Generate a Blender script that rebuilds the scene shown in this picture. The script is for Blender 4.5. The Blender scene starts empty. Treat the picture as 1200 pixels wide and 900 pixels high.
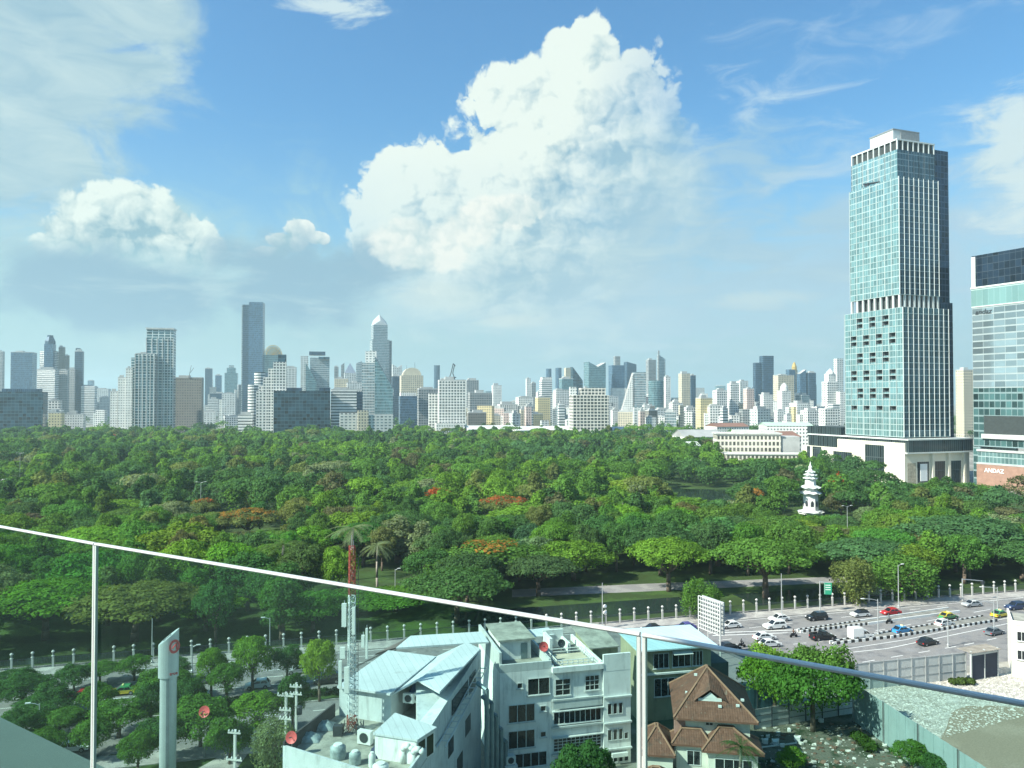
import bpy, math, random
import numpy as np
from mathutils import Vector, Matrix

random.seed(7)
RNG = np.random.default_rng(11)
sc = bpy.context.scene
COL = sc.collection
R_ = math.radians
# ------------------------------------------------------------------ camera model (metres; the terrace is 48 m up)
F, HZ, CZ = 900.0, 468.0, 48.0
PITCH = math.atan((HZ - 450) / F)
CP, SP = math.cos(PITCH), math.sin(PITCH)
def ray(px, py):
    x = (px - 600) / F; y = (450 - py) / F
    return Vector((x, CP - SP * y, SP + CP * y))
def G(px, py, z=0.0):
    d = ray(px, py); t = (z - CZ) / d.z
    return Vector((d.x * t, d.y * t, z))
def A(px, py, Y):
    d = ray(px, py); t = Y / d.y
    return Vector((d.x * t, Y, CZ + d.z * t))
def ztop(py, d): return A(600, py, d).z
RA = R_(14.5)                                    # heading of the avenue
RE = Vector((math.cos(RA), math.sin(RA), 0)); RN = Vector((-math.sin(RA), math.cos(RA), 0))
RO = Vector((0, 160.5, 0))
def road(s, t, z=0.0):                           # s along the avenue, t metres in front of the park fence
    p = RO + RE * s - RN * t; p.z = z; return p

# ------------------------------------------------------------------ mesh builder
class MB:
    def __init__(s): s.v = []; s.f = []; s.m = []; s.uv = []
    def face(s, pts, m=0, uv=None):
        i = len(s.v); s.v += [tuple(p) for p in pts]; s.f.append(tuple(range(i, i + len(pts)))); s.m.append(m)
        s.uv.append(uv if uv else [(0, 0)] * len(pts))
    def prism(s, poly, z0, z1, m=0, mt=None, bottom=True, u0=0.0):
        mt = m if mt is None else mt
        n = len(poly); zt = z1 if isinstance(z1, (list, tuple)) else [z1] * n
        u = u0
        for i in range(n):
            a, b = poly[i], poly[(i + 1) % n]; j = (i + 1) % n
            L = math.hypot(b[0] - a[0], b[1] - a[1])
            s.face([(a[0], a[1], z0), (b[0], b[1], z0), (b[0], b[1], zt[j]), (a[0], a[1], zt[i])], m,
                   [(u, 0), (u + L, 0), (u + L, zt[j] - z0), (u, zt[i] - z0)])
            u += L
        s.face([(p[0], p[1], z) for p, z in zip(poly, zt)], mt)
        if bottom: s.face([(p[0], p[1], z0) for p in reversed(poly)], mt)
    def box(s, x0, x1, y0, y1, z0, z1, m=0, mt=None, rz=0, o=(0, 0)):
        c, n = math.cos(rz), math.sin(rz)
        P = [(o[0] + c * x - n * y, o[1] + n * x + c * y) for x, y in ((x0, y0), (x1, y0), (x1, y1), (x0, y1))]
        s.prism(P, z0, z1, m, mt)
    def tube(s, p, q, r0, r1=None, n=7, m=0, caps=True):
        r1 = r0 if r1 is None else r1
        p, q = Vector(p), Vector(q); d = (q - p)
        if d.length < 1e-6: return
        d.normalize()
        a = d.orthogonal().normalized(); b = d.cross(a)
        c = [(a * math.cos(2 * math.pi * i / n) + b * math.sin(2 * math.pi * i / n)) for i in range(n)]
        for i in range(n):
            j = (i + 1) % n
            s.face([p + c[i] * r0, p + c[j] * r0, q + c[j] * r1, q + c[i] * r1], m)
        if caps:
            s.face([p + c[i] * r0 for i in reversed(range(n))], m); s.face([q + c[i] * r1 for i in range(n)], m)
    def path(s, pts, r0, r1=None, n=7, m=0):
        r1 = r0 if r1 is None else r1; k = len(pts) - 1
        for i in range(k):
            s.tube(pts[i], pts[i + 1], r0 + (r1 - r0) * i / k, r0 + (r1 - r0) * (i + 1) / k, n, m)
    def lathe(s, prof, n=16, m=0, o=(0, 0, 0), sx=1, sy=1):
        for k in range(len(prof) - 1):
            (r0, z0), (r1, z1) = prof[k], prof[k + 1]
            for i in range(n):
                a, b = 2 * math.pi * i / n, 2 * math.pi * (i + 1) / n
                P = lambda r, t, z: (o[0] + r * math.cos(t) * sx, o[1] + r * math.sin(t) * sy, o[2] + z)
                u0, u1 = a * max(r0, r1), b * max(r0, r1)
                q = [P(r0, a, z0), P(r0, b, z0), P(r1, b, z1), P(r1, a, z1)]; uv = [(u0, z0), (u1, z0), (u1, z1), (u0, z1)]
                if r1 < 1e-6: q, uv = q[:3], uv[:3]
                elif r0 < 1e-6: q, uv = q[1:], uv[1:]
                s.face(q, m, uv)
    def slab(s, pts, th, m=0):                    # a thin plate under any (nearly flat) quad
        lo = [(p[0], p[1], p[2] - th) for p in pts]; n = len(pts)
        s.face(pts, m); s.face(list(reversed(lo)), m)
        for i in range(n):
            j = (i + 1) % n
            s.face([lo[i], lo[j], pts[j], pts[i]], m)
    def build(s, name, mats, parent=None, smooth=False):
        me = bpy.data.meshes.new(name); me.from_pydata(s.v, [], s.f)
        for x in (mats if isinstance(mats, (list, tuple)) else [mats]): me.materials.append(x)
        me.polygons.foreach_set('material_index', s.m)
        lay = me.uv_layers.new(name='UVMap')
        lay.data.foreach_set('uv', [c for f in s.uv for p in f for c in p])
        if smooth:
            import bmesh
            bm = bmesh.new(); bm.from_mesh(me); bmesh.ops.remove_doubles(bm, verts=bm.verts, dist=1e-4)
            bmesh.ops.recalc_face_normals(bm, faces=bm.faces)
            for fc in bm.faces: fc.smooth = True
            bm.to_mesh(me); bm.free()
        me.update()
        o = bpy.data.objects.new(name, me); COL.objects.link(o)
        if parent: o.parent = parent
        return o

def tag(o, label, cat, group=None):
    o['label'] = label; o['category'] = cat
    if group: o['group'] = group
    return o
def thing(name, label, cat, loc=(0, 0, 0), rz=0.0, group=None):
    o = bpy.data.objects.new(name, None); COL.objects.link(o)
    o.empty_display_size = 0.5; o.location = loc; o.rotation_euler = (0, 0, rz)
    return tag(o, label, cat, group)
def struct(o, kind='structure'):
    o['kind'] = kind; return o
KIDS = {}
def copy_tree(o, parent=None):
    c = o.copy(); COL.objects.link(c)
    if parent: c.parent = parent
    for k in list(o.children): copy_tree(k, c)
    return c

# ------------------------------------------------------------------ node expressions
class E:
    def __init__(s, nt, k): s.nt = nt; s.k = k
    def op(s, o, *a, clamp=False):
        n = s.nt.nodes.new('ShaderNodeMath'); n.operation = o; n.use_clamp = clamp
        for i, x in enumerate((s,) + a):
            if isinstance(x, E): s.nt.links.new(x.k, n.inputs[i])
            else: n.inputs[i].default_value = x
        return E(s.nt, n.outputs[0])
    def __add__(s, b): return s.op('ADD', b)
    def __radd__(s, b): return s.op('ADD', b)
    def __sub__(s, b): return s.op('SUBTRACT', b)
    def __rsub__(s, b): return (s * -1.0) + b
    def __mul__(s, b): return s.op('MULTIPLY', b)
    def __rmul__(s, b): return s.op('MULTIPLY', b)
    def __truediv__(s, b): return s.op('DIVIDE', b)
    def fract(s): return s.op('FRACT')
    def floor(s): return s.op('FLOOR')
    def gt(s, b): return s.op('GREATER_THAN', b)
    def lt(s, b): return s.op('LESS_THAN', b)
    def max(s, b): return s.op('MAXIMUM', b)
    def min(s, b): return s.op('MINIMUM', b)
    def smooth(s, a, b):                          # smoothstep a..b
        n = s.nt.nodes.new('ShaderNodeMapRange'); n.interpolation_type = 'SMOOTHSTEP'; n.clamp = True
        s.nt.links.new(s.k, n.inputs[0]); n.inputs[1].default_value = a; n.inputs[2].default_value = b
        n.inputs[3].default_value = 0; n.inputs[4].default_value = 1
        return E(s.nt, n.outputs[0])
    def ramp(s, a, b, c=0.0, d=1.0):
        n = s.nt.nodes.new('ShaderNodeMapRange'); n.clamp = True
        s.nt.links.new(s.k, n.inputs[0])
        for i, x in enumerate((a, b, c, d)): n.inputs[i + 1].default_value = x
        return E(s.nt, n.outputs[0])
def vec(nt, x, y, z=0.0):
    n = nt.nodes.new('ShaderNodeCombineXYZ')
    for i, a in enumerate((x, y, z)):
        if isinstance(a, E): nt.links.new(a.k, n.inputs[i])
        else: n.inputs[i].default_value = a
    return n.outputs[0]
def noise(nt, v, scale, detail=4, rough=.55, dist=0.0, out=0, dims='3D', lac=2.0):
    n = nt.nodes.new('ShaderNodeTexNoise'); n.noise_dimensions = dims
    if v is not None: nt.links.new(v, n.inputs['Vector'])
    n.inputs['Scale'].default_value = scale; n.inputs['Detail'].default_value = detail
    n.inputs['Roughness'].default_value = rough; n.inputs['Distortion'].default_value = dist; n.inputs['Lacunarity'].default_value = lac
    return E(nt, n.outputs[out])
def mixc(nt, f, a, b, mode='MIX'):
    n = nt.nodes.new('ShaderNodeMix'); n.data_type = 'RGBA'; n.blend_type = mode
    for i, x in ((0, f), (6, a), (7, b)):
        if isinstance(x, E): nt.links.new(x.k, n.inputs[i])
        elif hasattr(x, 'is_output'): nt.links.new(x, n.inputs[i])
        elif i == 0: n.inputs[i].default_value = x
        else: n.inputs[i].default_value = (*x, 1) if len(x) == 3 else x
    return n.outputs[2]
def new_mat(name):
    m = bpy.data.materials.new(name); m.use_nodes = True; nt = m.node_tree
    return m, nt, nt.nodes['Principled BSDF']
MATS = {}
def mk(name, col, rough=.7, metal=0.0, var=.18, scale=.6, bump=0.0, bscale=6.0, spec=.3, stain=0.0, coat=0.0, seam=0.0):
    if name in MATS: return MATS[name]
    m, nt, b = new_mat(name)
    tc = nt.nodes.new('ShaderNodeTexCoord').outputs['Object']
    n = noise(nt, tc, scale, 5, .6)
    c = mixc(nt, n.ramp(.3, .7), tuple(x * (1 - var) for x in col), tuple(min(1, x * (1 + var)) for x in col))
    if stain:
        mp = nt.nodes.new('ShaderNodeMapping'); mp.inputs['Scale'].default_value = (1, 1, .18); nt.links.new(tc, mp.inputs[0])
        st = noise(nt, mp.outputs[0], 1.3, 6, .65).smooth(.5, .72) * stain
        c = mixc(nt, st, c, tuple(x * .35 for x in col))
    if seam:                                      # lapped sheets: dark joints and rust runs along the fall of the roof
        sp = nt.nodes.new('ShaderNodeSeparateXYZ'); nt.links.new(tc, sp.inputs[0]); q = (E(nt, sp.outputs[0]) * .94 + E(nt, sp.outputs[1]) * .34) / seam
        j = (q.fract() - .5).op('ABSOLUTE').gt(.455); c = mixc(nt, j * .3, c, tuple(x * .3 for x in col))
        wn = nt.nodes.new('ShaderNodeTexWhiteNoise'); wn.noise_dimensions = '1D'; nt.links.new(q.floor().k, wn.inputs['W']); c = mixc(nt, E(nt, wn.outputs['Value']) * .16, c, tuple(x * .55 for x in col))
        c = mixc(nt, noise(nt, tc, .5, 6, .68).smooth(.56, .74) * .35, c, (.24, .19, .15))
    nt.links.new(c, b.inputs['Base Color'])
    b.inputs['Roughness'].default_value = rough; b.inputs['Metallic'].default_value = metal
    b.inputs['Specular IOR Level'].default_value = spec; b.inputs['Coat Weight'].default_value = coat
    if bump:
        bp = nt.nodes.new('ShaderNodeBump'); bp.inputs['Strength'].default_value = bump; bp.inputs['Distance'].default_value = .1
        nt.links.new(noise(nt, tc, bscale, 4, .6).k, bp.inputs['Height']); nt.links.new(bp.outputs[0], b.inputs['Normal'])
    MATS[name] = m; return m
def facade(name, wall, glass, fl=3.4, bay=3.6, a=.16, b=.28, t=.82, grough=.15, gmetal=.0, var=.5, wrough=.75, fin=None, open_=0.0):
    """Wall with a grid of windows; the UV map is in metres. a: side margin of a window, b..t its height share of a storey."""
    if name in MATS: return MATS[name]
    m, nt, bs = new_mat(name)
    uvn = nt.nodes.new('ShaderNodeUVMap'); uvn.uv_map = 'UVMap'
    sp = nt.nodes.new('ShaderNodeSeparateXYZ'); nt.links.new(uvn.outputs[0], sp.inputs[0])
    u, v = E(nt, sp.outputs[0]) / bay, E(nt, sp.outputs[1]) / fl
    fu, fv = u.fract(), v.fract()
    mask = fu.gt(a) * fu.lt(1 - a) * fv.gt(b) * fv.lt(t)
    wn = nt.nodes.new('ShaderNodeTexWhiteNoise'); wn.noise_dimensions = '2D'
    nt.links.new(vec(nt, u.floor(), v.floor()), wn.inputs['Vector']); r = E(nt, wn.outputs['Value'])
    g = mixc(nt, r, tuple(x * (1 - var) for x in glass), tuple(min(1, x * (1 + var)) for x in glass))
    if open_: g = mixc(nt, r.gt(1 - open_), g, tuple(x * .85 for x in wall))     # drawn blinds
    tc = nt.nodes.new('ShaderNodeTexCoord').outputs['Object']
    n = noise(nt, tc, .12, 5, .65)
    w = mixc(nt, n.ramp(.3, .7), tuple(x * .82 for x in wall), tuple(min(1, x * 1.08) for x in wall))
    nt.links.new(mixc(nt, mask, w, g), bs.inputs['Base Color'])
    nt.links.new(mask.ramp(0, 1, wrough, grough).k, bs.inputs['Roughness'])
    nt.links.new((mask * gmetal).k, bs.inputs['Metallic'])
    bs.inputs['Specular IOR Level'].default_value = .45
    if not gmetal:
        bp = nt.nodes.new('ShaderNodeBump'); bp.inputs['Strength'].default_value = .6; bp.inputs['Distance'].default_value = .25; bp.invert = True
        nt.links.new(mask.k, bp.inputs['Height']); nt.links.new(bp.outputs[0], bs.inputs['Normal'])
    MATS[name] = m; return m
# ------------------------------------------------------------------ setting materials
def ground_mat(name, cols, scale=.05, rough=.95, detail=9, bump=.0):
    m, nt, b = new_mat(name)
    tc = nt.nodes.new('ShaderNodeTexCoord').outputs['Object']
    c = cols[0]
    for i, cc in enumerate(cols[1:]):
        n = noise(nt, tc, scale * (1.7 ** i), detail, .65, out=0)
        c = mixc(nt, (n + (.03 * i)).smooth(.46, .6), c, cc)
    fine = noise(nt, tc, scale * 40, 4, .7).ramp(.25, .75, .7, 1.25)
    mm = nt.nodes.new('ShaderNodeVectorMath'); mm.operation = 'SCALE'; nt.links.new(c, mm.inputs[0]); nt.links.new(fine.k, mm.inputs['Scale'])
    nt.links.new(mm.outputs[0], b.inputs['Base Color']); b.inputs['Roughness'].default_value = rough
    b.inputs['Specular IOR Level'].default_value = .2
    if bump:
        bp = nt.nodes.new('ShaderNodeBump'); bp.inputs['Strength'].default_value = bump; bp.inputs['Distance'].default_value = .4
        nt.links.new(noise(nt, tc, scale * 25, 5, .7).k, bp.inputs['Height']); nt.links.new(bp.outputs[0], b.inputs['Normal'])
    return m
M_city = ground_mat('city_ground', [(.2, .2, .18), (.1, .13, .07), (.3, .29, .26)], .012)
M_grass = ground_mat('lawn', [(.035, .075, .018), (.05, .1, .02), (.03, .055, .015)], .06)
M_asph = ground_mat('asphalt', [(.19, .19, .192), (.235, .235, .235), (.14, .14, .143), (.21, .205, .2)], .13)
M_pave = ground_mat('pavement', [(.34, .33, .31), (.42, .41, .38), (.27, .26, .25)], .25)
M_path = ground_mat('park_path', [(.2, .2, .2), (.26, .26, .25)], .2)
M_dirt = ground_mat('lot_dirt', [(.04, .06, .032), (.085, .085, .06), (.022, .045, .018), (.14, .14, .11)], .11, bump=.6)
M_gravel = ground_mat('pale_gravel', [(.5, .48, .43), (.62, .6, .55), (.4, .38, .33)], .35, bump=.8)
M_mud = ground_mat('brown_mud', [(.25, .205, .155), (.29, .24, .185)], .1)
M_white = mk('white_paint', (.72, .73, .7), .6, var=.12)
M_black = mk('black_paint', (.03, .03, .03), .6)
m, nt, b = new_mat('dark_water')
b.inputs['Base Color'].default_value = (.018, .032, .026, 1); b.inputs['Roughness'].default_value = .08
bp = nt.nodes.new('ShaderNodeBump'); bp.inputs['Strength'].default_value = .15; bp.inputs['Distance'].default_value = .1
nt.links.new(noise(nt, nt.nodes.new('ShaderNodeTexCoord').outputs['Object'], .6, 4).k, bp.inputs['Height']); nt.links.new(bp.outputs[0], b.inputs['Normal'])
M_water = m

def sheet(name, pts, mat, z):
    mb = MB(); mb.face([(p[0], p[1], z) for p in pts]); return struct(mb.build(name, mat))
def strip(name, s0, s1, t0, t1, mat, z): return sheet(name, [road(s0, t1), road(s1, t1), road(s1, t0), road(s0, t0)], mat, z)

sheet('ground', [(-6500, -400), (6500, -400), (6500, 9000), (-6500, 9000)], M_city, 0)
sheet('park_lawn', [road(-520, 0), road(560, 0), (205, 395), (190, 880), (-900, 880)], M_grass, .012)
# the avenue
strip('avenue_road', -520, 620, 5, 41, M_asph, .02)
mb = MB(); P = [road(-520, 5), road(620, 5), road(620, -.6), road(-520, -.6)]; mb.prism([(p.x, p.y) for p in P], 0, .14); struct(mb.build('park_pavement', M_pave))
mb = MB(); P = [road(-520, 45), road(-8, 45), road(-8, 41), road(-520, 41)]; mb.prism([(p.x, p.y) for p in P], 0, .14); struct(mb.build('near_pavement', M_pave))
# planted median of the left half, kerbed
mb = MB(); P = [road(-520, 28.5), road(-22, 28.5), road(-16, 26.5), road(-22, 24), road(-520, 24)]; mb.prism([(p.x, p.y) for p in P], 0, .2); struct(mb.build('planted_median', M_grass))
mb = MB()
for t0, t1 in ((28.5, 28.75), (23.75, 24)):
    P = [road(-520, t1), road(-20, t1), road(-20, t0), road(-520, t0)]; mb.prism([(p.x, p.y) for p in P], 0, .24)
struct(mb.build('median_kerb', M_pave))
# lane lines: one marking mesh each
def line(pts, w=.16, dash=None, z=.026):
    mb = MB()
    for a, b in zip(pts, pts[1:]):
        a, b = Vector(a), Vector(b); d = (b - a); L = d.length; d.normalize(); q = Vector((-d.y, d.x, 0)) * w / 2
        k = 0.0
        while k < L:
            e = min(L, k + (dash[0] if dash else L)); p0, p1 = a + d * k, a + d * e
            mb.face([(p.x, p.y, z) for p in (p0 - q, p1 - q, p1 + q, p0 + q)])
            k = e + (dash[1] if dash else 1)
    return struct(mb.build('lane_line', M_white))
for t in (8.6, 12.0, 15.4): line([road(-400, t), road(-14, t)], .16, (3, 5))
for t in (5.5, 19.2): line([road(-400, t), road(500, t)] if t < 6 else [road(-400, t), road(-25, t)], .15)
for t in (32.2, 35.6): line([road(-400, t), road(-14, t)], .16, (3, 5))
line([G(800, 745), G(1000, 722), G(1200, 700)], .16, (3, 5))
line([G(800, 755), G(930, 741), G(945, 742)], .16, (3, 5))
line([G(830, 742), G(938, 738)], .3); line([G(835, 745), G(938, 741)], .3)
line([G(800, 768), G(960, 752), G(1150, 716), G(1230, 703)], .16, (3, 5))
line([G(900, 775), G(1040, 760), G(1180, 731), G(1260, 712)], .18)
line([G(930, 770), G(1060, 750), G(1210, 718)], .16)
line([G(940, 788), G(1130, 756), G(1260, 728)], .16, (3, 4))
# right half: concrete islands with black and white kerbs
def island(a0, a1, w0, w1, name, n):
    root = thing(name[0], name[1], 'traffic island', a0)
    d = (a1 - a0); L = d.length; d.normalize(); q = Vector((-d.y, d.x, 0))
    mb = MB(); mb.prism([tuple((p - a0).xy) for p in (a0 - q * w0, a1 - q * w1, a1 + q * w1, a0 + q * w0)], 0, .3); mb.build('island_slab', mk('old_concrete', (.2, .2, .18), .9, var=.3, stain=.4), root)
    for sgn in (-1, 1):
        k = MB()
        for i in range(n):
            t0, t1 = i / n, (i + 1) / n
            p0 = a0 + d * L * t0 + q * sgn * (w0 + (w1 - w0) * t0); p1 = a0 + d * L * t1 + q * sgn * (w0 + (w1 - w0) * t1)
            o = q * sgn * .22
            pp = [p0, p1, p1 + o, p0 + o]
            if sgn < 0: pp.reverse()
            k.prism([tuple((p - a0).xy) for p in pp], 0, .55, i % 2)
        k.build('striped_kerb', [M_white, M_black], root)
island(G(936, 741), G(1012, 731), .35, .9, ('traffic_island', 'narrow traffic island with black and white kerb behind the dark pickup'), 26)
island(G(1012, 731), G(1118, 716), .95, 1.3, ('traffic_island', 'plain grey traffic island strip beside the red car'), 1)
island(G(974, 755), G(1037, 746), .3, 1.1, ('traffic_island', 'traffic island with bold black and white kerb in front of the white box van'), 16)
island(G(1037, 746), G(1160, 726), 1.2, 1.5, ('traffic_island', 'long dark traffic island with a white railed edge in front of the blue taxi'), 40)
# park path, ponds, pool behind the fence
sheet('park_path', [G(600, 700), G(760, 693), G(1000, 682), G(1000, 675), G(760, 684), G(600, 691)], M_path, .02)
sheet('pond_water', [G(780, 590), G(880, 588), G(870, 574), G(800, 573)], M_water, .024)
sheet('canal_water', [road(-10, -4), road(46, -4), road(46, -16), road(-10, -16)], M_water, .03)
sheet('canal_water', [road(60, -4), road(100, -4), road(100, -15), road(60, -15)], M_water, .03)
sheet('canal_water', [road(-150, -2), road(-30, -2), road(-30, -6), road(-150, -6)], M_water, .03)
# vacant lots at the lower right, lawn at the lower left
sheet('vacant_lot', [G(878, 850), G(1004, 836), G(1075, 905), G(1090, 960), G(880, 960)], M_dirt, .012)
sheet('gravel_yard', [G(990, 806), G(1200, 780), G(1290, 800), G(1290, 990), G(1120, 960)], M_gravel, .012)
mud = []
for i in range(40):
    a = 2 * math.pi * i / 40; r = 1 + .1 * math.sin(3 * a + 1) + .06 * math.sin(7 * a)
    mud.append((84 + 25 * r * math.cos(a), 101 + 20 * r * math.sin(a)))
sheet('mud_puddle', mud, M_mud, .03)
# real stones over the gravel
mb = MB(); rr = random.Random(5)
c0, c1, c2, c3 = G(1003, 806), G(1195, 784), G(1215, 835), G(1095, 868)
for _ in range(7000):
    s, t = rr.random(), rr.random()
    p = (c0 * (1 - s) + c1 * s) * (1 - t) + (c3 * (1 - s) + c2 * s) * t
    h = .05 + .12 * rr.random() ** 4; q = []
    for i in range(5):
        a = 2 * math.pi * i / 5 + rr.random() * .7; q.append((p.x + h * 1.4 * math.cos(a) * (.6 + .5 * rr.random()), p.y + h * 1.2 * math.sin(a)))
    mb.prism(q, 0.0, [h * (.15 + .5 * rr.random()) for _ in q], rr.choice((0, 0, 0, 1)), bottom=False)
struct(mb.build('gravel', [mk('pale_stone', (.56, .55, .5), .9, var=.25), mk('grey_stone', (.42, .41, .37), .9)]), 'stuff')
mb = MB()
for _ in range(520):
    px, py = rr.uniform(885, 1060), rr.uniform(846, 905); p = G(px, py)
    if (px - 885) < 0 or py < 880 - (1010 - px) * 0.0 and px > 1000 + (py - 836) * 1.0: continue
    h = .05 + .2 * rr.random() ** 4; q = []
    for i in range(5):
        a = 2 * math.pi * i / 5 + rr.random() * .8; q.append((p.x + h * 1.7 * math.cos(a), p.y + h * 1.3 * math.sin(a)))
    mb.prism(q, 0.0, [h * (.3 + rr.random()) for _ in q], rr.choice((0, 1, 1, 2, 2)), bottom=False)
struct(mb.build('rubble', [MATS['pale_stone'], MATS['grey_stone'], mk('broken_brick', (.16, .1, .07), .9)]), 'stuff')
sheet('lower_lawn', [G(90, 905), G(130, 884), G(240, 879), G(320, 868), G(335, 905), G(320, 960), G(90, 960)], M_grass, .03)
sheet('side_path', [G(225, 905), G(262, 884), G(290, 884), G(275, 905)], M_pave, .04)
# ------------------------------------------------------------------ trees
def leaf_mat(name, attr=None):
    m, nt, b = new_mat(name); nt.nodes.remove(b)
    out = [n for n in nt.nodes if n.type == 'OUTPUT_MATERIAL'][0]
    if attr:
        a = nt.nodes.new('ShaderNodeAttribute'); a.attribute_name = attr; base = a.outputs['Color']
    else:
        a = nt.nodes.new('ShaderNodeObjectInfo'); base = a.outputs['Color']
    tc = nt.nodes.new('ShaderNodeTexCoord').outputs['Object']
    n = noise(nt, tc, .35, 3, .6).ramp(.3, .7, .7, 1.35)
    at = nt.nodes.new('ShaderNodeAttribute'); at.attribute_name = 'leaf'
    k = n * E(nt, at.outputs['Fac']).ramp(0, 1, .78, 1.25)
    v = nt.nodes.new('ShaderNodeVectorMath'); v.operation = 'SCALE'; nt.links.new(base, v.inputs[0]); nt.links.new(k.k, v.inputs['Scale'])
    d = nt.nodes.new('ShaderNodeBsdfDiffuse'); t = nt.nodes.new('ShaderNodeBsdfTranslucent'); nt.links.new(v.outputs[0], d.inputs[0])
    tcx = mixc(nt, 1.0, v.outputs[0], (1.5, 1.45, .5), 'MULTIPLY'); nt.links.new(tcx, t.inputs[0])
    mx = nt.nodes.new('ShaderNodeMixShader'); mx.inputs[0].default_value = .36
    nt.links.new(d.outputs[0], mx.inputs[1]); nt.links.new(t.outputs[0], mx.inputs[2]); nt.links.new(mx.outputs[0], out.inputs['Surface'])
    return m
M_leaf = leaf_mat('leaves'); M_leaf_far = leaf_mat('far_leaves', 'tint')
M_bark = mk('bark', (.13, .1, .075), .9, var=.3, bump=.6, bscale=9)
M_palebark = mk('pale_bark', (.3, .27, .23), .9, var=.3, bump=.4)

def crown_arrays(lobes, nq, qs, rng, low=-.35, jit=.42, droop=0.0, flat=0.0):
    """Leaf clumps: small faces spread over and through overlapping lobes. lobes: rows of cx, cy, cz, rx, rz."""
    L = np.asarray(lobes, float); w = L[:, 3] * (L[:, 3] + L[:, 4]); w = w / w.sum()
    n = int(nq * 2.4); k = rng.choice(len(L), n, p=w)
    d = rng.normal(size=(n, 3)); d /= np.linalg.norm(d, axis=1)[:, None]
    flip = (d[:, 2] < low) & (rng.random(n) < .8); d[flip, 2] *= -1
    rad = np.where(rng.random(n) < .72, rng.uniform(.8, 1.08, n), rng.uniform(.35, .85, n))
    # uneven outline: bumps along each lobe
    rad *= 1 + .08 * np.sin(d[:, 0] * 7 + k) * np.sin(d[:, 1] * 6 + 2 * k) + .07 * np.sin(d[:, 2] * 13 + d[:, 0] * 9)
    c = L[k]; p = c[:, :3] + d * rad[:, None] * np.stack([c[:, 3], c[:, 3], c[:, 4]], 1)
    if droop: p[:, 2] -= droop * rng.random(n) ** 2
    keep = np.ones(n, bool)
    for i, l in enumerate(L):
        q = (p - l[:3]) / np.array([l[3], l[3], l[4]]); keep &= ~((np.einsum('ij,ij->i', q, q) < .45) & (k != i))
    p, d = p[keep][:nq], d[keep][:nq]; n = len(p)
    nm = d * np.array([1, 1, 1.0]) + rng.normal(size=(n, 3)) * jit + np.array([0, 0, flat]); nm /= np.linalg.norm(nm, axis=1)[:, None]
    a = np.cross(nm, rng.normal(size=(n, 3))); a /= np.linalg.norm(a, axis=1)[:, None]; b = np.cross(nm, a)
    s = qs * rng.uniform(.55, 1.3, n)[:, None]; e = rng.uniform(.55, 1.0, n)[:, None]
    bend = nm * s * .35
    v = np.stack([p - a * s, p - b * s * e - bend, p + a * s, p + b * s * e - bend], 1).reshape(-1, 3)
    return v, n, rng.random(n)
def quads_mesh(name, v, n, leaf, mat, tint=None):
    me = bpy.data.meshes.new(name); me.vertices.add(len(v)); me.vertices.foreach_set('co', v.astype(np.float32).ravel())
    me.loops.add(4 * n); me.loops.foreach_set('vertex_index', np.arange(4 * n, dtype=np.int32))
    me.polygons.add(n); me.polygons.foreach_set('loop_start', np.arange(0, 4 * n, 4, dtype=np.int32))
    me.materials.append(mat)
    at = me.attributes.new('leaf', 'FLOAT', 'FACE'); at.data.foreach_set('value', leaf.astype(np.float32))
    if tint is not None:
        t = me.attributes.new('tint', 'FLOAT_COLOR', 'FACE')
        t.data.foreach_set('color', np.concatenate([tint, np.ones((n, 1))], 1).astype(np.float32).ravel())
    me.update(); return me

def lobes_rain(rng, Rr=9.0, H=12.0):           # wide flat umbrella: one shallow dome with many soft bumps
    o = [(0, 0, H - 3.4, Rr * .8, 2.9)]
    for i in range(30):
        r = Rr * math.sqrt((i + .5) / 30) * .88; a = i * 2.39996 + rng.uniform(-.3, .3)
        z = H - 1.3 - 3.3 * (r / Rr) ** 2 + rng.uniform(-.35, .3)
        o.append((r * math.cos(a), r * math.sin(a), z, rng.uniform(1.3, 2.1), rng.uniform(.8, 1.25)))
    return o
def lobes_round(rng, Rr=6.0, H=13.0, base=3.2, n=30):
    cz = (H + base) / 2; hz = (H - base) / 2; o = [(0, 0, cz, Rr * .84, hz * .84)]
    for i in range(n):
        d = rng.normal(size=3); d /= np.linalg.norm(d); d[2] = abs(d[2]) if rng.random() < .6 else d[2]
        k = rng.uniform(.66, .84)
        o.append((d[0] * Rr * k, d[1] * Rr * k, cz + d[2] * hz * k, rng.uniform(1.2, 2.0), rng.uniform(1.0, 1.6)))
    return o
def lobes_broad(rng, Rr=8.0, H=13.5):
    o = [(0, 0, 7.4, Rr * .7, 4.6)]
    for i in range(6):
        a = i * 1.05 + rng.uniform(-.3, .3); r = Rr * rng.uniform(.4, .6); o.append((r * math.cos(a), r * math.sin(a), rng.uniform(6.6, 10), rng.uniform(2.4, 3.4), rng.uniform(2.2, 3.0)))
    for i in range(30):
        r = Rr * math.sqrt(rng.random()) * .9; a = rng.uniform(0, 2 * math.pi)
        z = 5.0 + (H - 6.4) * (1 - (r / Rr) ** 2) * rng.uniform(.75, 1.0)
        o.append((r * math.cos(a), r * math.sin(a), z, rng.uniform(1.3, 2.2), rng.uniform(1.0, 1.6)))
    return o
def lobes_tall(rng, Rr=4.2, H=16.0):
    o = []
    for i in range(24):
        t = rng.random(); z = 4 + (H - 5.5) * t; r = Rr * (1 - .65 * t ** 1.6) * .7 * math.sqrt(rng.random()); a = rng.uniform(0, 6.28)
        o.append((r * math.cos(a), r * math.sin(a), z, rng.uniform(1.1, 1.9), rng.uniform(1.3, 2.0)))
    return o
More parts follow.
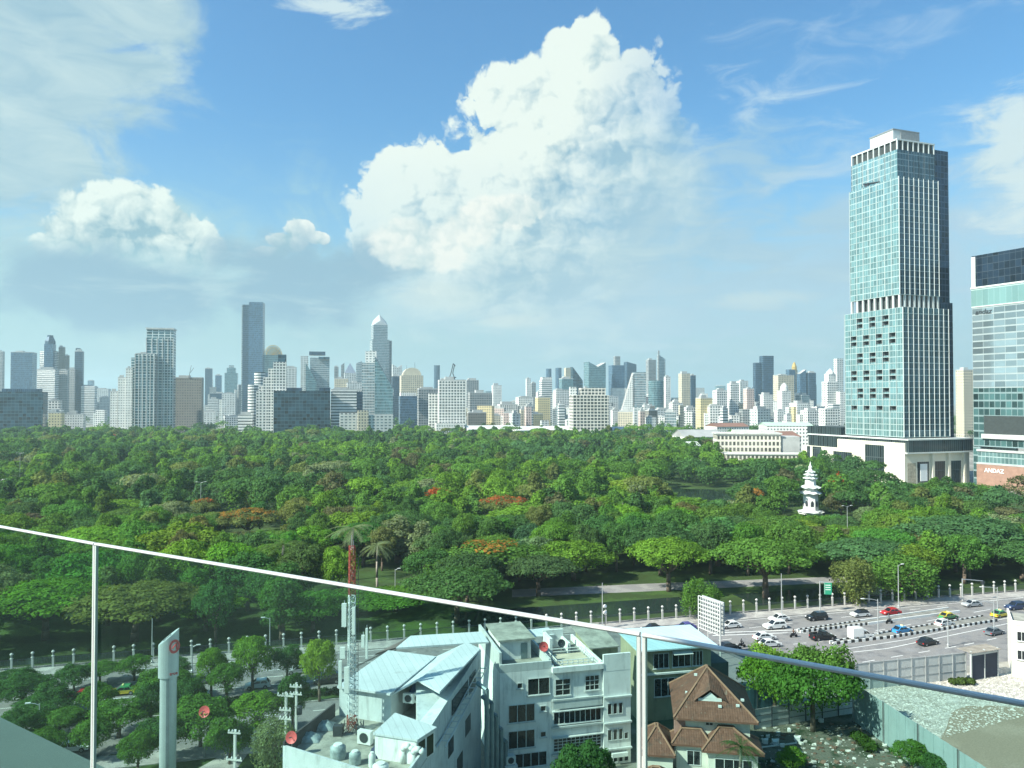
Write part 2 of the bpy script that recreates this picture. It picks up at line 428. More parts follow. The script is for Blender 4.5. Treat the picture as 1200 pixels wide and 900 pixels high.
def trunk_mesh(name, kind, rng, Rr, H, lobes):
    mb = MB(); fork = H * (.34 if kind == 'rain' else .4); r0 = .045 * H * (.8 if kind != 'rain' else 1)
    lean = Vector((rng.uniform(-.3, .3), rng.uniform(-.3, .3), fork))
    mb.path([(0, 0, -.1), (lean.x * .4, lean.y * .4, fork * .5), lean], r0, r0 * .72, 8)
    pick = rng.permutation(len(lobes))[:9 if kind == 'rain' else 7]
    for i in pick:
        e = Vector(lobes[i][:3]); mid = lean.lerp(e, .5) + Vector((0, 0, .12 * (e - lean).length))
        mb.path([lean, mid, e], r0 * .5, r0 * .12, 6)
    o = mb.build(name, M_bark, smooth=True); me = o.data; bpy.data.objects.remove(o); return me
def palm_meshes(seed, H, spread=3.2, nfr=20, fan=False):
    rng = np.random.default_rng(seed); mb = MB()
    for i in range(nfr):
        a = 2 * math.pi * i / nfr + rng.uniform(-.15, .15); el = rng.uniform(-.35, 1.15); L = spread * rng.uniform(.85, 1.15)
        pts = []; 
        for k in range(7):
            t = k / 6; rr = L * t * math.cos(el * (1 - .3 * t)); z = L * t * math.sin(el) - L * .62 * t * t
            pts.append(Vector((rr * math.cos(a), rr * math.sin(a), H + z)))
        side = Vector((-math.sin(a), math.cos(a), 0))
        for k in range(6):
            w = (.2 + .75 * math.sin(math.pi * (k + .7) / 7)) * spread * .17
            p, q = pts[k], pts[k + 1]; m2 = (p + q) / 2
            for sg in (-1, 1):
                for jj in range(3):
                    b0 = p.lerp(q, jj / 3); b1 = p.lerp(q, (jj + .62) / 3); tip = b1 + side * sg * w + (q - p) * .5 - Vector((0, 0, w * .55))
                    mb.face([b0, b1, tip])
    o = mb.build('crown', M_leaf); me = o.data; bpy.data.objects.remove(o)
    at = me.attributes.new('leaf', 'FLOAT', 'FACE'); at.data.foreach_set('value', rng.random(len(me.polygons)).astype(np.float32))
    tb = MB(); tb.path([(0, 0, -.1), (.1, .05, H * .3), (.05, .1, H * .65), (0, 0, H)], .24, .15, 8)
    o = tb.build('trunk', M_palebark, smooth=True); tm = o.data; bpy.data.objects.remove(o)
    return me, tm
TPL = {}
def make_templates():
    spec = {'rain': (lobes_rain, 9.0, 12.0, 8600, .25), 'round': (lobes_round, 6.0, 13.0, 7200, .23),
            'broad': (lobes_broad, 8.0, 13.5, 9000, .26), 'tall': (lobes_tall, 4.2, 16.0, 3600, .27), 'weep': (lobes_round, 6.0, 11.0, 6500, .22)}
    for kind, (fn, Rr, H, nq, qs) in spec.items():
        TPL[kind] = []
        for v in range(4 if kind in ('rain', 'broad', 'round') else 2):
            rng = np.random.default_rng(100 + 17 * v + len(kind))
            lb = fn(rng) if kind != 'weep' else lobes_round(rng, 6.0, 11.0, 2.0)
            V, n, lf = crown_arrays(lb, nq, qs, rng, low=-.2 if kind == 'rain' else -.45, droop=3.0 if kind == 'weep' else .4, flat=.35 if kind == 'rain' else .1)
            TPL[kind].append((quads_mesh('crown', V, n, lf, M_leaf), trunk_mesh('trunk', kind, rng, Rr, H, lb), Rr, H, lb))
    TPL['palm'] = [(*palm_meshes(3, 11.0), 3.2, 12.0, None), (*palm_meshes(4, 9.0, 3.0, 22), 3.0, 10.0, None)]
make_templates()
NAME = {'rain': 'rain_tree', 'round': 'round_tree', 'broad': 'broad_tree', 'tall': 'tall_tree', 'weep': 'weeping_tree', 'palm': 'palm_tree'}
TREES = []
def tree(kind, x, y, width, height, col, label, group='trees of the park', var=None, rot=None, cat=None, blossom=None, trunk=True, name=None):
    T = TPL[kind]; t = T[random.randrange(len(T)) if var is None else var % len(T)]
    root = thing(name or NAME[kind], label, cat or ('palm' if kind == 'palm' else 'tree'), (x, y, 0), random.uniform(0, 6.28) if rot is None else rot, group)
    sx = width / (2 * t[2]); sz = height / t[3]; ex = random.uniform(.86, 1.14)
    for nm, me in (('crown', t[0]), ('trunk', t[1])):
        if nm == 'trunk' and not trunk: continue
        o = bpy.data.objects.new(nm, me); COL.objects.link(o); o.parent = root; o.scale = (sx * ex, sx / ex, sz); o.color = (*col, 1)
    if blossom:                                   # flowering tops: extra clumps on the upper lobes of this crown
        rng = np.random.default_rng(int(abs(x) * 7 + 900)); lb = sorted(t[4], key=lambda l: -l[2])[:blossom[1]]
        V, n, lf = crown_arrays([(l[0], l[1], l[2] + .18, l[3] * 1.04, l[4] * 1.04) for l in lb], 90 * blossom[1], .27, rng, low=.15, flat=.5)
        o = bpy.data.objects.new('blossom', quads_mesh('blossom', V, n, lf, M_leaf)); COL.objects.link(o); o.parent = root; o.scale = (sx * ex, sx / ex, sz); o.color = (*blossom[0], 1)
    TREES.append((x, y, width / 2)); return root

GREEN = {'bright green': (.118, .235, .03), 'mid green': (.084, .185, .034), 'dark green': (.058, .135, .04), 'lime green': (.18, .28, .034),
         'olive green': (.125, .165, .048), 'blue green': (.068, .155, .058), 'brownish green': (.11, .12, .055), 'pale grey green': (.165, .215, .105)}
ORANGE = (.34, .095, .03); AMBER = (.26, .14, .03)
# trees one can pick out: px, top px, width px, distance, kind, colour, label, blossom
HERO = [
 (783, 630, 106, 193, 'rain', 'bright green', 'umbrella shaped bright green tree standing alone on the lawn beside the park path', None),
 (896, 630, 132, 187, 'rain', 'mid green', 'wide umbrella shaped tree between the park path and the green road sign', None),
 (820, 676, 46, 171, 'weep', 'mid green', 'small weeping tree behind the white lattice hoarding frame', None),
 (999, 654, 56, 181, 'weep', 'olive green', 'yellowish weeping tree over the canal right of the green road sign', None),
 (1056, 650, 80, 186, 'weep', 'mid green', 'broad weeping tree over the canal beside a tall lamp post', None),
 (1128, 604, 160, 222, 'rain', 'blue green', 'large spreading blue green tree near the fence below the tall glass tower', None),
 (1195, 632, 100, 205, 'rain', 'dark green', 'dark spreading tree cut by the right picture edge', None),
 (926, 607, 100, 250, 'broad', 'lime green', 'lime green tree rising behind the wide umbrella tree near the pagoda', None),
 (1015, 630, 118, 225, 'rain', 'blue green', 'dull blue green spreading tree between the pagoda and the canal', None),
 (784, 578, 112, 290, 'broad', 'bright green', 'large bright green tree left of the pond', None),
 (566, 634, 150, 232, 'rain', 'mid green', 'spreading tree with an amber flowering patch on its left top', (AMBER, 6)),
 (536, 666, 130, 196, 'rain', 'dark green', 'low dark spreading tree in front of the amber flowering one', None),
 (672, 628, 94, 205, 'broad', 'bright green', 'bright green bushy tree left of the umbrella shaped tree', None),
 (634, 588, 150, 262, 'broad', 'bright green', 'very broad bright green tree in front of the orange flowering tree', None),
 (589, 581, 70, 330, 'rain', 'olive green', 'tree with a vivid orange flowering top in the middle of the park', (ORANGE, 20)),
 (290, 596, 84, 330, 'rain', 'olive green', 'tree with a wide orange and yellow flowering top left of the antenna mast', (AMBER, 18)),
 (240, 583, 36, 390, 'rain', 'olive green', 'small tree with a dull red flowering top below the floodlight pole', (ORANGE, 9)),
 (467, 603, 56, 262, 'tall', 'pale grey green', 'pale grey green feathery tree right of the fan palm', None),
 (494, 608, 44, 270, 'tall', 'pale grey green', 'pale tree with bare grey branches right of the coconut palm', None),
 (400, 589, 66, 300, 'broad', 'brownish green', 'brownish purple leaved tree left of the two palms', None),
 (398, 640, 48, 235, 'round', 'bright green', 'vivid green round tree beside the red top of the antenna mast', None),
 (172, 612, 70, 290, 'rain', 'dark green', 'dark rain tree right of the first rail post', None),
 (110, 606, 70, 300, 'rain', 'dark green', 'dark spreading rain tree just above the first rail post', None),
 (82, 565, 100, 380, 'rain', 'mid green', 'broad mid green tree above the left end of the rail', None),
 (140, 585, 90, 345, 'rain', 'bright green', 'bright topped spreading tree in the left of the park', None),
 (202, 588, 60, 340, 'round', 'pale grey green', 'greyish round tree in the left of the park', None),
 (576, 524, 66, 560, 'round', 'brownish green', 'tall brownish dome shaped tree far back in the centre of the park', None),
 (690, 552, 110, 380, 'round', 'dark green', 'very dark broad tree right of the brownish dome tree', None),
 (740, 560, 70, 350, 'broad', 'lime green', 'lime tree between the dark tree and the pond', None),
 (1115, 562, 120, 330, 'broad', 'mid green', 'green tree with yellow topped edge in front of the podium entrance', None),
 (1020, 548, 60, 350, 'round', 'dark green', 'dark tree against the cream podium wall right of the pagoda', None),
 (1060, 580, 70, 330, 'round', 'dark green', 'dark rounded tree below the podium corner', None),
 (1185, 600, 70, 290, 'broad', 'pale grey green', 'pale green tree at the right picture edge below the brick wall', None),
 (985, 575, 44, 330, 'round', 'brownish green', 'brownish dark tree touching the right side of the pagoda', None),
 (880, 562, 70, 380, 'broad', 'dark green', 'dark green tree left of the pagoda beyond the lawn', None),
 (480, 560, 80, 360, 'broad', 'bright green', 'rounded bright green tree in the left centre of the park', None),
 (430, 545, 90, 420, 'rain', 'mid green', 'wide mid green tree below the wedge shaped glass building', None),
]
for px, py, wpx, d, kind, cn, lab, bl in HERO:
    if not 9.5 < ztop(py, d) < 17: d = (48 - {'rain': 11.5, 'broad': 13.5, 'round': 13, 'tall': 14, 'weep': 9}[kind]) * F / (py - HZ)
    p = A(px, 500, d)
    tree(kind, p.x, p.y, wpx / F * d, ztop(py, d), GREEN[cn], lab, None, blossom=bl)
for px, py, d, v, lab in ((414, 613, 205, 0, 'tall fan palm with a round head standing behind the antenna mast'), (443, 634, 193, 0, 'coconut palm with drooping fronds right of the antenna mast'),
                          (333, 632, 190, 1, 'small palm above the rail left of the antenna mast'), (668, 596, 262, 1, 'thin palm rising between bright green crowns')):
    p = A(px, 500, d); h = ztop(py, d); tree('palm', p.x, p.y, (52 if px < 430 else 40) / F * d, h, (.15, .2, .1) if v == 0 else (.08, .14, .04), lab, None, var=v, name='palm_tree')

# the rest of the canopy: Poisson scatter, nearest as single trees, the far mass as one
def in_park(x, y):
    q = Vector((x, y, 0)) - RO; t = -q.dot(RN)
    if t > (-9 if q.dot(RE) > -15 else -5) or y > 890: return False
    if x > 190 + max(0, (330 - y)) * .35: return False
    if -40 < q.dot(RE) < 104 and -17 < t: return False
    for (a, b, c, d2) in ((205, 238, 600, 1000), ):
        pass
    px = 600 + F * x / y; py = HZ + 48 * F / y
    if 655 < px < 1000 and 674 < py < 707: return False      # lawn and path clearing
    if 770 < px < 890 and 571 < py < 596: return False      # pond
    if abs(x - 116) < 7 and abs(y - 300) < 9: return False    # pagoda
    return True
CLEAR = [(926, 974, 300, 604), (798, 860, 345, 588), (1036, 1078, 425, 566), (848, 926, 520, 538), (388, 468, 214, 692), (1100, 1140, 425, 556), (225, 247, 290, 600), (14, 32, 430, 560), (984, 1000, 250, 615), (560, 618, 284, 603), (255, 325, 250, 622)]
def cap(x, y, h, r):                             # keep clear what the photo shows between the crowns
    px = 600 + F * x / y; m = F * r / y * .8
    for a, b, d, py in CLEAR:
        if a - m < px < b + m and y < d: h = min(h, ztop(py, y))
    return h
def free(x, y, r, grid, cell=22):
    i, j = int(x // cell), int(y // cell)
    for a in range(i - 1, i + 2):
        for b in range(j - 1, j + 2):
            for (u, w, q) in grid.get((a, b), ()):
                if (u - x) ** 2 + (w - y) ** 2 < (.66 * (q + r)) ** 2: return False
    return True
grid = {}
for x, y, r in TREES: grid.setdefault((int(x // 22), int(y // 22)), []).append((x, y, min(r, 9)))
cand = []
for _ in range(42000):
    y = 112 + 788 * random.random() ** .8; x = random.uniform(-.72, .72) * y + random.uniform(-14, 14)
    if not in_park(x, y): continue
    r = random.choice((4.2, 6, 7.2, 8.6, 10, 12)) * (1 + (y > 420) * .08)
    if free(x, y, r, grid):
        grid.setdefault((int(x // 22), int(y // 22)), []).append((x, y, r)); cand.append((y, x, r))
cand.sort()
PAL = ['bright green', 'mid green', 'mid green', 'dark green', 'dark green', 'olive green', 'blue green', 'lime green', 'brownish green']
def pick_col(x, y):
    k = math.sin(x * .021 + 1.3) * math.cos(y * .017 + .4) + random.gauss(0, .5) + .18
    cn = 'bright green' if k > .75 else 'lime green' if k > 1.15 else 'mid green' if k > -.05 else 'dark green' if k > -.8 else 'blue green'
    if random.random() < .07: cn = 'olive green'
    if random.random() < .015: cn = 'brownish green'
    if random.random() < .03: cn = 'pale grey green'
    return cn
N_SINGLE = 240
LAND = [(949, 300, 'the white pagoda'), (828, 330, 'the pond'), (589, 330, 'the orange flowering tree'), (290, 330, 'the amber flowering tree'), (414, 228, 'the fan palm'),
        (236, 400, 'the floodlight pole'), (783, 193, 'the lone umbrella tree'), (1128, 222, 'the big blue green tree'), (110, 300, 'the first rail post'), (690, 380, 'the very dark broad tree')]
SHAPE = {'rain': 'spreading', 'round': 'round crowned', 'broad': 'broad bushy', 'tall': 'slender tall', 'weep': 'weeping', 'palm': 'feathery'}
seen_lab = {}
for y, x, r in cand[:N_SINGLE]:
    cn = pick_col(x, y); u = random.random()
    kind = 'rain' if r > 7 and u < .55 else 'broad' if r > 6.5 else 'palm' if u < .05 and r < 5 else 'tall' if r < 4.6 and u < .4 else 'round'
    h = {'rain': 11.5, 'broad': 14, 'round': 13, 'tall': 15, 'palm': 12}[kind] * random.uniform(.8, 1.2)
    near_road = (Vector((x, y, 0)) - RO).dot(RN) < 22
    if near_road: h *= .85
    h = cap(x, y, h, r)
    if h < 3.5: continue
    px = 600 + F * x / y
    L = min(LAND, key=lambda l: abs(l[0] - px) / 90 + abs(math.log(l[1] / y)) * 5)
    rel = ('behind ' if y > L[1] * 1.06 else 'in front of ') if abs(px - L[0]) < 28 else ('just left of ' if px < L[0] else 'just right of ') if abs(px - L[0]) < 90 else ('well left of ' if px < L[0] else 'well right of ')
    depth = ' by the fence' if near_road else ' deep inside' if y > 300 else ''
    lab = f'{"small " if r < 5 else "big " if r > 9 else ""}{cn} {SHAPE[kind]} {"palm" if kind == "palm" else "tree"}{depth} {rel}{L[2]}'
    lab = lab.replace('in front of the big blue', 'before the big blue')
    if len(lab.split()) > 16: lab = lab.replace('well ', '').replace('just ', '')
    if len(lab.split()) > 16: lab = lab.replace(' deep inside', '')
    if len(lab.split()) > 16: lab = lab.replace('round crowned', 'round').replace('broad bushy', 'bushy')
    tree(kind, x, y, 2 * r * (1.12 if kind != 'palm' else .7), h, tuple(c * random.uniform(.85, 1.15) for c in GREEN[cn]), lab, 'trees of the park', name=NAME[kind])
# far canopy, one mass
VV, TT, LL = [], [], []
rng = np.random.default_rng(5)
for y, x, r in cand[N_SINGLE:]:
    cn = pick_col(x, y); u = rng.random(); h = cap(x, y, rng.uniform(9, 19) if y < 690 else 7.5 + 12 * rng.random() ** 1.6, r)
    if h < 4: continue
    
    hh = h * rng.uniform(.85, 1.1)
    if u < .5 and r > 7:
        lb = [(0, 0, h - 3.2, r * .85, 2.9)] + [(math.cos(a) * q * r, math.sin(a) * q * r, h - 1.2 - 3 * q * q + rng.uniform(-.5, .4), r * .24, 1.2) for q, a in ((rng.uniform(.2, .9), rng.uniform(0, 6.28)) for _ in range(11))]
    else: lb = [(0, 0, h * .55, r * .82, h * .42)] + [(math.cos(a) * q * r, math.sin(a) * q * r, h * (.93 - .42 * q * q) + rng.uniform(-.6, .4), r * .3, h * .12) for q, a in ((rng.uniform(.1, .85), rng.uniform(0, 6.28)) for _ in range(10))]
    nq, qs = (1400, .45) if y < 430 else (800, .62) if y < 600 else (460, .85)
    V, n, lf = crown_arrays(lb, nq, qs, rng, low=-.1, flat=.3)
    V[:, 0] += x; V[:, 1] += y
    c = np.array(GREEN[cn]) * rng.uniform(.85, 1.15)
    T = np.tile(c, (n, 1))
    if rng.random() < .004: T[V.reshape(n, 4, 3)[:, 0, 2] > h * .8] = (ORANGE if rng.random() < .5 else AMBER)
    VV.append(V); TT.append(T); LL.append(lf)
# street and garden trees between the buildings beyond the park
for _ in range(640):
    y = 888 + 1000 * random.random() ** 2.2; x = random.uniform(-.7, .7) * y
    if _ < 200: y = random.uniform(440, 900); x = random.uniform(.26, .46) * y; 
    px = 600 + F * x / y
    if y < 900 and (px > 930 or x < 205): continue
    r = random.uniform(6, 14); h = random.uniform(10, 21)
    lb = [(math.cos(a) * q * r, math.sin(a) * q * r, h * zz, r * .5, h * .25) for q, a, zz in zip((0, .5, .55, .5, .5), (0, 0, 1.4, 2.8, 4.3), (.75, .6, .62, .55, .62))]
    V, n, lf = crown_arrays(lb, 130, 1.25, rng, low=-.1, flat=.3); V[:, 0] += x; V[:, 1] += y
    VV.append(V); TT.append(np.tile(np.array(GREEN[random.choice(('dark green', 'dark green', 'mid green'))]), (n, 1))); LL.append(lf)
V = np.concatenate(VV); T = np.concatenate(TT); L_ = np.concatenate(LL)
o = bpy.data.objects.new('far_woodland', quads_mesh('far_woodland', V, len(T), L_, M_leaf_far, T)); COL.objects.link(o); struct(o, 'stuff')
print('canopy faces', len(T), 'candidates', len(cand), 'single reach', cand[N_SINGLE][0])

# trees on the near side of the fence
NEAR = [
 (250, 760, 40, 125, 'round', 'bright green', 'small bright green tree on the road median, left of a taller one'),
 (298, 744, 46, 127, 'round', 'bright green', 'taller of the small trees on the road median'),
 (376, 746, 46, 123, 'round', 'lime green', 'small lime green tree on the road median left of the antenna mast'),
 (160, 769, 42, 132, 'round', 'mid green', 'small round tree on the road beside the yellow taxi'),
 (143, 820, 70, 110, 'round', 'mid green', 'dark leafy tree with yellowish top in front of the yellow taxi'),
 (238, 812, 84, 107, 'broad', 'mid green', 'broad green tree beside the pylon sign with a red dish in its top'),
 (303, 812, 62, 110, 'round', 'bright green', 'tree with a thin crown in front of the road, left of the utility poles'),
 (30, 788, 66, 122, 'broad', 'dark green', 'very dark tree at the left picture edge by the road'),
 (78, 836, 52, 112, 'round', 'mid green', 'small dark tree half hidden by the left glass pane'),
 (25, 830, 56, 104, 'round', 'dark green', 'dim tree above the concrete ledge at the left edge'),
 (325, 842, 56, 98, 'weep', 'pale grey green', 'greyish shrub like tree beside the utility poles'),
 (12, 800, 60, 128, 'broad', 'dark green', 'dark tree by the road at the very left edge, behind the near ones'),
 (64, 800, 46, 118, 'round', 'dark green', 'dim tree on the median just left of the first glass post'),
 (118, 798, 44, 117, 'broad', 'mid green', 'leafy median tree right of the first glass post'),
 (180, 800, 40, 113, 'round', 'dark green', 'dark tree behind the shaft of the pylon sign'),
 (208, 770, 36, 131, 'round', 'dark green', 'small dark tree on the far pavement right of the pylon sign'),
 (338, 756, 40, 131, 'round', 'dark green', 'dark tree between two bright median trees'),
 (272, 836, 52, 102, 'broad', 'mid green', 'spreading tree over the near pavement left of the utility poles'),
 (196, 838, 58, 103, 'round', 'dark green', 'dark tree in front of the pylon sign foot'),
 (52, 850, 60, 101, 'broad', 'mid green', 'shady tree over the near lanes left of the first glass post'),
 (112, 836, 54, 104, 'broad', 'mid green', 'green tree right behind the first glass post'),
 (90, 776, 44, 127, 'broad', 'dark green', 'dark bushy tree on the road left of the yellow taxi'),
 (268, 778, 40, 123, 'round', 'mid green', 'round median tree below two taller bright ones'),
 (222, 790, 46, 117, 'broad', 'dark green', 'dark median tree right of the pylon sign head'),
 (345, 790, 40, 112, 'round', 'dark green', 'dark round tree behind the shorter utility pole'),
 (15, 860, 66, 97, 'broad', 'dark green', 'dark tree just above the terrace ledge'),
 (165, 856, 46, 99, 'round', 'mid green', 'leafy tree left of the pylon sign foot'),
 (58, 812, 78, 116, 'broad', 'dark green', 'broad dark tree over the road just left of the first glass post'),
 (196, 778, 64, 122, 'broad', 'mid green', 'broad tree half hidden by the pylon sign head'),
 (120, 776, 50, 130, 'rain', 'mid green', 'low spreading tree over the far lanes right of the first glass post'),
 (905, 752, 80, 116, 'broad', 'bright green', 'left crown of the big leafy trees behind the brown roofed house'),
 (950, 748, 106, 112, 'broad', 'mid green', 'largest leafy tree behind the metal sheet fence, right of the brown roofs'),
 (683, 868, 74, 86, 'round', 'dark green', 'dense dark green bush like tree in front of the white shophouse'),
 (1064, 868, 42, 100, 'round', 'mid green', 'round green shrub by the foot of the long hoarding'),
 (1091, 884, 34, 97, 'round', 'dark green', 'smaller dark shrub beside the long hoarding'),
 (925, 880, 30, 100, 'weep', 'bright green', 'low green shrub on the vacant dirt lot'),
]
for px, py, wpx, d, kind, cn, lab in NEAR:
    p = A(px, 500, d); h = ztop(py, d)
    if h < 3: h = 3.2
    tree(kind, p.x, p.y, wpx / F * d, h, GREEN[cn], lab, None)
p = A(866, 500, 92); tree('palm', p.x, p.y, 5.2, max(3.5, ztop(868, 92)), (.03, .08, .025), 'leafy palm in front of the brown roofed house porch', None, var=1)
# hedge on the median and weeds by the gate
def hedge(name, p0, p1, w, h, n, col, label, cat):
    rng = np.random.default_rng(3 + n); L = (p1 - p0).length; k = max(3, int(L / 1.6))
    lb = [(*(p0.lerp(p1, i / (k - 1)) - p0).xy, h * .45, 1.1 * w, h * rng.uniform(.4, .62)) for i in range(k)]
    V, m_, lf = crown_arrays(lb, n, .2, rng); o = bpy.data.objects.new(name, quads_mesh(name, V, m_, lf, M_leaf)); COL.objects.link(o)
    o.location = (p0.x, p0.y, 0); o.color = (*col, 1); return tag(o, label, cat)
hedge('hedge', road(-104, 26.3), road(-64, 26.3), .9, 1.3, 5200, (.03, .07, .022), 'clipped dark hedge along the road median behind the left glass pane', 'hedge')
hedge('hedge', road(-60, 26.3), road(-28, 26.3), .9, 1.2, 4200, (.025, .06, .02), 'clipped hedge on the road median beside the blue roofed building', 'hedge')
hedge('bush', G(1118, 802), G(1136, 802), .8, 1.1, 900, (.06, .1, .025), 'patch of weeds on the gravel beside the dark gate', 'bush')
hedge('bush', G(1005, 868), G(1020, 880), .9, 1.4, 1200, (.05, .1, .02), 'weedy bush at the foot of the long teal hoarding', 'bush')
# ------------------------------------------------------------------ the far city
FM = {
 'white_band': facade('white_banded_wall', (.74, .75, .72), (.06, .1, .11), 3.4, 30, .0, .42, .85, .2),
 'white_grid': facade('white_grid_wall', (.76, .76, .72), (.05, .08, .09), 3.3, 3.4, .2, .22, .8, .3),
 'white_fine': facade('white_fine_wall', (.74, .75, .71), (.09, .13, .14), 3.2, 2.8, .27, .32, .78, .3),
 'pale': facade('pale_wall', (.6, .63, .61), (.12, .17, .18), 3.3, 4.5, .2, .35, .8, .3),
 'cream': facade('cream_wall', (.58, .53, .4), (.08, .1, .1), 3.3, 3.2, .25, .3, .78, .3),
 'ochre': facade('ochre_wall', (.6, .52, .3), (.1, .1, .08), 3.3, 3.0, .28, .32, .76, .3),
 'pink': facade('pink_wall', (.62, .5, .45), (.1, .1, .1), 3.3, 3.2, .27, .3, .78, .3),
 'grey': facade('grey_wall', (.3, .32, .32), (.06, .09, .1), 3.4, 3.4, .18, .28, .8, .25),
 'brown': facade('brown_grey_wall', (.23, .22, .19), (.07, .08, .08), 3.4, 3.0, .24, .28, .78, .3),
 'teal': facade('teal_glass_wall', (.25, .36, .37), (.07, .16, .19), 3.8, 1.6, .06, .12, .95, .1, .35),
 'blue': facade('blue_glass_wall', (.12, .2, .27), (.05, .11, .18), 3.8, 1.7, .06, .1, .96, .1, .35),
 'navy': facade('navy_glass_wall', (.06, .11, .16), (.022, .055, .095), 3.8, 2.2, .08, .14, .94, .12, .3),
 'dark': facade('dark_teal_glass_wall', (.045, .1, .13), (.022, .06, .085), 3.9, 4.0, .05, .14, .96, .12, .35, .95),
 'resi': facade('striped_residence_wall', (.66, .72, .7), (.07, .15, .17), 3.4, 7.0, .07, .22, .95, .15, .3),
 'silver': facade('silver_glass_wall', (.42, .46, .46), (.14, .22, .25), 3.6, 2.0, .1, .2, .9, .15, .4),
}
M_roof = mk('flat_roof', (.36, .36, .34), .9, var=.25, scale=.1)
M_plant = mk('roof_plant_paint', (.42, .44, .43), .8, var=.2, scale=.1)
M_conc = mk('pale_concrete', (.55, .56, .53), .85, var=.15, scale=.15, stain=.4)
M_dkmetal = mk('dark_metal', (.06, .07, .08), .5, .5)
M_steel = mk('steel', (.5, .52, .53), .35, .8)
M_gold = mk('gold_paint', (.5, .36, .12), .4, .4)

def blk(root, name, px0, px1, ytop, d, mat, ratio=.8, y0=None, plant=True, shape=None, top=None):
    """one box of a building; px range and top row give its size at distance d, as seen side on along the building's own axes."""
    yaw = root.rotation_euler[2]; pc = (px0 + px1) / 2; az = math.atan((pc - 600) / F)
    app = (px1 - px0) / F * d * math.cos(az); th = yaw + az
    w = app / (abs(math.cos(th)) + ratio * abs(math.sin(th))); dp = w * ratio
    c = A(pc, 468, d + dp * .5); z1 = ztop(ytop, d); z0 = 0 if y0 is None else ztop(y0, d)
    l = Matrix.Rotation(-yaw, 3, 'Z') @ (Vector((c.x, c.y, 0)) - root.location)
    mb = MB(); x0, x1, ya, yb = l.x - w / 2, l.x + w / 2, l.y - dp / 2, l.y + dp / 2
    P = [(x0, ya), (x1, ya), (x1, yb), (x0, yb)]
    if shape == 'round':
        P = [(l.x + w / 2 * math.cos(2 * math.pi * i / 14), l.y + dp / 2 * math.sin(2 * math.pi * i / 14)) for i in range(14)]
    if shape == 'slope_r': zz = [z1, ztop(top, d), ztop(top, d), z1]
    elif shape == 'slope_l': zz = [ztop(top, d), z1, z1, ztop(top, d)]
    elif shape == 'vee': zz = None
    else: zz = z1
    if shape == 'vee':
        zl = ztop(top, d); mb.prism(P, z0, zl, 0, 1)
        m = l.x + w * .04
        mb.prism([(x0, ya), (m, ya), (m, yb), (x0, yb)], zl + .02, [z1, zl + .3, zl + .3, z1], 0, 1)
        mb.prism([(m + .01, ya), (x1, ya), (x1, yb), (m + .01, yb)], zl + .02, [zl + .3, z1 - 1, z1 - 1, zl + .3], 0, 1)
    else: mb.prism(P, z0, zz, 0, 1)
    o = mb.build(name, [FM[mat] if isinstance(mat, str) else mat, M_roof], root)
    if plant and shape is None and w > 6:
        q = MB(); hh = random.uniform(2.5, 5); a, b = random.uniform(.1, .3), random.uniform(.5, .85)
        q.box(x0 + w * a, x0 + w * b, l.y - dp * .25, l.y + dp * .25, z1, z1 + hh)
        if random.random() < .6: q.box(x0 + w * .08, x0 + w * .08 + 3, l.y - dp * .3, l.y, z1, z1 + hh * .6)
        q.build('roof_plant', M_plant, o)
        r = MB(); e = .35
        for a0, a1, b0, b1 in ((x0, x1, ya, ya + e), (x0, x1, yb - e, yb), (x0, x0 + e, ya + e, yb - e), (x1 - e, x1, ya + e, yb - e)): r.box(a0, a1, b0, b1, z1 - .003, z1 + 1.1)
        r.build('parapet', M_plant, o)
    return o, (l.x, l.y, w, dp, z0, z1)
def bld(label, px, d, yaw=None, name='tower_block', cat='building', group=None):
    p = A(px, 468, d); return thing(name, label, cat, (p.x, p.y, 0), RA if yaw is None else R_(yaw), group)
def simple(label, px0, px1, ytop, d, mat, yaw=None, name='tower_block', group=None, **k):
    r = bld(label, (px0 + px1) / 2, d, yaw, name, group=group); blk(r, 'tower', px0, px1, ytop, d, mat, **k); return r
CITY = []   # (px0, px1, ytop) already taken
LMK = []
def note(px0, px1, short): LMK.append(((px0 + px1) / 2, short))

# --- left end
simple('slim grey tower cut by the left picture edge', -6, 5, 412, 1800, 'grey')
simple('boxy blue glass tower left of the domed tower', 12, 43, 413, 1500, 'blue', ratio=.7); note(12, 43, 'the boxy blue tower')
r = bld('white banded tower with a dark stepped dome and blue glass centre', 58, 1500); 
blk(r, 'tower', 46, 70, 412, 1500, 'white_band'); 
o, g = blk(r, 'glass_bay', 51, 65, 403, 1492, 'blue', plant=False, ratio=1.1)
mb = MB(); mb.lathe([(g[2] * .62, g[5]), (g[2] * .6, ztop(400, 1500)), (g[2] * .36, ztop(395, 1500)), (g[2] * .34, ztop(393, 1500)), (0, ztop(392.6, 1500))], 8, 0, (g[0], g[1], 0)); mb.build('dome', FM['navy'], r)
blk(r, 'stepped_wing', 68, 76, 407, 1510, 'brown'); blk(r, 'stepped_wing', 75, 81, 417, 1510, 'brown'); note(46, 82, 'the dark domed tower')
simple('wide white office slab with horizontal bands in front of the domed tower', 43, 69, 433, 1400, 'white_band', name='office_slab')
simple('plain grey slab right of the banded white slab', 69, 81, 434, 1430, 'grey', name='office_slab')
r = bld('slim dark tower with a notched top at the far left', 92, 1500); blk(r, 'tower', 87, 98, 412, 1500, 'navy'); blk(r, 'tower', 88, 94, 408, 1505, 'navy', plant=False); blk(r, 'lower_wing', 80, 89, 433, 1490, 'grey'); note(80, 98, 'the notched dark tower')
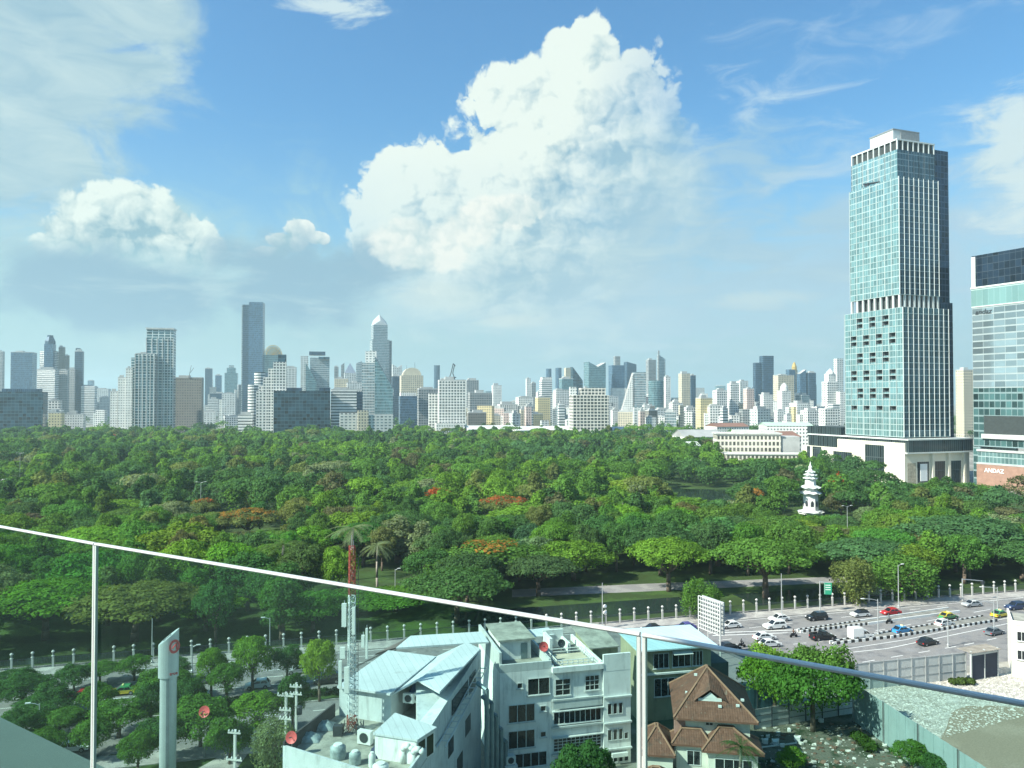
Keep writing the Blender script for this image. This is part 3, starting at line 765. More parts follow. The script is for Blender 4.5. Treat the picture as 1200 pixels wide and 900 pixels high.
r = bld('long dark glass block at the left edge above the trees', 28, 900, name='glass_block'); blk(r, 'tower', -14, 57, 459, 900, 'dark', ratio=.3, plant=False); blk(r, 'roof_cap', 2, 50, 455.5, 915, 'navy', ratio=.2, y0=459.5, plant=False)
simple('small white stepped building beside the dark glass block', 57, 73, 470, 960, 'white_grid', name='apartment_block')
r = bld('low building with an orange and yellow front beside the dark glass block', 66, 905, name='apartment_block'); blk(r, 'tower', 57, 76, 484, 905, 'ochre'); blk(r, 'balcony_band', 57, 75, 480, 912, 'white_band', plant=False)
simple('low white building with many small roofs left of the twin residence', 76, 101, 486, 950, 'white_fine', name='apartment_block', ratio=.5)
simple('white office box with fine horizontal bands left of the twin residence', 95, 114, 453, 1500, 'white_band', name='office_slab')
simple('hazy pale slab behind the banded white box', 112, 130, 456, 1900, 'pale')
# --- twin residence
r = bld('tall twin residence of pale ribs and teal glass with stepped left wings', 180, 950); 
for a, b, t in ((129, 139, 459), (138, 149, 443), (147, 156, 432)): blk(r, 'stepped_wing', a, b, t, 960, 'white_fine')
blk(r, 'tower', 153, 161, 419, 965, 'resi', plant=False)
o, g1 = blk(r, 'tower', 158, 183, 415, 945, 'resi', ratio=.6)
o, g2 = blk(r, 'tower', 171, 206, 387, 962, 'resi', ratio=.6)
q = MB(); q.box(g2[0] - g2[2] / 2 - .8, g2[0] + g2[2] / 2 + .8, g2[1] - g2[3] / 2 - .8, g2[1] + g2[3] / 2 + .8, g2[5] + 1.2, g2[5] + 3); q.build('roof_slab', M_conc, r)
q = MB()
for g in (g1, g2):
    for i in range(6): x = g[0] - g[2] / 2 + g[2] * i / 5; q.box(x - .45, x + .45, g[1] - g[3] / 2 - .9, g[1] - g[3] / 2, 0, g[5] - (0 if g is g1 else 10))
q.build('rib', M_conc, r); note(129, 207, 'the twin residence')
r = bld('brown grey block with a flat top right of the twin residence', 221, 1000, name='apartment_block'); blk(r, 'tower', 204, 239, 443, 1000, 'brown', ratio=.5)
mb = MB(); c = A(224, 468, 1010); mb.tube((0, 0, ztop(443, 1000)), (3, 0, ztop(428, 1000)), .35, .2); mb.tube((1.5, 0, ztop(437, 1000)), (6, 0, ztop(431, 1000)), .25); mb.build('roof_crane', M_dkmetal, r)
simple('thin dark tower between the brown block and the tallest dark tower', 240, 249, 432, 2100, 'navy'); simple('short blue grey tower left of the pointed teal one', 252, 260, 440, 2100, 'blue')
r = bld('hazy teal tower with a pointed crown left of the tallest dark tower', 271, 2000); blk(r, 'tower', 263, 279, 437, 2000, 'teal', plant=False); blk(r, 'crown', 265.5, 276.5, 431, 2005, 'teal', y0=437.2, plant=False); blk(r, 'crown', 268, 274, 428, 2008, 'silver', y0=431.2, plant=False)
simple('row of low dark grey slabs below the pointed teal tower', 246, 272, 461, 1700, 'navy', ratio=.4)
# --- tallest dark tower
r = bld('tallest dark blue glass tower of the left skyline with a notched top', 297, 1500, 8)
blk(r, 'tower', 283.5, 294, 357, 1500, 'navy', ratio=1.2, plant=False); blk(r, 'tower', 291, 310, 354, 1496, 'blue', ratio=.9, plant=False)
mb = MB(); p = Matrix.Rotation(-R_(8), 3, 'Z') @ (A(283.2, 468, 1490) - r.location); mb.box(p.x - .9, p.x + .9, p.y - .6, p.y + .6, 0, ztop(358, 1490)); mb.build('edge_fin', FM['silver'], r)
blk(r, 'lower_wing', 284, 318, 440, 1520, 'blue', plant=False); note(283, 310, 'the tallest dark tower')
# --- tower with a round lattice crown
r = bld('teal tower crowned by a round golden lattice arch', 319, 1600); o, g = blk(r, 'tower', 309, 331, 416, 1600, 'teal', plant=False); blk(r, 'shoulder', 305, 316, 437, 1590, 'blue', plant=False)
mb = MB(); zc = g[5] - 2; rr_ = g[2] * .5
for k, rad in enumerate((rr_, rr_ * .78)):
    pts = [(g[0] + rad * math.cos(math.pi * i / 16), g[1] - g[3] * .3, zc + rad * 1.25 * math.sin(math.pi * i / 16)) for i in range(17)]; mb.path(pts, .75, n=5)
for i in range(1, 8):
    a = math.pi * i / 8; mb.tube((g[0], g[1] - g[3] * .3, zc), (g[0] + rr_ * math.cos(a), g[1] - g[3] * .3, zc + rr_ * 1.25 * math.sin(a)), .4, n=5)
mb.build('lattice_arch', M_gold, r)
mb = MB(); mb.prism([(g[0] + rr_ * .93 * math.cos(math.pi * i / 12), zc + rr_ * 1.16 * math.sin(math.pi * i / 12)) for i in range(13)], g[1] - g[3] * .2, g[1] + g[3] * .3)
mb.v = [(a, c, b) for a, b, c in mb.v]; mb.f = [f[::-1] for f in mb.f]; mb.build('crown_body', FM['teal'], r); note(309, 331, 'the lattice arch tower')
# --- white stepped condominium
r = bld('white stepped condominium with a dark roof box, in front of the tallest dark tower', 318, 890, name='condominium')
for a, b, t in ((303, 312, 452), (308, 319, 442), (314, 324, 432), (320, 336, 424)): blk(r, 'tower', a, b, t, 890 - a * .03, 'white_grid', plant=False)
blk(r, 'roof_box', 325.5, 335.5, 415.5, 892, 'dark', y0=424.2, plant=False); blk(r, 'lower_wing', 300, 320, 458, 880, 'white_grid', plant=False)
simple('round white banded apartment tower beside the stepped condominium', 297.5, 311, 436, 925, 'white_band', shape='round', name='apartment_tower'); simple('shorter round white banded apartment tower', 290, 303, 451, 905, 'white_band', shape='round', name='apartment_tower')
simple('low white banded annex at the edge of the park trees', 279, 297, 487, 885, 'white_band', name='annex'); note(290, 336, 'the stepped white condominium')
simple('plain beige slab right of the stepped condominium', 334, 347.5, 431, 1120, 'pale', name='office_slab')
r = bld('tower of pale blocks with a dark cap and a slanted glass side', 369, 1300); blk(r, 'tower', 352, 361, 417, 1310, 'pale', plant=False); blk(r, 'glass_side', 358, 371, 425, 1296, 'teal', shape='slope_r', top=447, plant=False); blk(r, 'tower', 363, 386, 419, 1312, 'silver', plant=False); blk(r, 'cap', 362, 381, 412, 1316, 'navy', y0=416, plant=False); blk(r, 'cap', 373, 386, 418.2, 1308, 'dark', y0=421, plant=False); note(352, 386, 'the dark capped tower')
r = bld('long dark teal glass block at the park edge', 355, 880, name='glass_block'); blk(r, 'tower', 321, 387.5, 458, 880, 'dark', ratio=.25, plant=False); blk(r, 'roof_cap', 327, 354, 454.5, 886, 'navy', y0=458.2, ratio=.3, plant=False); blk(r, 'roof_cap', 374, 387, 454, 886, 'navy', y0=458.2, ratio=.4, plant=False); note(321, 387, 'the long dark glass block')
r = bld('white office block with bold horizontal bands right of the dark glass block', 402, 900, name='office_block'); blk(r, 'tower', 387.5, 418, 457, 900, 'white_band', ratio=.5); blk(r, 'glass_side', 417, 425, 459, 908, 'navy', plant=False)
r = bld('long low pale building among trees in front of the wedge tower', 428, 868, name='low_building'); blk(r, 'wing', 398, 424, 484, 868, 'pale', ratio=.4, plant=False); blk(r, 'entrance_block', 419, 432, 481, 860, 'cream', plant=False); blk(r, 'wing', 430, 461, 486, 866, 'pale', ratio=.4, plant=False)
# pyramids cluster
simple('tiny tower left of the pyramid roofed block', 391.5, 396.5, 430, 1700, 'grey'); simple('tiny twin tower with sharp top left of the pyramid roof', 399.5, 403.5, 425, 1700, 'grey', shape='slope_l', top=428)
r = bld('block with a grey pyramid roof between the capped tower and the spired tower', 410, 1500); o, g = blk(r, 'tower', 403, 417, 437, 1500, 'pale', plant=False, ratio=1)
mb = MB(); c = [(g[0] - g[2] / 2, g[1] - g[3] / 2), (g[0] + g[2] / 2, g[1] - g[3] / 2), (g[0] + g[2] / 2, g[1] + g[3] / 2), (g[0] - g[2] / 2, g[1] + g[3] / 2)]
for i in range(4): mb.face([(*c[i], g[5]), (*c[(i + 1) % 4], g[5]), (g[0], g[1], ztop(425, 1500))])
mb.build('roof', M_steel, r)
simple('narrow slab with a flared top left of the spired tower', 417, 424, 423, 1600, 'silver', shape='slope_l', top=426)
simple('beige stepped block below the pyramid roof', 392, 408, 444, 1450, 'cream', name='apartment_block'); simple('pale stepped block below the flared slab', 406, 430, 449, 1430, 'pale', name='apartment_block'); simple('white low block left of the wedge tower', 412, 428, 458, 1300, 'white_grid', name='apartment_block')
# --- spired tower
r = bld('tall stone tower with a pyramid crown and spire', 446, 1700, 20); o, g = blk(r, 'tower', 433, 456, 398, 1690, 'silver', plant=False, ratio=.9); blk(r, 'tower', 436, 459, 399, 1712, 'grey', plant=False, ratio=.8); o, g = blk(r, 'tower', 434.3, 454, 381, 1695, 'silver', plant=False, ratio=1)
mb = MB(); s = g[2] / 2
for i in range(4):
    a = [(-s, -s), (s, -s), (s, s), (-s, s)]; p, q = a[i], a[(i + 1) % 4]
    mb.face([(g[0] + p[0], g[1] + p[1], g[5]), (g[0] + q[0], g[1] + q[1], g[5]), (g[0] + (p[0] + q[0]) / 2 * .9, g[1] + (p[1] + q[1]) / 2 * .9, ztop(375.5, 1695))])
    mb.face([(g[0] + p[0], g[1] + p[1], g[5]), (g[0] + (p[0] + q[0]) / 2 * .9, g[1] + (p[1] + q[1]) / 2 * .9, ztop(375.5, 1695)), (g[0], g[1], ztop(367.5, 1695))])
    mb.face([(g[0] + q[0], g[1] + q[1], g[5]), (g[0], g[1], ztop(367.5, 1695)), (g[0] + (p[0] + q[0]) / 2 * .9, g[1] + (p[1] + q[1]) / 2 * .9, ztop(375.5, 1695))])
mb.build('crown', FM['silver'], r); mb = MB(); mb.tube((g[0], g[1], ztop(369, 1695)), (g[0], g[1], ztop(364.5, 1695)), .9, .2); mb.build('spire', M_steel, r); note(433, 459, 'the spired tower')
# --- wedge
r = bld('wedge shaped glass building whose roof slides down to the right', 450, 985, 4); blk(r, 'wall_slab', 424, 443.5, 425, 1000, 'silver', plant=False, ratio=.5); blk(r, 'roof_box', 428, 442, 411.5, 1008, 'pale', y0=425.2, plant=False, ratio=.6)
blk(r, 'glass_wedge', 439, 461.5, 418, 975, 'teal', shape='slope_r', top=455, plant=False, ratio=.6); note(424, 461, 'the wedge tower')
r = bld('beige tower with a curved crown and vertical ribs right of the spired tower', 482, 1300); o, g = blk(r, 'tower', 468, 496, 440, 1300, 'cream', plant=False, ratio=.7)
mb = MB(); mb.prism([(g[0] + g[2] * .42 * math.cos(math.pi * i / 10), g[5] + g[2] * .36 * math.sin(math.pi * i / 10)) for i in range(11)], g[1] - g[3] * .45, g[1] + g[3] * .45); mb.v = [(a, c, b) for a, b, c in mb.v]; mb.f = [f[::-1] for f in mb.f]; mb.build('curved_crown', FM['cream'], r)
mb = MB(); mb.tube((g[0] + 6, g[1], g[5] + 10), (g[0] + 6, g[1], g[5] + 24), .4, .15); mb.tube((g[0] - 8, g[1], g[5] + 8), (g[0] - 8, g[1], g[5] + 18), .4, .15); mb.build('mast', M_dkmetal, r); note(468, 496, 'the curved crown tower')
simple('dark teal tower behind the wedge', 459, 470, 441, 1500, 'navy'); simple('pale tower with a winged roof behind the wedge', 459, 471, 427, 1650, 'pale', shape='vee', top=431)
r = bld('low blue glass office with a white vaulted roof right of the wedge', 478, 1150, name='office_block'); blk(r, 'tower', 467, 489, 464, 1150, 'blue', plant=False); blk(r, 'roof', 468, 488, 460, 1152, 'white_fine', y0=464.2, plant=False)
simple('grey balconied slab left of the white condominium', 489, 513, 456, 1050, 'grey', ratio=.5)
simple('slim round dark tower alone on the horizon', 508, 516, 428, 2500, 'navy', shape='round')
r = bld('tall white condominium with balcony rows and a lower left wing', 530, 890, 10, name='condominium'); blk(r, 'wing', 502, 514, 461, 900, 'white_grid', plant=False); o, g = blk(r, 'tower', 513, 546, 446, 885, 'white_grid', ratio=.5); blk(r, 'lift_tower', 517, 527, 443.5, 893, 'white_fine', plant=False)
mb = MB(); z = g[5]
for p, q in (((-4, 0, z), (-1, 0, z + 9)), ((4, 0, z), (1, 0, z + 9)), ((-1, 0, z + 9), (1.6, 0, z + 20)), ((1, 0, z + 9), (3.2, 0, z + 19)), ((1.6, 0, z + 20), (4, 0, z + 17)), ((-5, 0, z + 4), (5, 0, z + 4))): mb.tube((g[0] + p[0], g[1], p[2]), (g[0] + q[0], g[1], q[2]), .55, n=5)
mb.build('roof_sculpture', M_dkmetal, r); blk(r, 'podium', 510, 545, 496, 876, 'white_fine', plant=False, ratio=.4); note(502, 546, 'the tall white condominium')
simple('grey tower right of the tall white condominium', 545, 561, 446, 1350, 'grey'); simple('wide grey glass block with a pale roof', 548, 577, 461, 1100, 'grey', ratio=.5); simple('brown grey low block below the wide grey one', 547, 570, 484, 960, 'brown', ratio=.4, name='apartment_block')
simple('white cylinder like apartment block on the horizon', 576, 588, 452, 1500, 'white_fine', name='apartment_tower')
simple('thin white blade tower', 616, 622, 444, 1400, 'white_fine'); simple('grey blade tower beside the thin white one', 622, 628, 449, 1500, 'grey')
r = bld('white topped tower with fine bands in the centre of the skyline', 640, 1300); blk(r, 'tower', 632, 647, 446, 1300, 'white_band'); blk(r, 'roof_box', 633, 647, 442, 1303, 'white_fine', y0=446.2, plant=False); note(632, 647, 'the white topped tower')
simple('pale yellow apartment block below the white topped tower', 627, 645, 466, 1150, 'ochre', name='apartment_block'); simple('white apartment block left of the pale yellow one', 604, 625, 466, 1180, 'white_fine', name='apartment_block')
simple('blue grey round topped tower, left of a pair', 639, 647, 432, 2200, 'blue', shape='round'); simple('blue grey round topped tower, right of a pair', 650, 659, 431, 2200, 'blue', shape='round'); simple('pale teal slab below the round topped pair', 655, 672, 444, 1500, 'teal')
r = bld('tower with a dark slanted right side and pale stepped left side', 674, 1800); blk(r, 'tower', 661, 671, 431, 1800, 'cream', plant=False); blk(r, 'dark_wing', 668, 683, 430, 1790, 'dark', shape='slope_r', top=446, plant=False); note(661, 683, 'the dark slanted tower')
simple('teal glass tower with a V notched crown', 684, 710, 424, 1700, 'teal', shape='vee', top=430); note(684, 710, 'the V notched tower')
r = bld('blue glass tower with a slim raised core', 722, 1750); blk(r, 'tower', 713, 732, 428, 1750, 'blue', plant=False); blk(r, 'core', 719, 727, 417.5, 1758, 'grey', plant=False)
simple('dark hazy tower with a slanted top right of the raised core tower', 731, 746, 424, 2000, 'navy', shape='slope_r', top=427)
r = bld('white sail shaped building with a long slanted left edge', 742, 1150, 4); blk(r, 'sail_wall', 727, 741, 482, 1140, 'white_fine', shape='slope_l', top=482, plant=False); blk(r, 'sail_wall', 727.5, 742, 437, 1150, 'white_fine', shape='slope_l', top=480, plant=False, ratio=.6); blk(r, 'tower', 741, 757, 436, 1152, 'silver', plant=False); note(727, 757, 'the sail shaped building')
r = bld('white grid framed tower standing alone before the skyline', 690, 850, 6, name='grid_tower'); blk(r, 'tower', 666.5, 713.5, 463, 850, FM.setdefault('bigrid', facade('big_white_grid_wall', (.7, .68, .6), (.035, .05, .05), 3.5, 3.9, .14, .2, .86, .4)), ratio=.6, plant=False); blk(r, 'upper_storeys', 678, 710, 454.5, 858, 'bigrid', plant=False, ratio=.5, y0=463.1); blk(r, 'upper_storeys', 667, 676, 453.5, 858, 'white_fine', plant=False, y0=463.1); note(666, 713, 'the white grid tower')
simple('salmon pink block with white balconies', 748, 756, 482, 900, 'pink', name='apartment_block'); simple('white low block beside the salmon pink one', 755, 769, 490, 905, 'white_fine', name='apartment_block')
simple('pair of slabs merged left of the needle topped tower', 757, 769, 422, 1850, 'grey')
r = bld('slim tower with a needle like slanted top', 775, 1800); blk(r, 'tower', 770, 780, 416, 1800, 'silver', shape='slope_r', top=421, plant=False); blk(r, 'fin', 771, 773, 411, 1795, 'grey', plant=False); note(757, 780, 'the needle topped tower')
simple('teal curved glass block below the needle topped tower', 757, 781, 446, 1350, 'teal', shape='round'); simple('white slab right of the curved teal block', 778, 786, 442, 1300, 'white_fine'); simple('beige tower with a rounded top', 795, 809, 438, 1400, 'cream', shape=None); simple('dark small tower right of the beige one', 808, 815.5, 440, 1600, 'navy')
simple('yellow ochre block with a grey shaded side', 815, 835, 467, 1000, 'ochre', name='apartment_block'); note(815, 834, 'the yellow ochre block')
simple('white twin condominium with dark balcony columns, the left half', 835, 852, 458, 1080, 'white_grid', name='condominium'); simple('white twin condominium with dark balcony columns, the right half', 852, 866, 450, 1100, 'white_grid', name='condominium'); simple('grey white slab behind the twin condominium', 863, 877, 447, 1250, 'pale'); simple('pink white apartment block right of the twin condominium', 871, 884, 456, 1150, 'pink', name='apartment_block')
r = bld('pair of dark navy towers joined side by side, the right one taller', 896, 1500, 8); blk(r, 'tower', 882.5, 892, 425, 1500, 'navy', plant=False, ratio=1); blk(r, 'tower', 890, 907, 417, 1495, 'navy', plant=False); note(883, 907, 'the dark navy pair')
simple('cream block with a flat top right of the navy pair', 906, 931, 440, 1300, 'cream', ratio=.5); simple('white round shouldered block below the navy pair', 889, 906, 463, 1150, 'white_fine', name='apartment_block')
r = bld('cream domed apartment tower below the flat cream block', 919, 1120, name='apartment_tower'); o, g = blk(r, 'tower', 911, 927, 458, 1120, 'white_fine', plant=False); mb = MB(); mb.lathe([(g[2] * .42, g[5]), (g[2] * .36, g[5] + 6), (g[2] * .2, g[5] + 10), (0, g[5] + 12)], 12, 0, (g[0], g[1], 0)); mb.build('dome', M_conc, r)
r = bld('cluster tower with a golden dome', 930, 1650); o, g = blk(r, 'tower', 921, 932, 433, 1650, 'blue', plant=False); o, g = blk(r, 'dome_tower', 927, 935, 434, 1660, 'cream', plant=False); mb = MB(); mb.lathe([(g[2] * .5, g[5]), (g[2] * .48, g[5] + 8), (g[2] * .25, g[5] + 15), (0, g[5] + 19)], 10, 0, (g[0], g[1], 0)); mb.build('dome', M_gold, r)
simple('blue glass tower with a sloping top right of the golden dome', 934, 945, 433, 1600, 'blue', shape='slope_l', top=438); simple('dark blue glass tower right of the sloping one', 944, 956.5, 437, 1600, 'navy')
r = bld('ornate white condominium left of the tall glass tower', 974, 1100, name='condominium'); blk(r, 'tower', 963, 982, 447, 1100, 'white_grid', plant=False); o, g = blk(r, 'upper_storeys', 966, 980, 438, 1104, 'white_fine', plant=False, y0=447.1); blk(r, 'wing', 980, 992, 459, 1095, 'white_fine', plant=False)
mb = MB(); mb.lathe([(g[2] * .5, g[5]), (g[2] * .4, g[5] + 3), (g[2] * .15, g[5] + 6), (0, g[5] + 8)], 8, 0, (g[0], g[1], 0)); mb.build('roof', M_conc, r)
simple('plain grey green slab behind the ornate condominium', 977, 988.5, 420, 1300, 'pale', plant=False); simple('beige tower seen between the two big right hand towers', 1120, 1142, 434, 900, 'cream'); note(963, 988, 'the ornate white condominium')

# --- filler: the small buildings of the far city, each its own thing
rf = random.Random(21)
COLN = {'white_band': 'white banded', 'white_grid': 'white gridded', 'white_fine': 'white', 'pale': 'pale grey', 'cream': 'cream', 'ochre': 'ochre', 'pink': 'pinkish', 'grey': 'grey', 'brown': 'brown grey', 'teal': 'teal glass', 'blue': 'blue glass', 'navy': 'dark', 'silver': 'silver glass'}
used = {}
def filler(px, w, yt, d, mat):
    L = sorted(LMK, key=lambda l: abs(l[0] - px)); nm = min(L, key=lambda l: abs(l[0] - px))
    rel = 'left of' if px < nm[0] - 12 else 'right of' if px > nm[0] + 12 else 'below'
    size = 'low' if yt > 478 else 'mid height' if yt > 460 else 'tall'; wid = 'wide ' if w > 19 else 'narrow ' if w < 9 else ''
    far = 'distant ' if d > 1700 else ''
    lab = f'{far}{wid}{size} {COLN[mat]} building {rel} {nm[1]}'
    k = used.get(lab, 0); used[lab] = k + 1
    if k: lab = f'{far}{wid}{size} {COLN[mat]} building with {["a flat roof", "a stepped roof", "roof tanks"][k % 3]} {rel} {nm[1]}'
    r = bld(lab, px, d, rf.choice((14.5, 14.5, 4, 25, -12)), 'city_building', group='small buildings of the far city')
    blk(r, 'tower', px - w / 2, px + w / 2, yt, d, mat, ratio=rf.uniform(.5, 1), plant=rf.random() < .75)
    if rf.random() < .35: blk(r, 'wing', px - w * .7, px - w * .2, yt + rf.uniform(3, 9), d + 5, rf.choice(('white_fine', 'pale', mat)), plant=False)
k = 0
for _ in range(265):
    zone = rf.random()
    px = rf.uniform(560, 992) if zone < .78 else rf.uniform(96, 290) if zone < .9 else rf.uniform(440, 560)
    lay = rf.random()
    if _ < 150 and lay < .26: d = rf.uniform(1900, 3600); yt = rf.gauss(455, 6); w = rf.uniform(5, 13); mat = rf.choice(('blue', 'grey', 'pale', 'teal', 'navy', 'white_fine'))
    elif _ < 150 and lay < .66: d = rf.uniform(1300, 1900); yt = rf.gauss(467, 6); w = rf.uniform(7, 20); mat = rf.choice(('white_fine', 'white_grid', 'white_fine', 'pale', 'cream', 'white_band', 'grey', 'pink', 'white_grid', 'silver'))
    elif _ >= 150: px = rf.uniform(545, 988); d = rf.uniform(930, 1500); yt = rf.uniform(472, 493); w = rf.uniform(6, 18); mat = rf.choice(('white_fine', 'white_grid', 'pale', 'cream', 'white_fine', 'brown', 'white_band', 'pink', 'silver'))
    else: d = rf.uniform(930, 1300); yt = rf.gauss(480, 5); w = rf.uniform(9, 26); mat = rf.choice(('white_fine', 'white_grid', 'pale', 'cream', 'white_fine', 'brown', 'white_band', 'white_grid', 'ochre', 'grey'))
    yt = max(440, min(494, yt))
    filler(px, w, yt, d, mat)
# low roofs along the far edge of the park
M_tin = mk('white_sheet_roof', (.6, .62, .6), .5, var=.1, scale=.05); M_redtin = mk('rust_roof', (.22, .12, .09), .8, scale=.05); M_greentin = mk('pale_green_roof', (.42, .56, .45), .55, var=.08, scale=.05); M_greytin = mk('grey_sheet_roof', (.34, .35, .34), .6, var=.2, scale=.05)
def shed(label, px0, px1, ye, yr, d, depth, mat, yaw=14.5, arch=False):
    r = bld(label, (px0 + px1) / 2, d, yaw, 'low_hall', 'hall'); w = (px1 - px0) / F * d; ze, zr = ztop(ye, d), ztop(yr, d)
    mb = MB(); mb.box(-w / 2, w / 2, 0, depth, 0, ze); mb.build('wall', FM['white_fine'], r)
    mb = MB(); n = 8 if arch else 2; prof = [(-.4 + (depth + .8) * i / n, ze + .02 + (zr - ze) * (math.sin(math.pi * i / n) if arch else 1 - abs(2 * i / n - 1))) for i in range(n + 1)]
    for a, b in zip(prof, prof[1:]): mb.slab([(-w / 2 - .4, a[0], a[1]), (w / 2 + .4, a[0], a[1]), (w / 2 + .4, b[0], b[1]), (-w / 2 - .4, b[0], b[1])], .2)
    for x in (-w / 2, w / 2): mb.face([(x, *p) for p in prof])
    mb.build('roof', mat, r)
shed('long white roofed hall at the park edge below the white grid tower', 604, 690, 504, 500, 870, 40, M_tin); shed('white vaulted hall beside the park trees right of the grid tower', 676, 742, 508, 501, 850, 45, M_tin, arch=True)
shed('low white roofs left of the long hall', 548, 606, 503, 499, 880, 30, M_tin); shed('pale green roofed hall left of the tall glass tower', 899, 952, 499, 495.5, 690, 34, M_greentin, yaw=-6); shed('low rust red roof behind the school building', 838, 880, 500, 496, 800, 25, M_redtin)
shed('grey hipped roofs left of the school building', 800, 850, 512, 504, 640, 25, M_greytin); shed('small brown roof right of the school building', 914, 940, 512, 506, 560, 22, M_redtin); shed('small white house left of the school building', 806, 822, 523, 518, 560, 14, M_tin)
# --- cream school building
r = bld('long cream four storey school building with regular windows', 885, 520, 0, 'school_building'); r.rotation_euler[2] = R_(-6)
sb = facade('school_wall', (.66, .63, .54), (.1, .1, .085), 4.0, 2.6, .2, .2, .82, .4)
w = 45.0; mb = MB(); h = ztop(509, 520); mb.box(-w * .57, w * .37, 0, 16, 0, h); mb.build('main_block', [sb], r)
mb = MB(); mb.box(-w * .57 - .8, w * .37 + .8, -.8, 16.8, h, h + 1); mb.box(-w * .3, w * .3, 4, 13, h + 1, h + 2.6); mb.build('roof', M_conc, r)
mb = MB(); mb.box(w * .37 + .02, w * .65, 1, 17, 0, h - 1.5); mb.build('end_block', M_plant, r)
mb = MB(); mb.box(-w * .5, w * .62, -19, -4, 0, ztop(533, 500)); mb.build('front_wing', [sb], r); mb = MB(); mb.box(-w * .5 - .5, w * .62 + .5, -19.5, -3.8, ztop(533, 500), ztop(533, 500) + .6); mb.build('front_roof', M_conc, r)
# ------------------------------------------------------------------ the tall glass tower on its podium
def text_mesh(body, size, extrude=.06, shear=0.0, bold=0.0):
    c = bpy.data.curves.new('lettering', 'FONT'); c.body = body; c.size = size; c.extrude = extrude; c.shear = shear; c.offset = bold; c.resolution_u = 3
    o = bpy.data.objects.new('lettering', c); COL.objects.link(o); bpy.context.view_layer.update()
    me = bpy.data.meshes.new_from_object(o.evaluated_get(bpy.context.evaluated_depsgraph_get())); bpy.data.objects.remove(o); return me
TY = R_(20.0)
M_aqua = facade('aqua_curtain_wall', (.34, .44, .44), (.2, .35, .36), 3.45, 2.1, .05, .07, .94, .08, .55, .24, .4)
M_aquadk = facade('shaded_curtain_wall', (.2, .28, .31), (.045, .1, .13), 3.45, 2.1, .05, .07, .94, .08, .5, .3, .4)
M_navyc = facade('navy_curtain_wall', (.05, .09, .14), (.02, .05, .085), 3.45, 2.6, .08, .1, .93, .1, .4, .6)
M_fin = mk('white_fin', (.6, .64, .62), .45, .1, var=.05)
M_cream = mk('cream_stone', (.72, .68, .56), .8, var=.06, scale=.12, stain=.12)
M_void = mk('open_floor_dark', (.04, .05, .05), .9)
M_podglass = facade('podium_dark_glass', (.05, .07, .07), (.025, .04, .045), 8.0, 1.5, .12, .03, .97, .12, .3, .5)
pc = G(1060.5, 571)
T0 = thing('glass_tower', 'tallest aqua glass skyscraper with white fins on a cream podium at the right', 'skyscraper', (pc.x, pc.y, 0), TY)
# local frame: x along the right face, y along the left face (away)
def grid_fins(x0, y0, w, dp, z0, z1, nx, ny, fl, parent, fin=.18, out=.3, name='fin_grid'):
    m, h = MB(), MB()
    for i in range(nx + 1): x = x0 + w * i / nx; m.box(x - fin / 2, x + fin / 2, y0 - out, y0 - .003, z0, z1)
    for i in range(ny + 1): y = y0 + dp * i / ny; m.box(x0 - out, x0 - .003, y - fin / 2, y + fin / 2, z0, z1)
    k = int((z1 - z0) / fl)
    for i in range(k + 1):
        z = z0 + fl * i; h.box(x0 - out * .4, x0 + w, y0 - out * .4, y0 - .005, z - .12, z + .12); h.box(x0 - out * .4, x0 - .005, y0, y0 + dp, z - .12, z + .12)
    m.build(name, M_fin, parent); h.build('floor_band', mk('floor_band', (.36, .46, .45), .5, .2, var=.05), parent)
zb = 24.0; LW, LD = 34.0, 43.0; ox, oy = 4.0, 4.0
zmid = ztop(359, 428); ztopb = ztop(209, 434)
# lower body: left face is a real grid with recessed balconies
low = MB(); ny, fl = 9, 3.45; nf = int((zmid - 27) / fl); H0 = 27.0; zl = H0 + nf * fl
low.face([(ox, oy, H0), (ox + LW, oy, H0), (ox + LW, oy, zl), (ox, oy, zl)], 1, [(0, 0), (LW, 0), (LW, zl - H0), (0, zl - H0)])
low.face([(ox + LW, oy, H0), (ox + LW, oy + LD, H0), (ox + LW, oy + LD, zl), (ox + LW, oy, zl)], 1, [(0, 0), (LD, 0), (LD, zl - H0), (0, zl - H0)])
low.face([(ox + LW, oy + LD, H0), (ox, oy + LD, H0), (ox, oy + LD, zl), (ox + LW, oy + LD, zl)], 1, [(0, 0), (LW, 0), (LW, zl - H0), (0, zl - H0)])
low.face([(ox, oy, zl), (ox + LW, oy, zl), (ox + LW, oy + LD, zl), (ox, oy + LD, zl)], 2)
BAL = []; cw = LD / ny
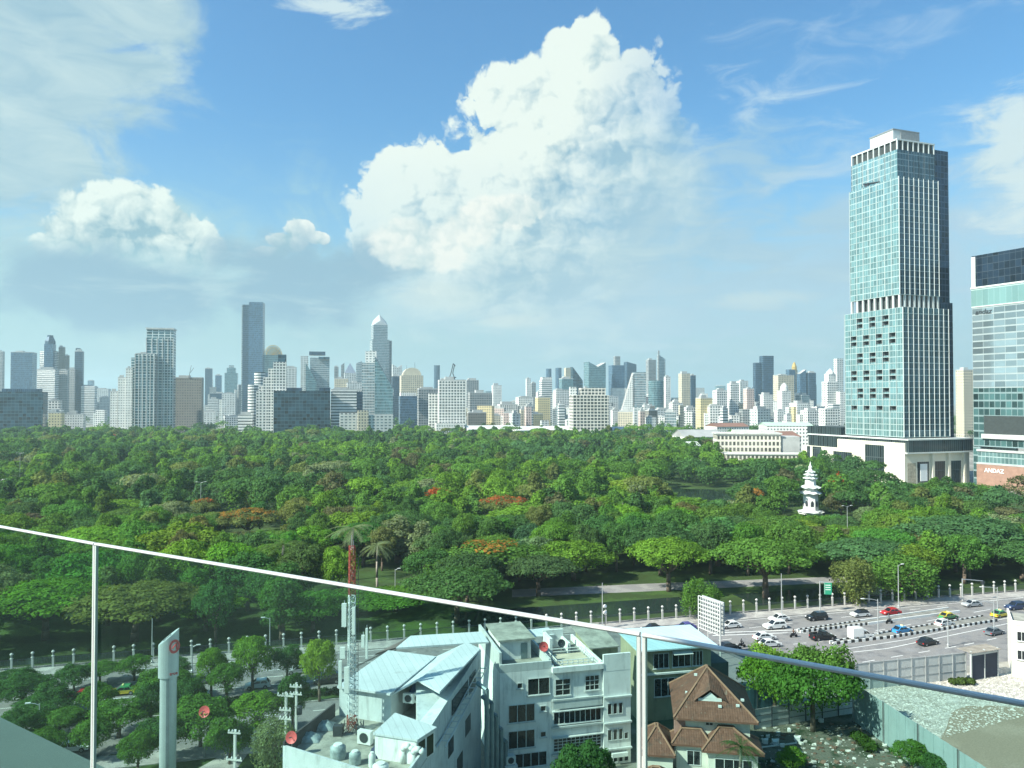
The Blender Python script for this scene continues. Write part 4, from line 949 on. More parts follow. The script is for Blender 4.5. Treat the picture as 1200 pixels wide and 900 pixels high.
for j in range(nf):
    for i in range(ny):
        ya, yb = oy + cw * i, oy + cw * (i + 1); za, zc = H0 + fl * j, H0 + fl * (j + 1)
        uv = [((ny - i) * cw, j * fl), ((ny - i - 1) * cw, j * fl), ((ny - i - 1) * cw, (j + 1) * fl), ((ny - i) * cw, (j + 1) * fl)]
        if 2 <= j < nf - 1 and i % 2 == (j // 3) % 2 and j % 3 != 2 and 0 < i < ny - 1 and (j > 3):
            q = 1.9; bal = MB(); BAL.append(bal)
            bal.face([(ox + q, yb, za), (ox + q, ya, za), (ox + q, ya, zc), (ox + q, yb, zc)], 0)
            bal.face([(ox, yb, za), (ox, ya, za), (ox + q, ya, za), (ox + q, yb, za)], 1); bal.face([(ox, ya, zc), (ox, yb, zc), (ox + q, yb, zc), (ox + q, ya, zc)], 1)
            bal.face([(ox, ya, za), (ox, ya, zc), (ox + q, ya, zc), (ox + q, ya, za)], 1); bal.face([(ox, yb, zc), (ox, yb, za), (ox + q, yb, za), (ox + q, yb, zc)], 1)
            bal.box(ox + .05, ox + .13, ya, yb, za, za + 1.05, 2)
        else: low.face([(ox, yb, za), (ox, ya, za), (ox, ya, zc), (ox, yb, zc)], 0, uv)
lo_ = low.build('lower_body', [M_aqua, M_aquadk, M_roof], T0); [k.build('balcony', [M_void, M_plant, M_aqua], T0) for k in BAL]
grid_fins(ox, oy, LW, LD, H0, zl, 9, ny, fl * 2, lo_)
# skirting of dark storeys between podium and body
mb = MB(); mb.box(ox + .6, ox + LW - .6, oy + .6, oy + LD - .6, zb, H0); mb.build('entrance_storey', M_podglass, T0)
# open mechanical floor with columns
zm1 = zl + 7.5; ux, uy = ox + 1.6, oy + 3.4; UW, UD = 29.5, 36.5
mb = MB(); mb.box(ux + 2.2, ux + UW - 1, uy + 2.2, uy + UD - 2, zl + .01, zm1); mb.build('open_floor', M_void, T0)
for i in range(9): x = ux + .6 + (UW - 1.2) * i / 8; mb = MB(); mb.box(x - .55, x + .55, uy + .1, uy + 1.2, zl + .012, zm1); mb.build('column', M_fin, T0)
for i in range(1, 9): y = uy + .6 + (UD - 1.2) * i / 8; mb = MB(); mb.box(ux + .1, ux + 1.2, y - .55, y + .55, zl + .012, zm1); mb.build('column', M_fin, T0)
up = MB(); hz = ztopb
up.box(ux, ux + UW, uy, uy + UD, zm1 + .01, hz, 0, 1)
# right-hand faces use the shaded glass; assign by face order (0 front, 3 left)
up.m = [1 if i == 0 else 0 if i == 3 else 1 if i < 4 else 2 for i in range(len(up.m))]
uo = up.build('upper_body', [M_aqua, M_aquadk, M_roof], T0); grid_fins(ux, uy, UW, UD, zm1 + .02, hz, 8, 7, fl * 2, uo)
# crown storeys, set back
cx, cy, CW, CD = ux + .8, uy + 1.6, 28.4, 34.4; zc1 = ztop(178, 436); zc2 = ztop(167, 437)
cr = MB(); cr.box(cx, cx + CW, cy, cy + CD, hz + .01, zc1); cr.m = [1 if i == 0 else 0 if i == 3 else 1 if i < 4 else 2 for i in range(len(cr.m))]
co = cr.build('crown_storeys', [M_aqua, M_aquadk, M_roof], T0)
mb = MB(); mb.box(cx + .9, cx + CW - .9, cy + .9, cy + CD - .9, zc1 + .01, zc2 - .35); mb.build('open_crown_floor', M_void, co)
mb = MB()
for i in range(8): x = cx + .5 + (CW - 1) * i / 7; mb.box(x - .28, x + .28, cy, cy + .8, hz + .02, zc2)
for i in range(1, 9): y = cy + .5 + (CD - 1) * i / 8; mb.box(cx, cx + .8, y - .28, y + .28, hz + .02, zc2)
mb.box(cx - .003, cx + CW, cy - .003, cy + CD, zc2 - .3, zc2 + .5); mb.build('crown_frame', M_fin, co)
mb = MB(); mb.box(cx + 3.5, cx + 23, cy + 6, cy + 23, zc2 + .81, ztop(153.5, 440)); mb.build('penthouse', [mk('pale_panel', (.46, .5, .5), .6, var=.06)], T0)
mb = MB(); mb.box(cx + 3.2, cx + 23.3, cy + 5.7, cy + 23.3, ztop(153.5, 440), ztop(152, 440)); mb.box(cx + 9, cx + 23.05, cy + 5.6, cy + 5.97, zc2 + 2, ztop(154.5, 440)); mb.build('penthouse_louvre', mk('louvre_grey', (.2, .22, .23), .7), T0)
mb = MB()                                                    # maintenance crane on the terrace
y0 = uy + 14; mb.tube((ux + .3, y0, hz + .5), (ux + .3, y0 + 12, hz + 2.2), .35, n=6); mb.box(ux + .2, ux + 2.2, y0 + 8, y0 + 11, hz, hz + 2.2); mb.build('window_cradle', M_dkmetal, T0)
# dark core behind the right face
mb = MB(); mb.box(ox + LW + .02, ox + LW + 9.2, oy + 5, oy + LD - 2, zb, zmid + 4); mb.box(ox + LW - 2.8, ox + LW + 8.2, oy + 6, oy + LD - 2, zmid + 4.01, zc2 - 2.5); mb.build('service_core', M_navyc, T0)
mb = MB(); mb.box(ox + LW + 9.22, ox + LW + 10.4, oy + 8, oy + 12, zb, 40); mb.box(ox + LW + 9.22, ox + LW + 12, oy + 8, oy + 14, 40.01, 47); mb.build('core_bay', M_navyc, T0)
# podium
PW, PD = 48.0, 80.0
mb = MB(); mb.box(0, PW, 0, PD, 0, 18.6); mb.box(.001, 9, -.002, PD * .62, 18.61, 24); mb.build('podium', M_cream, T0)
mb = MB(); mb.box(1.2, PW + 1, -1.6, PD - 4, 18.7, 30 - 4.5); mb.box(3, 22, PD * .62, PD - 1, 24.2, 37 - 6); mb.build('podium_glass_band', M_podglass, T0)
mb = MB(); mb.box(-.5, PW + 1.4, -2.3, 0, 18.2, 18.9); mb.box(.6, PW + .4, -1.9, PD - 3.6, 25.5, 26.2); mb.build('podium_cornice', M_fin, T0)
for a, b, z0, z1 in ((63, 71, 9, 18.3), (73, 76, 7, 18.3), (38, 53, 4, 16.5), (14, 28, 7, 22)): mb = MB(); mb.box(-.08, 1.0, a, b, z0, z1); mb.build('podium_window', M_podglass, T0)
for x in (9, 21, 33): mb = MB(); mb.box(x, x + 8.5, -.06, .5, .5 if x > 9 else 2, 13.5); mb.build('shop_window', M_podglass, T0)
for x in (18.6, 30.6, 42.3): mb = MB(); mb.box(x, x + 1.6, -1.5, -.003, 0, 18.2); mb.build('portal_column', M_cream, T0)
mb = MB(); mb.box(10, 15, -1.2, -1.0, 3, 12.5); mb.build('banner', mk('white_banner', (.75, .77, .78), .6, var=.04), T0)
mb = MB(); mb.box(2, 8, -.05, .3, 1, 13); mb.build('stone_screen', mk('veined_stone', (.42, .37, .28), .7, var=.4, scale=.8), T0)
# --- right hand tower
pa = A(1140.5, 468, 430)
AY = R_(-64)                                                # its visible face runs towards the camera on the right
T1 = thing('hotel_tower', 'grey glass hotel tower with a dark top, cut by the right picture edge', 'skyscraper', (pa.x, pa.y, 0), AY)
gs = facade('striped_grey_glass', (.3, .36, .37), (.26, .34, .37), 3.7, 6.0, .02, .16, .96, .1, .55, .35)
dt = facade('dark_top_glass', (.03, .05, .07), (.012, .025, .045), 4, 3.0, .03, .04, .97, .08, .3, .6)
tl = facade('low_teal_glass', (.18, .26, .27), (.06, .13, .13), 4.2, 3.0, .05, .14, .93, .1, .4, .7)
zA, zB, zC, zD = ztop(455, 430), ztop(360, 430), ztop(339, 430), ztop(300.5, 430)
W1, D1 = 46, 34
for n, z0, z1, m_, e in (('lower_body', 22, zA, tl, 0), ('tower_body', zA + .01, zB, gs, 0), ('aqua_band', zB + .01, zC, facade('aqua_band_glass', (.36, .48, .47), (.22, .38, .37), 9.5, 3.2, .01, .03, .97, .1, .4, .12), .3), ('dark_top', zC + .9, zD, dt, 0)):
    mb = MB(); mb.box(-e, W1, -e, D1, z0, z1, 0, 1); mb.build(n, [m_, M_roof], T1)
mb = MB(); mb.box(-.6, W1, -.6, D1, zC, zC + .88); mb.box(-.1, 2.2, -.25, -.003, zC + .9, zD - .6); mb.box(-.3, W1, -.3, D1, zB - .4, zB + .1); mb.build('metal_trim', M_fin, T1)
mb = MB(); mb.box(6, W1, -.2, 2, 29, 39); mb.build('sky_terrace', M_void, T1)
mb = MB(); mb.box(5, W1, -1.2, -.2, 26.5, 29); mb.box(4, W1, -4, -.25, 19.5, 20.6); mb.box(4, W1, -4, -.25, 12.5, 13.3); mb.build('balcony_slab', M_plant, T1)
mb = MB(); mb.box(4.5, W1, -3.5, -.26, 13.31, 19.4); mb.build('aqua_lounge', M_aqua, T1)
mb = MB(); mb.box(0, 4, -.5, D1, 0, 21.9); mb.build('base_glass', tl, T1)
bk = mk('red_brown_stone', (.3, .18, .135), .8, var=.15)
mb = MB(); mb.box(4.2, W1, -4.2, 12, 0, 12.4); mb.build('stone_base', bk, T1)
M_sign = mk('white_sign', (.75, .78, .78), .5, var=.02)
for txt, sz, x, z, y, sh, bd in (('andaz', 4.0, 1.7, zB - 4.4, -.14, .25, .03), ('ANDAZ', 3.0, 8.6, 8.4, -4.35, 0, .05)):
    me = text_mesh(txt, sz, .12, sh, bd); o = bpy.data.objects.new('lettering', me); me.materials.clear(); me.materials.append(M_dkmetal if sh else M_sign); COL.objects.link(o); o.parent = T1; o.rotation_euler = (R_(90), 0, 0); o.location = (x, y, z)
# --- pagoda clock tower
pg = A(949, 468, 300)
T2 = thing('pagoda', 'white tiered Chinese pagoda clock tower among the trees', 'pagoda', (pg.x, pg.y, 0), RA)
M_pag = mk('pagoda_plaster', (.74, .74, .7), .7, var=.08, stain=.2); M_pagroof = mk('pagoda_roof', (.5, .54, .52), .7, var=.15)
z = lambda py: ztop(py, 300)
def tier(z0, z1, w, name='storey'):
    m = MB(); m.lathe([(w, z0), (w * .94, z1)], 8, 0); m.build(name, M_pag, T2)
def eave(zc_, w, h):
    m = MB(); n = 8
    for i in range(n):
        a, b = 2 * math.pi * i / n, 2 * math.pi * (i + 1) / n; mid = (a + b) / 2
        P = lambda r, t, q: (r * math.cos(t), r * math.sin(t), q)
        tip0, tip1 = P(w, a, zc_ + h * .35), P(w, b, zc_ + h * .35); mm = P(w * .88, mid, zc_)
        m.face([tip0, mm, P(w * .45, mid, zc_ + h)]); m.face([mm, tip1, P(w * .45, mid, zc_ + h)]); m.face([tip0, P(w * .45, mid, zc_ + h), P(w * .5, a, zc_ + h)]); m.face([tip1, P(w * .5, b, zc_ + h), P(w * .45, mid, zc_ + h)])
        m.face([tip1, mm, tip0, P(w * .5, a, zc_ - .2), P(w * .5, b, zc_ - .2)])
    m.build('roof', M_pagroof, T2)
tier(0, z(598), 4.8, 'base'); eave(z(600), 5.2, .9); tier(z(598), z(577.5), 2.9); eave(z(578.5), 4.3, 1.3); tier(z(577), z(571.5), 2.6); eave(z(572), 4.0, 1.3)
tier(z(570), z(560), 2.1); eave(z(561), 2.9, .9); tier(z(560), z(556), 1.7); eave(z(557), 2.6, .8); tier(z(556), z(552), 1.3); eave(z(553.5), 2.0, .7)
m = MB(); m.lathe([(1.0, z(552)), (.55, z(549)), (.75, z(547.5)), (.3, z(545)), (.12, z(542)), (0, z(540.5))], 8); m.build('finial', M_pag, T2)
m = MB()
for k in range(8):
    a = math.pi * 2 * (k + .5) / 8; c, s = math.cos(a), math.sin(a); r0 = 2.9 * math.cos(math.pi / 8)
    pts = [(-.55, z(593)), (.55, z(593)), (.55, z(588.5)), (.35, z(587)), (0, z(586.3)), (-.35, z(587)), (-.55, z(588.5))]
    m.face([((r0 + .01) * c - q * s, (r0 + .01) * s + q * c, zz) for q, zz in pts])
m.build('arched_window', M_dkmetal, T2)
# ------------------------------------------------------------------ near buildings
M_wall = mk('white_plaster', (.76, .76, .74), .8, var=.14, scale=.3, stain=.55, bump=.1)
M_wall2 = mk('grey_plaster', (.52, .54, .53), .85, var=.12, scale=.3, stain=.5)
M_blue = mk('pale_blue_plaster', (.52, .56, .57), .75, var=.14, scale=.3, stain=.5)
M_bluerf = mk('pale_blue_sheet_roof', (.62, .66, .68), .45, .1, var=.1, scale=.15, seam=.8)
M_cyan = mk('cyan_sheet_roof', (.46, .64, .68), .5, .1, var=.08, scale=.2, seam=.9)
M_olive = mk('olive_plaster', (.3, .3, .2), .85, var=.15, scale=.3, stain=.5)
M_glassdk = mk('dark_window', (.014, .019, .022), .12, 0, var=.6, scale=1.4, spec=.5)
M_frame = mk('window_frame', (.62, .64, .63), .5, var=.05)
M_rooftop = mk('weathered_roof', (.3, .3, .26), .92, var=.35, scale=.6, stain=.3, bump=.2)
M_duct = mk('dull_duct', (.2, .27, .29), .5, .4, var=.2)
M_red = mk('red_dish_paint', (.6, .1, .1), .5)
M_tarp = mk('blue_tarp', (.07, .16, .42), .6)
M_ac = mk('appliance_white', (.66, .68, .66), .5, var=.06)
def wall_window(parent, x0, x1, z0, z1, y=0.0, panes=2, sill=True, ledge=0.0, rows=1):
    """window set into the facade y=const that faces -y: dark pane, frame bars, sill."""
    m = MB(); m.box(x0, x1, y - .03, y + .1, z0, z1); w = m.build('window', M_glassdk, parent)
    f = MB(); e = .07
    f.box(x0 - e, x1 + e, y - .1, y - .035, z1, z1 + e); f.box(x0 - e, x1 + e, y - .1, y - .035, z0 - e, z0)
    for i in range(panes + 1): x = x0 + (x1 - x0) * i / panes; f.box(x - e / 2, x + e / 2, y - .09, y - .035, z0, z1)
    for i in range(1, rows): zz = z0 + (z1 - z0) * i / rows; f.box(x0, x1, y - .085, y - .04, zz - .03, zz + .03)
    f.build('frame', M_frame, w)
    if sill:
        s = MB(); s.box(x0 - .15, x1 + .15, y - .22, y - .003, z0 - .16, z0 - e - .005); s.build('sill', M_wall2, w)
    if ledge:
        s = MB(); s.box(x0 - .25, x1 + .25, y - ledge, y - .003, z1 + .15, z1 + .27); s.build('sun_shade', M_wall2, w)
# --- white shophouse row (three bays of different make, one thing each)
SO = Vector((-1.55, 98.6, 0))
def shop(label, x0, x1, dep, h):
    p = SO + RE * x0; return thing('shophouse', label, 'building', (p.x, p.y, 0), RA), x1 - x0
S1, w1 = shop('white shophouse with two wide dark windows and a roof hut, beside the blue building', 0, 6.9, 13, 14)
mb = MB(); mb.box(0, w1, 0, 13, 0, 13.1, 0, 1); mb.build('wall', [M_wall, M_rooftop], S1)
mb = MB(); mb.box(0, w1, -.003, .25, 13.12, 14.1); mb.box(0, .3, .25, 13, 13.12, 15.6); mb.box(w1 - .3, w1, .25, 13, 13.12, 14.3); mb.box(.3, w1 - .3, 12.7, 13, 13.12, 14.6); mb.build('parapet', M_wall2, S1)
mb = MB(); mb.box(1.1, 5.4, 4.5, 11.5, 13.13, 15.7); mb.build('roof_hut', M_wall, S1); mb = MB(); mb.box(.8, 5.9, 4.0, 12, 15.71, 15.95); mb.build('hut_roof', M_rooftop, S1)
mb = MB(); mb.box(4.0, 4.9, 4.42, 4.49, 13.13, 15.2); mb.build('door', M_duct, S1)
for z in (3.4, 6.7): wall_window(S1, 1.15, 4.6, z, z + 2.15, panes=3); wall_window(S1, 5.4, 6.1, z + 1.1, z + 1.7, panes=1)
wall_window(S1, 3.7, 6.6, 10, 12.0, panes=2); wall_window(S1, 2.3, 2.95, 11.0, 11.6, panes=1); wall_window(S1, 2.0, 6.2, .9, 2.6, panes=4)
mb = MB(); mb.box(.1, 1.8, -1.2, -.01, 0, 2.9); mb.build('lean_to', M_wall, S1)
S2, w2 = shop('white shophouse with a railed roof terrace and long bands of windows, middle of the row', 6.92, 13.9, 13, 14)
mb = MB(); mb.box(0, w2, 0, 12, 0, 12.6, 0, 1); mb.build('wall', [M_wall, M_rooftop], S2)
mb = MB(); mb.box(-.02, w2, -.5, 0, 12.62, 13.3); mb.box(.0, .3, 0, 12, 12.62, 13.5); mb.box(w2 - .3, w2, 0, 12, 12.62, 13.5); mb.build('parapet', M_wall, S2)
mb = MB(); mb.box(1.0, 6.0, .6, 5.5, 12.62, 13.0); mb.build('terrace_deck', mk('sandy_tiles', (.5, .44, .34), .85, var=.15), S2)
mb = MB()
for y in (.7, 5.4):
    for z in (13.35, 13.75): mb.tube((1.0, y, z), (6.0, y, z), .06, n=5)
for x in (1.0, 6.0):
    for z in (13.35, 13.75): mb.tube((x, .7, z), (x, 5.4, z), .06, n=5)
    for k in range(7): mb.tube((x, .7 + k * .78, 13), (x, .7 + k * .78, 13.8), .06, n=5)
for k in range(8): mb.tube((1 + k * .714, .7, 13), (1 + k * .714, .7, 13.8), .06, n=5)
mb.build('terrace_railing', M_frame, S2)
mb = MB(); mb.box(1.6, 2.0, 6, 9.5, 12.63, 15); mb.box(1.6, 4.6, 9.2, 9.5, 12.63, 15.2); mb.box(4.3, 4.6, 6, 9.2, 12.63, 14.2); mb.build('roof_wall', M_wall, S2)
mb = MB(); mb.slab([(-.2, 9.3, 14.4), (3.2, 9.0, 14.6), (3.2, 11.8, 14.8), (-.2, 12, 14.6)], .1); mb.build('sheet_roof', M_bluerf, S2)
wall_window(S2, .5, 2.5, 9.6, 11.6, panes=2, rows=3); wall_window(S2, 4.6, 6.5, 9.9, 11.7, panes=3, rows=3)
wall_window(S2, .25, 6.75, 5.9, 7.4, panes=9, ledge=.5); wall_window(S2, .25, 6.75, 2.4, 4.0, panes=11, rows=4, ledge=.5)
mb = MB()
for z in (8.9, 5.4, 1.9): mb.box(-.02, w2 + .02, -.35, -.003, z, z + .22)
mb.box(.1, w2 - .1, -.28, -.2, 7.9, 8.9); mb.build('balcony_ledge', M_wall2, S2)
wall_window(S2, .4, 6.5, .2, 1.5, panes=5)
S3, w3 = shop('narrow white shophouse with rows of small dark windows at the right end of the row', 13.92, 17.75, 11, 13)
mb = MB(); mb.box(0, w3, -.4, 11, 0, 12.2, 0, 1); mb.build('wall', [M_wall, M_rooftop], S3)
mb = MB(); mb.box(0, w3, -.42, -.1, 12.21, 14.4); mb.build('parapet', M_wall, S3)
mb = MB(); mb.box(.1, w3, 4, 11, 12.22, 14.0); mb.build('roof_shed', M_olive, S3); mb = MB(); mb.slab([(-.5, 3.4, 14.1), (w3, 3.4, 14.1), (w3, 11.4, 15), (-.5, 11.4, 15)], .15); mb.build('shed_roof', M_rooftop, S3)
mb = MB(); mb.box(-.02, w3 + .05, -.75, -.41, 8.75, 8.95); mb.box(-.02, w3 + .05, -.75, -.41, 5.35, 5.55); mb.box(-.02, w3 + .05, -.75, -.41, 1.95, 2.15); mb.build('ledge', M_wall2, S3)
for z, n in ((6.6, 3), (3.2, 4), (.3, 4)):
    for i in range(n): wall_window(S3, .55 + i * .78, 1.1 + i * .78, z, z + (1.35 if i < 3 else .8), y=-.4, panes=1, sill=False)
mb = MB(); mb.box(1.0, 3.2, -1.0, -.41, 1.1, 1.6); mb.build('ac_shelf', M_ac, S3)
# --- pale blue building with layered sheet roofs
FL, FR, BR, BL = (-23.5, 79.5), (-10.2, 72.0), (-4.0, 100.5), (-17.5, 104)
B0 = thing('blue_building', 'pale blue building with layered white sheet roofs and a cluttered roof terrace', 'building', (FL[0], FL[1], 0))
L_ = lambda p: (p[0] - FL[0], p[1] - FL[1])
def Lz(px, py, z): p = G(px, py, z); return (p.x - FL[0], p.y - FL[1], z)
mb = MB(); mb.prism([L_(p) for p in (FL, FR, BR, BL)], 0, 11.4, 0, 1); mb.build('wall', [M_blue, M_rooftop], B0)
def wallrun(mb, p, q, z0, z1, th, m=0):
    p, q = Vector((*p[:2], 0)), Vector((*q[:2], 0)); d = (q - p).normalized(); n = Vector((-d.y, d.x, 0)) * th
    mb.prism([tuple(x.xy) for x in (p, q, q + n, p + n)], z0, z1, m)
mb = MB(); wallrun(mb, L_(FL), L_(FR), 11.402, 12.5, .25); wallrun(mb, L_(FR), L_((-8.2, 81.5)), 11.402, 12.6, .25); mb.build('parapet', M_blue, B0)
mb = MB(); wallrun(mb, L_((-20.6, 89.5)), L_(FL), 11.402, 12.9, .2); mb.build('dark_parapet', mk('dark_weathered_board', (.06, .06, .065), .85, var=.3), B0)
# upper storeys along the right side
mb = MB(); mb.prism([L_(p) for p in ((-8.35, 81.0), (-4.02, 100.2), (-6.2, 100.7), (-11.2, 90), (-10.0, 82.2))], 11.404, [14.0, 15.6, 15.6, 15, 13.6], 0); mb.build('upper_wall', M_blue, B0)
mb = MB()
for (a, b, z0, z1) in ((.2, .26, 8.0, 9.6), (.36, .42, 6.4, 8.0), (.5, .57, 8, 9.8), (.62, .7, 4.4, 6.4), (.74, .82, 7.4, 9.4), (.8, .9, 11.8, 14), (.55, .78, 12.2, 13.9), (.3, .38, 3.4, 5)):
    p, q = Vector(L_(FR)), Vector(L_(BR)); u = (q - p).normalized(); n_ = Vector((u.y, -u.x)) * .04
    P = [p.lerp(q, a) + n_, p.lerp(q, b) + n_, p.lerp(q, b) - n_ * 3, p.lerp(q, a) - n_ * 3]
    mb.prism([tuple(x) for x in P], z0, z1)
mb.build('side_window', M_glassdk, B0)
# hall with its wall and roofs
hq = [Lz(395, 804, 15.0), Lz(457, 813, 15.0), Lz(511, 769, 15.3), Lz(455, 762, 15.3)]
mb = MB(); mb.prism([(p[0] * .98 + .2, p[1] + .6) for p in (hq[0], hq[1])] + [(hq[2][0] - .4, hq[2][1] - .4), (hq[3][0] + .4, hq[3][1] - .4)], 11.404, 14.6); mb.build('hall_wall', M_blue, B0)
mb = MB(); mb.slab(hq, .22); mb.build('sheet_roof', M_bluerf, B0)
mb = MB(); mb.slab([Lz(490, 797, 16.0), Lz(515, 811, 16.0), Lz(563, 760, 16.4), Lz(546, 752, 16.6)], .2); mb.build('sheet_roof', M_bluerf, B0)
mb = MB(); mb.slab([Lz(464, 759, 15.6), Lz(573, 752, 15.6), Lz(564, 740, 16.2), Lz(481, 745, 16.2)], .2); mb.build('sheet_roof', M_bluerf, B0)
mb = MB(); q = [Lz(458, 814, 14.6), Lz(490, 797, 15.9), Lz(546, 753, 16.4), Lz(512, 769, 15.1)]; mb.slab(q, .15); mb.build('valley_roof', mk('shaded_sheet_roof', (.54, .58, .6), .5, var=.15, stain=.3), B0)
mb = MB(); mb.slab([Lz(452, 762, 14.6), Lz(464, 759, 14.6), Lz(480, 746, 15), Lz(440, 766, 14.4)], .2); mb.build('tiled_roof', mk('old_brown_tiles', (.16, .13, .12), .9, var=.3), B0)
mb = MB(); mb.prism([Lz(470, 822, 11.4)[:2], Lz(515, 818, 11.4)[:2], Lz(510, 804, 11.4)[:2], Lz(478, 806, 11.4)[:2]], 11.41, 13.2); mb.build('service_deck', M_wall2, B0)
# terrace hut
hut = [Lz(437, 859, 14), Lz(489, 867, 14), Lz(512, 852, 14), Lz(463, 835, 14)]
mb = MB(); c = [sum(p[i] for p in hut) / 4 for i in (0, 1)]; mb.prism([(c[0] + (p[0] - c[0]) * .94, c[1] + (p[1] - c[1]) * .94) for p in hut], 11.406, 13.78); mb.build('hut_wall', M_wall, B0)
mb = MB(); mb.slab(hut, .2); mb.build('hut_roof', M_bluerf, B0)
mb = MB(); p, q = Vector(hut[1][:2]), Vector(hut[2][:2]); 
for a, b in ((.1, .45), (.55, .9)):
    x, y = c[0] + (p.lerp(q, a) - Vector(c)) * .955 if 0 else None, None
    s = [Vector(c) + (p.lerp(q, t) - Vector(c)) * .95 for t in (a, b)]; wallrun(mb, s[0], s[1], 11.5, 13.5, .06)
mb.build('hut_door', M_glassdk, B0)
# pipes in the alley between the two buildings
mb = MB()
for k in range(5):
    x = -3.0 + .55 * k; y = 92 + k * 1.3; h = 13.5 - 2.1 * k
    mb.path([(x - FL[0], y - FL[1], 0), (x - FL[0], y - FL[1], h), (x - 1.2 - FL[0], y + .8 - FL[1], h + .5)], .28, n=8)
mb.build('exhaust_pipe', M_duct, B0)
mb = MB(); p0, p1 = Vector((*L_((-4.5, 99)), 0)), Vector((*L_((-8.3, 82)), 0))
for k in range(14):
    t0, t1 = k / 14, (k + 1) / 14; a, b = p0.lerp(p1, t0), p0.lerp(p1, t1); z0, z1 = 13.6 - 2.4 * t0, 13.6 - 2.4 * t1
    for s in (.35, 1.25): mb.tube((a.x + s, a.y, z0), (b.x + s, b.y, z1), .07, n=5)
    mb.tube((a.x + .35, a.y, z0), (a.x + 1.25, a.y, z0), .06, n=5)
mb.build('cable_ladder', M_steel, B0)
# things on the terrace
def outdoor_unit(label, x, y, z, rz, s=1.0):
    r = thing('outdoor_unit', label, 'air conditioner', (x, y, z), rz, 'air conditioner outdoor units'); mb = MB(); mb.box(-.5 * s, .5 * s, -.2 * s, .2 * s, .08, .9 * s); mb.build('casing', M_ac, r)
    mb = MB(); mb.lathe([(.33 * s, 0), (.33 * s, .03), (0, .03)], 16); mb.v = [(a, -.2 * s - c, b + .48 * s) for a, b, c in mb.v]; mb.build('fan_grille', M_dkmetal, r)
    mb = MB(); mb.box(-.4 * s, -.3 * s, -.2 * s, .2 * s, 0, .08); mb.box(.3 * s, .4 * s, -.2 * s, .2 * s, 0, .08); mb.build('foot', M_dkmetal, r)
for i, (px, lab) in enumerate(((479, 'left'), (491, 'middle'), (503, 'right'))):
    p = G(px, 824, 13.2); outdoor_unit(f'{lab} one of three white outdoor units in a row below the blue tarpaulin', p.x, p.y, 13.205, R_(-14), 1.25)
p = G(428, 872, 11.4); outdoor_unit('tall white outdoor unit beside the terrace hut of the blue building', p.x, p.y, 11.41, R_(-20), 1.6)
p = G(592, 884, 0); p2 = SO + RE * 1 - RN * 1.6; outdoor_unit('white outdoor unit at the foot of the white shophouse', p2.x, p2.y, 2.2, RA, 1.2)
mb = MB(); mb.box(-.8, .8, -.5, .5, 0, 2.19); tag(mb.build('plant_box', M_wall), 'small white box shed carrying an outdoor unit in front of the shophouse', 'shed'); bpy.data.objects['plant_box'].location = (p2.x, p2.y, 0); bpy.data.objects['plant_box'].rotation_euler[2] = RA
def tarp(label, c, w, d, h, mat, seed):
    rng = random.Random(seed); n = 9; mb = MB(); Z = [[h * (.35 + .65 * math.sin(math.pi * (i + .5) / n) * math.sin(math.pi * (j + .5) / n)) * rng.uniform(.7, 1.1) if 0 < i < n and 0 < j < n else .02 for j in range(n + 1)] for i in range(n + 1)]
    for i in range(n):
        for j in range(n): mb.face([((i + a) / n * w - w / 2, (j + b) / n * d - d / 2, Z[i + a][j + b]) for a, b in ((0, 0), (1, 0), (1, 1), (0, 1))])
    o = mb.build('tarpaulin', mat, smooth=True); o.location = c; tag(o, label, 'tarpaulin')
p = G(492, 812, 13.2); tarp('bright blue tarpaulin heap above the outdoor units on the blue building', (p.x, p.y + .8, 13.21), 2.6, 1.8, 1.5, M_tarp, 3)
M_sheet = mk('grey_plastic_sheet', (.3, .36, .36), .5, var=.4, scale=1.5)
for i, (px, py, lab) in enumerate(((362, 866, 'larger'), (381, 852, 'smaller'))):
    p = G(px, py, 11.4); tarp(f'{lab} crumpled grey plastic sheet against the dark terrace parapet', (p.x, p.y, 11.41), 2.6 - .5 * i, 2.2, .8, M_sheet, 5 + i)
def tank(label, px, py, r, h, mat, z0=11.41):
    p = G(px, py, z0); t = thing('water_tank', label, 'tank', (p.x, p.y, z0)); mb = MB(); mb.lathe([(r, 0), (r * 1.03, h * .3), (r, h * .6), (r, h * .85), (r * .6, h)], 16); mb.build('body', mat, t, smooth=True); mb = MB(); mb.lathe([(r * .6, h), (r * .55, h + .12), (0, h + .16)], 14); mb.build('lid', M_ac, t)
tank('grey drum shaped tank on the roof terrace', 396, 888, .8, 1.3, M_sheet); tank('smaller grey tank beside the drum on the roof terrace', 416, 895, .6, 1.2, M_sheet); tank('squat white tank at the bottom edge of the roof terrace', 446, 906, .8, .9, M_ac)
tank('cone shaped white ventilator beside the white tank', 436, 898, .35, 1.3, M_ac)
p = G(443, 886, 11.4); tarp('dark blue tarpaulin bundle on the roof terrace beside the hut', (p.x, p.y, 11.41), 1.7, 1.3, 1.2, mk('navy_tarp', (.02, .03, .08), .6), 9)
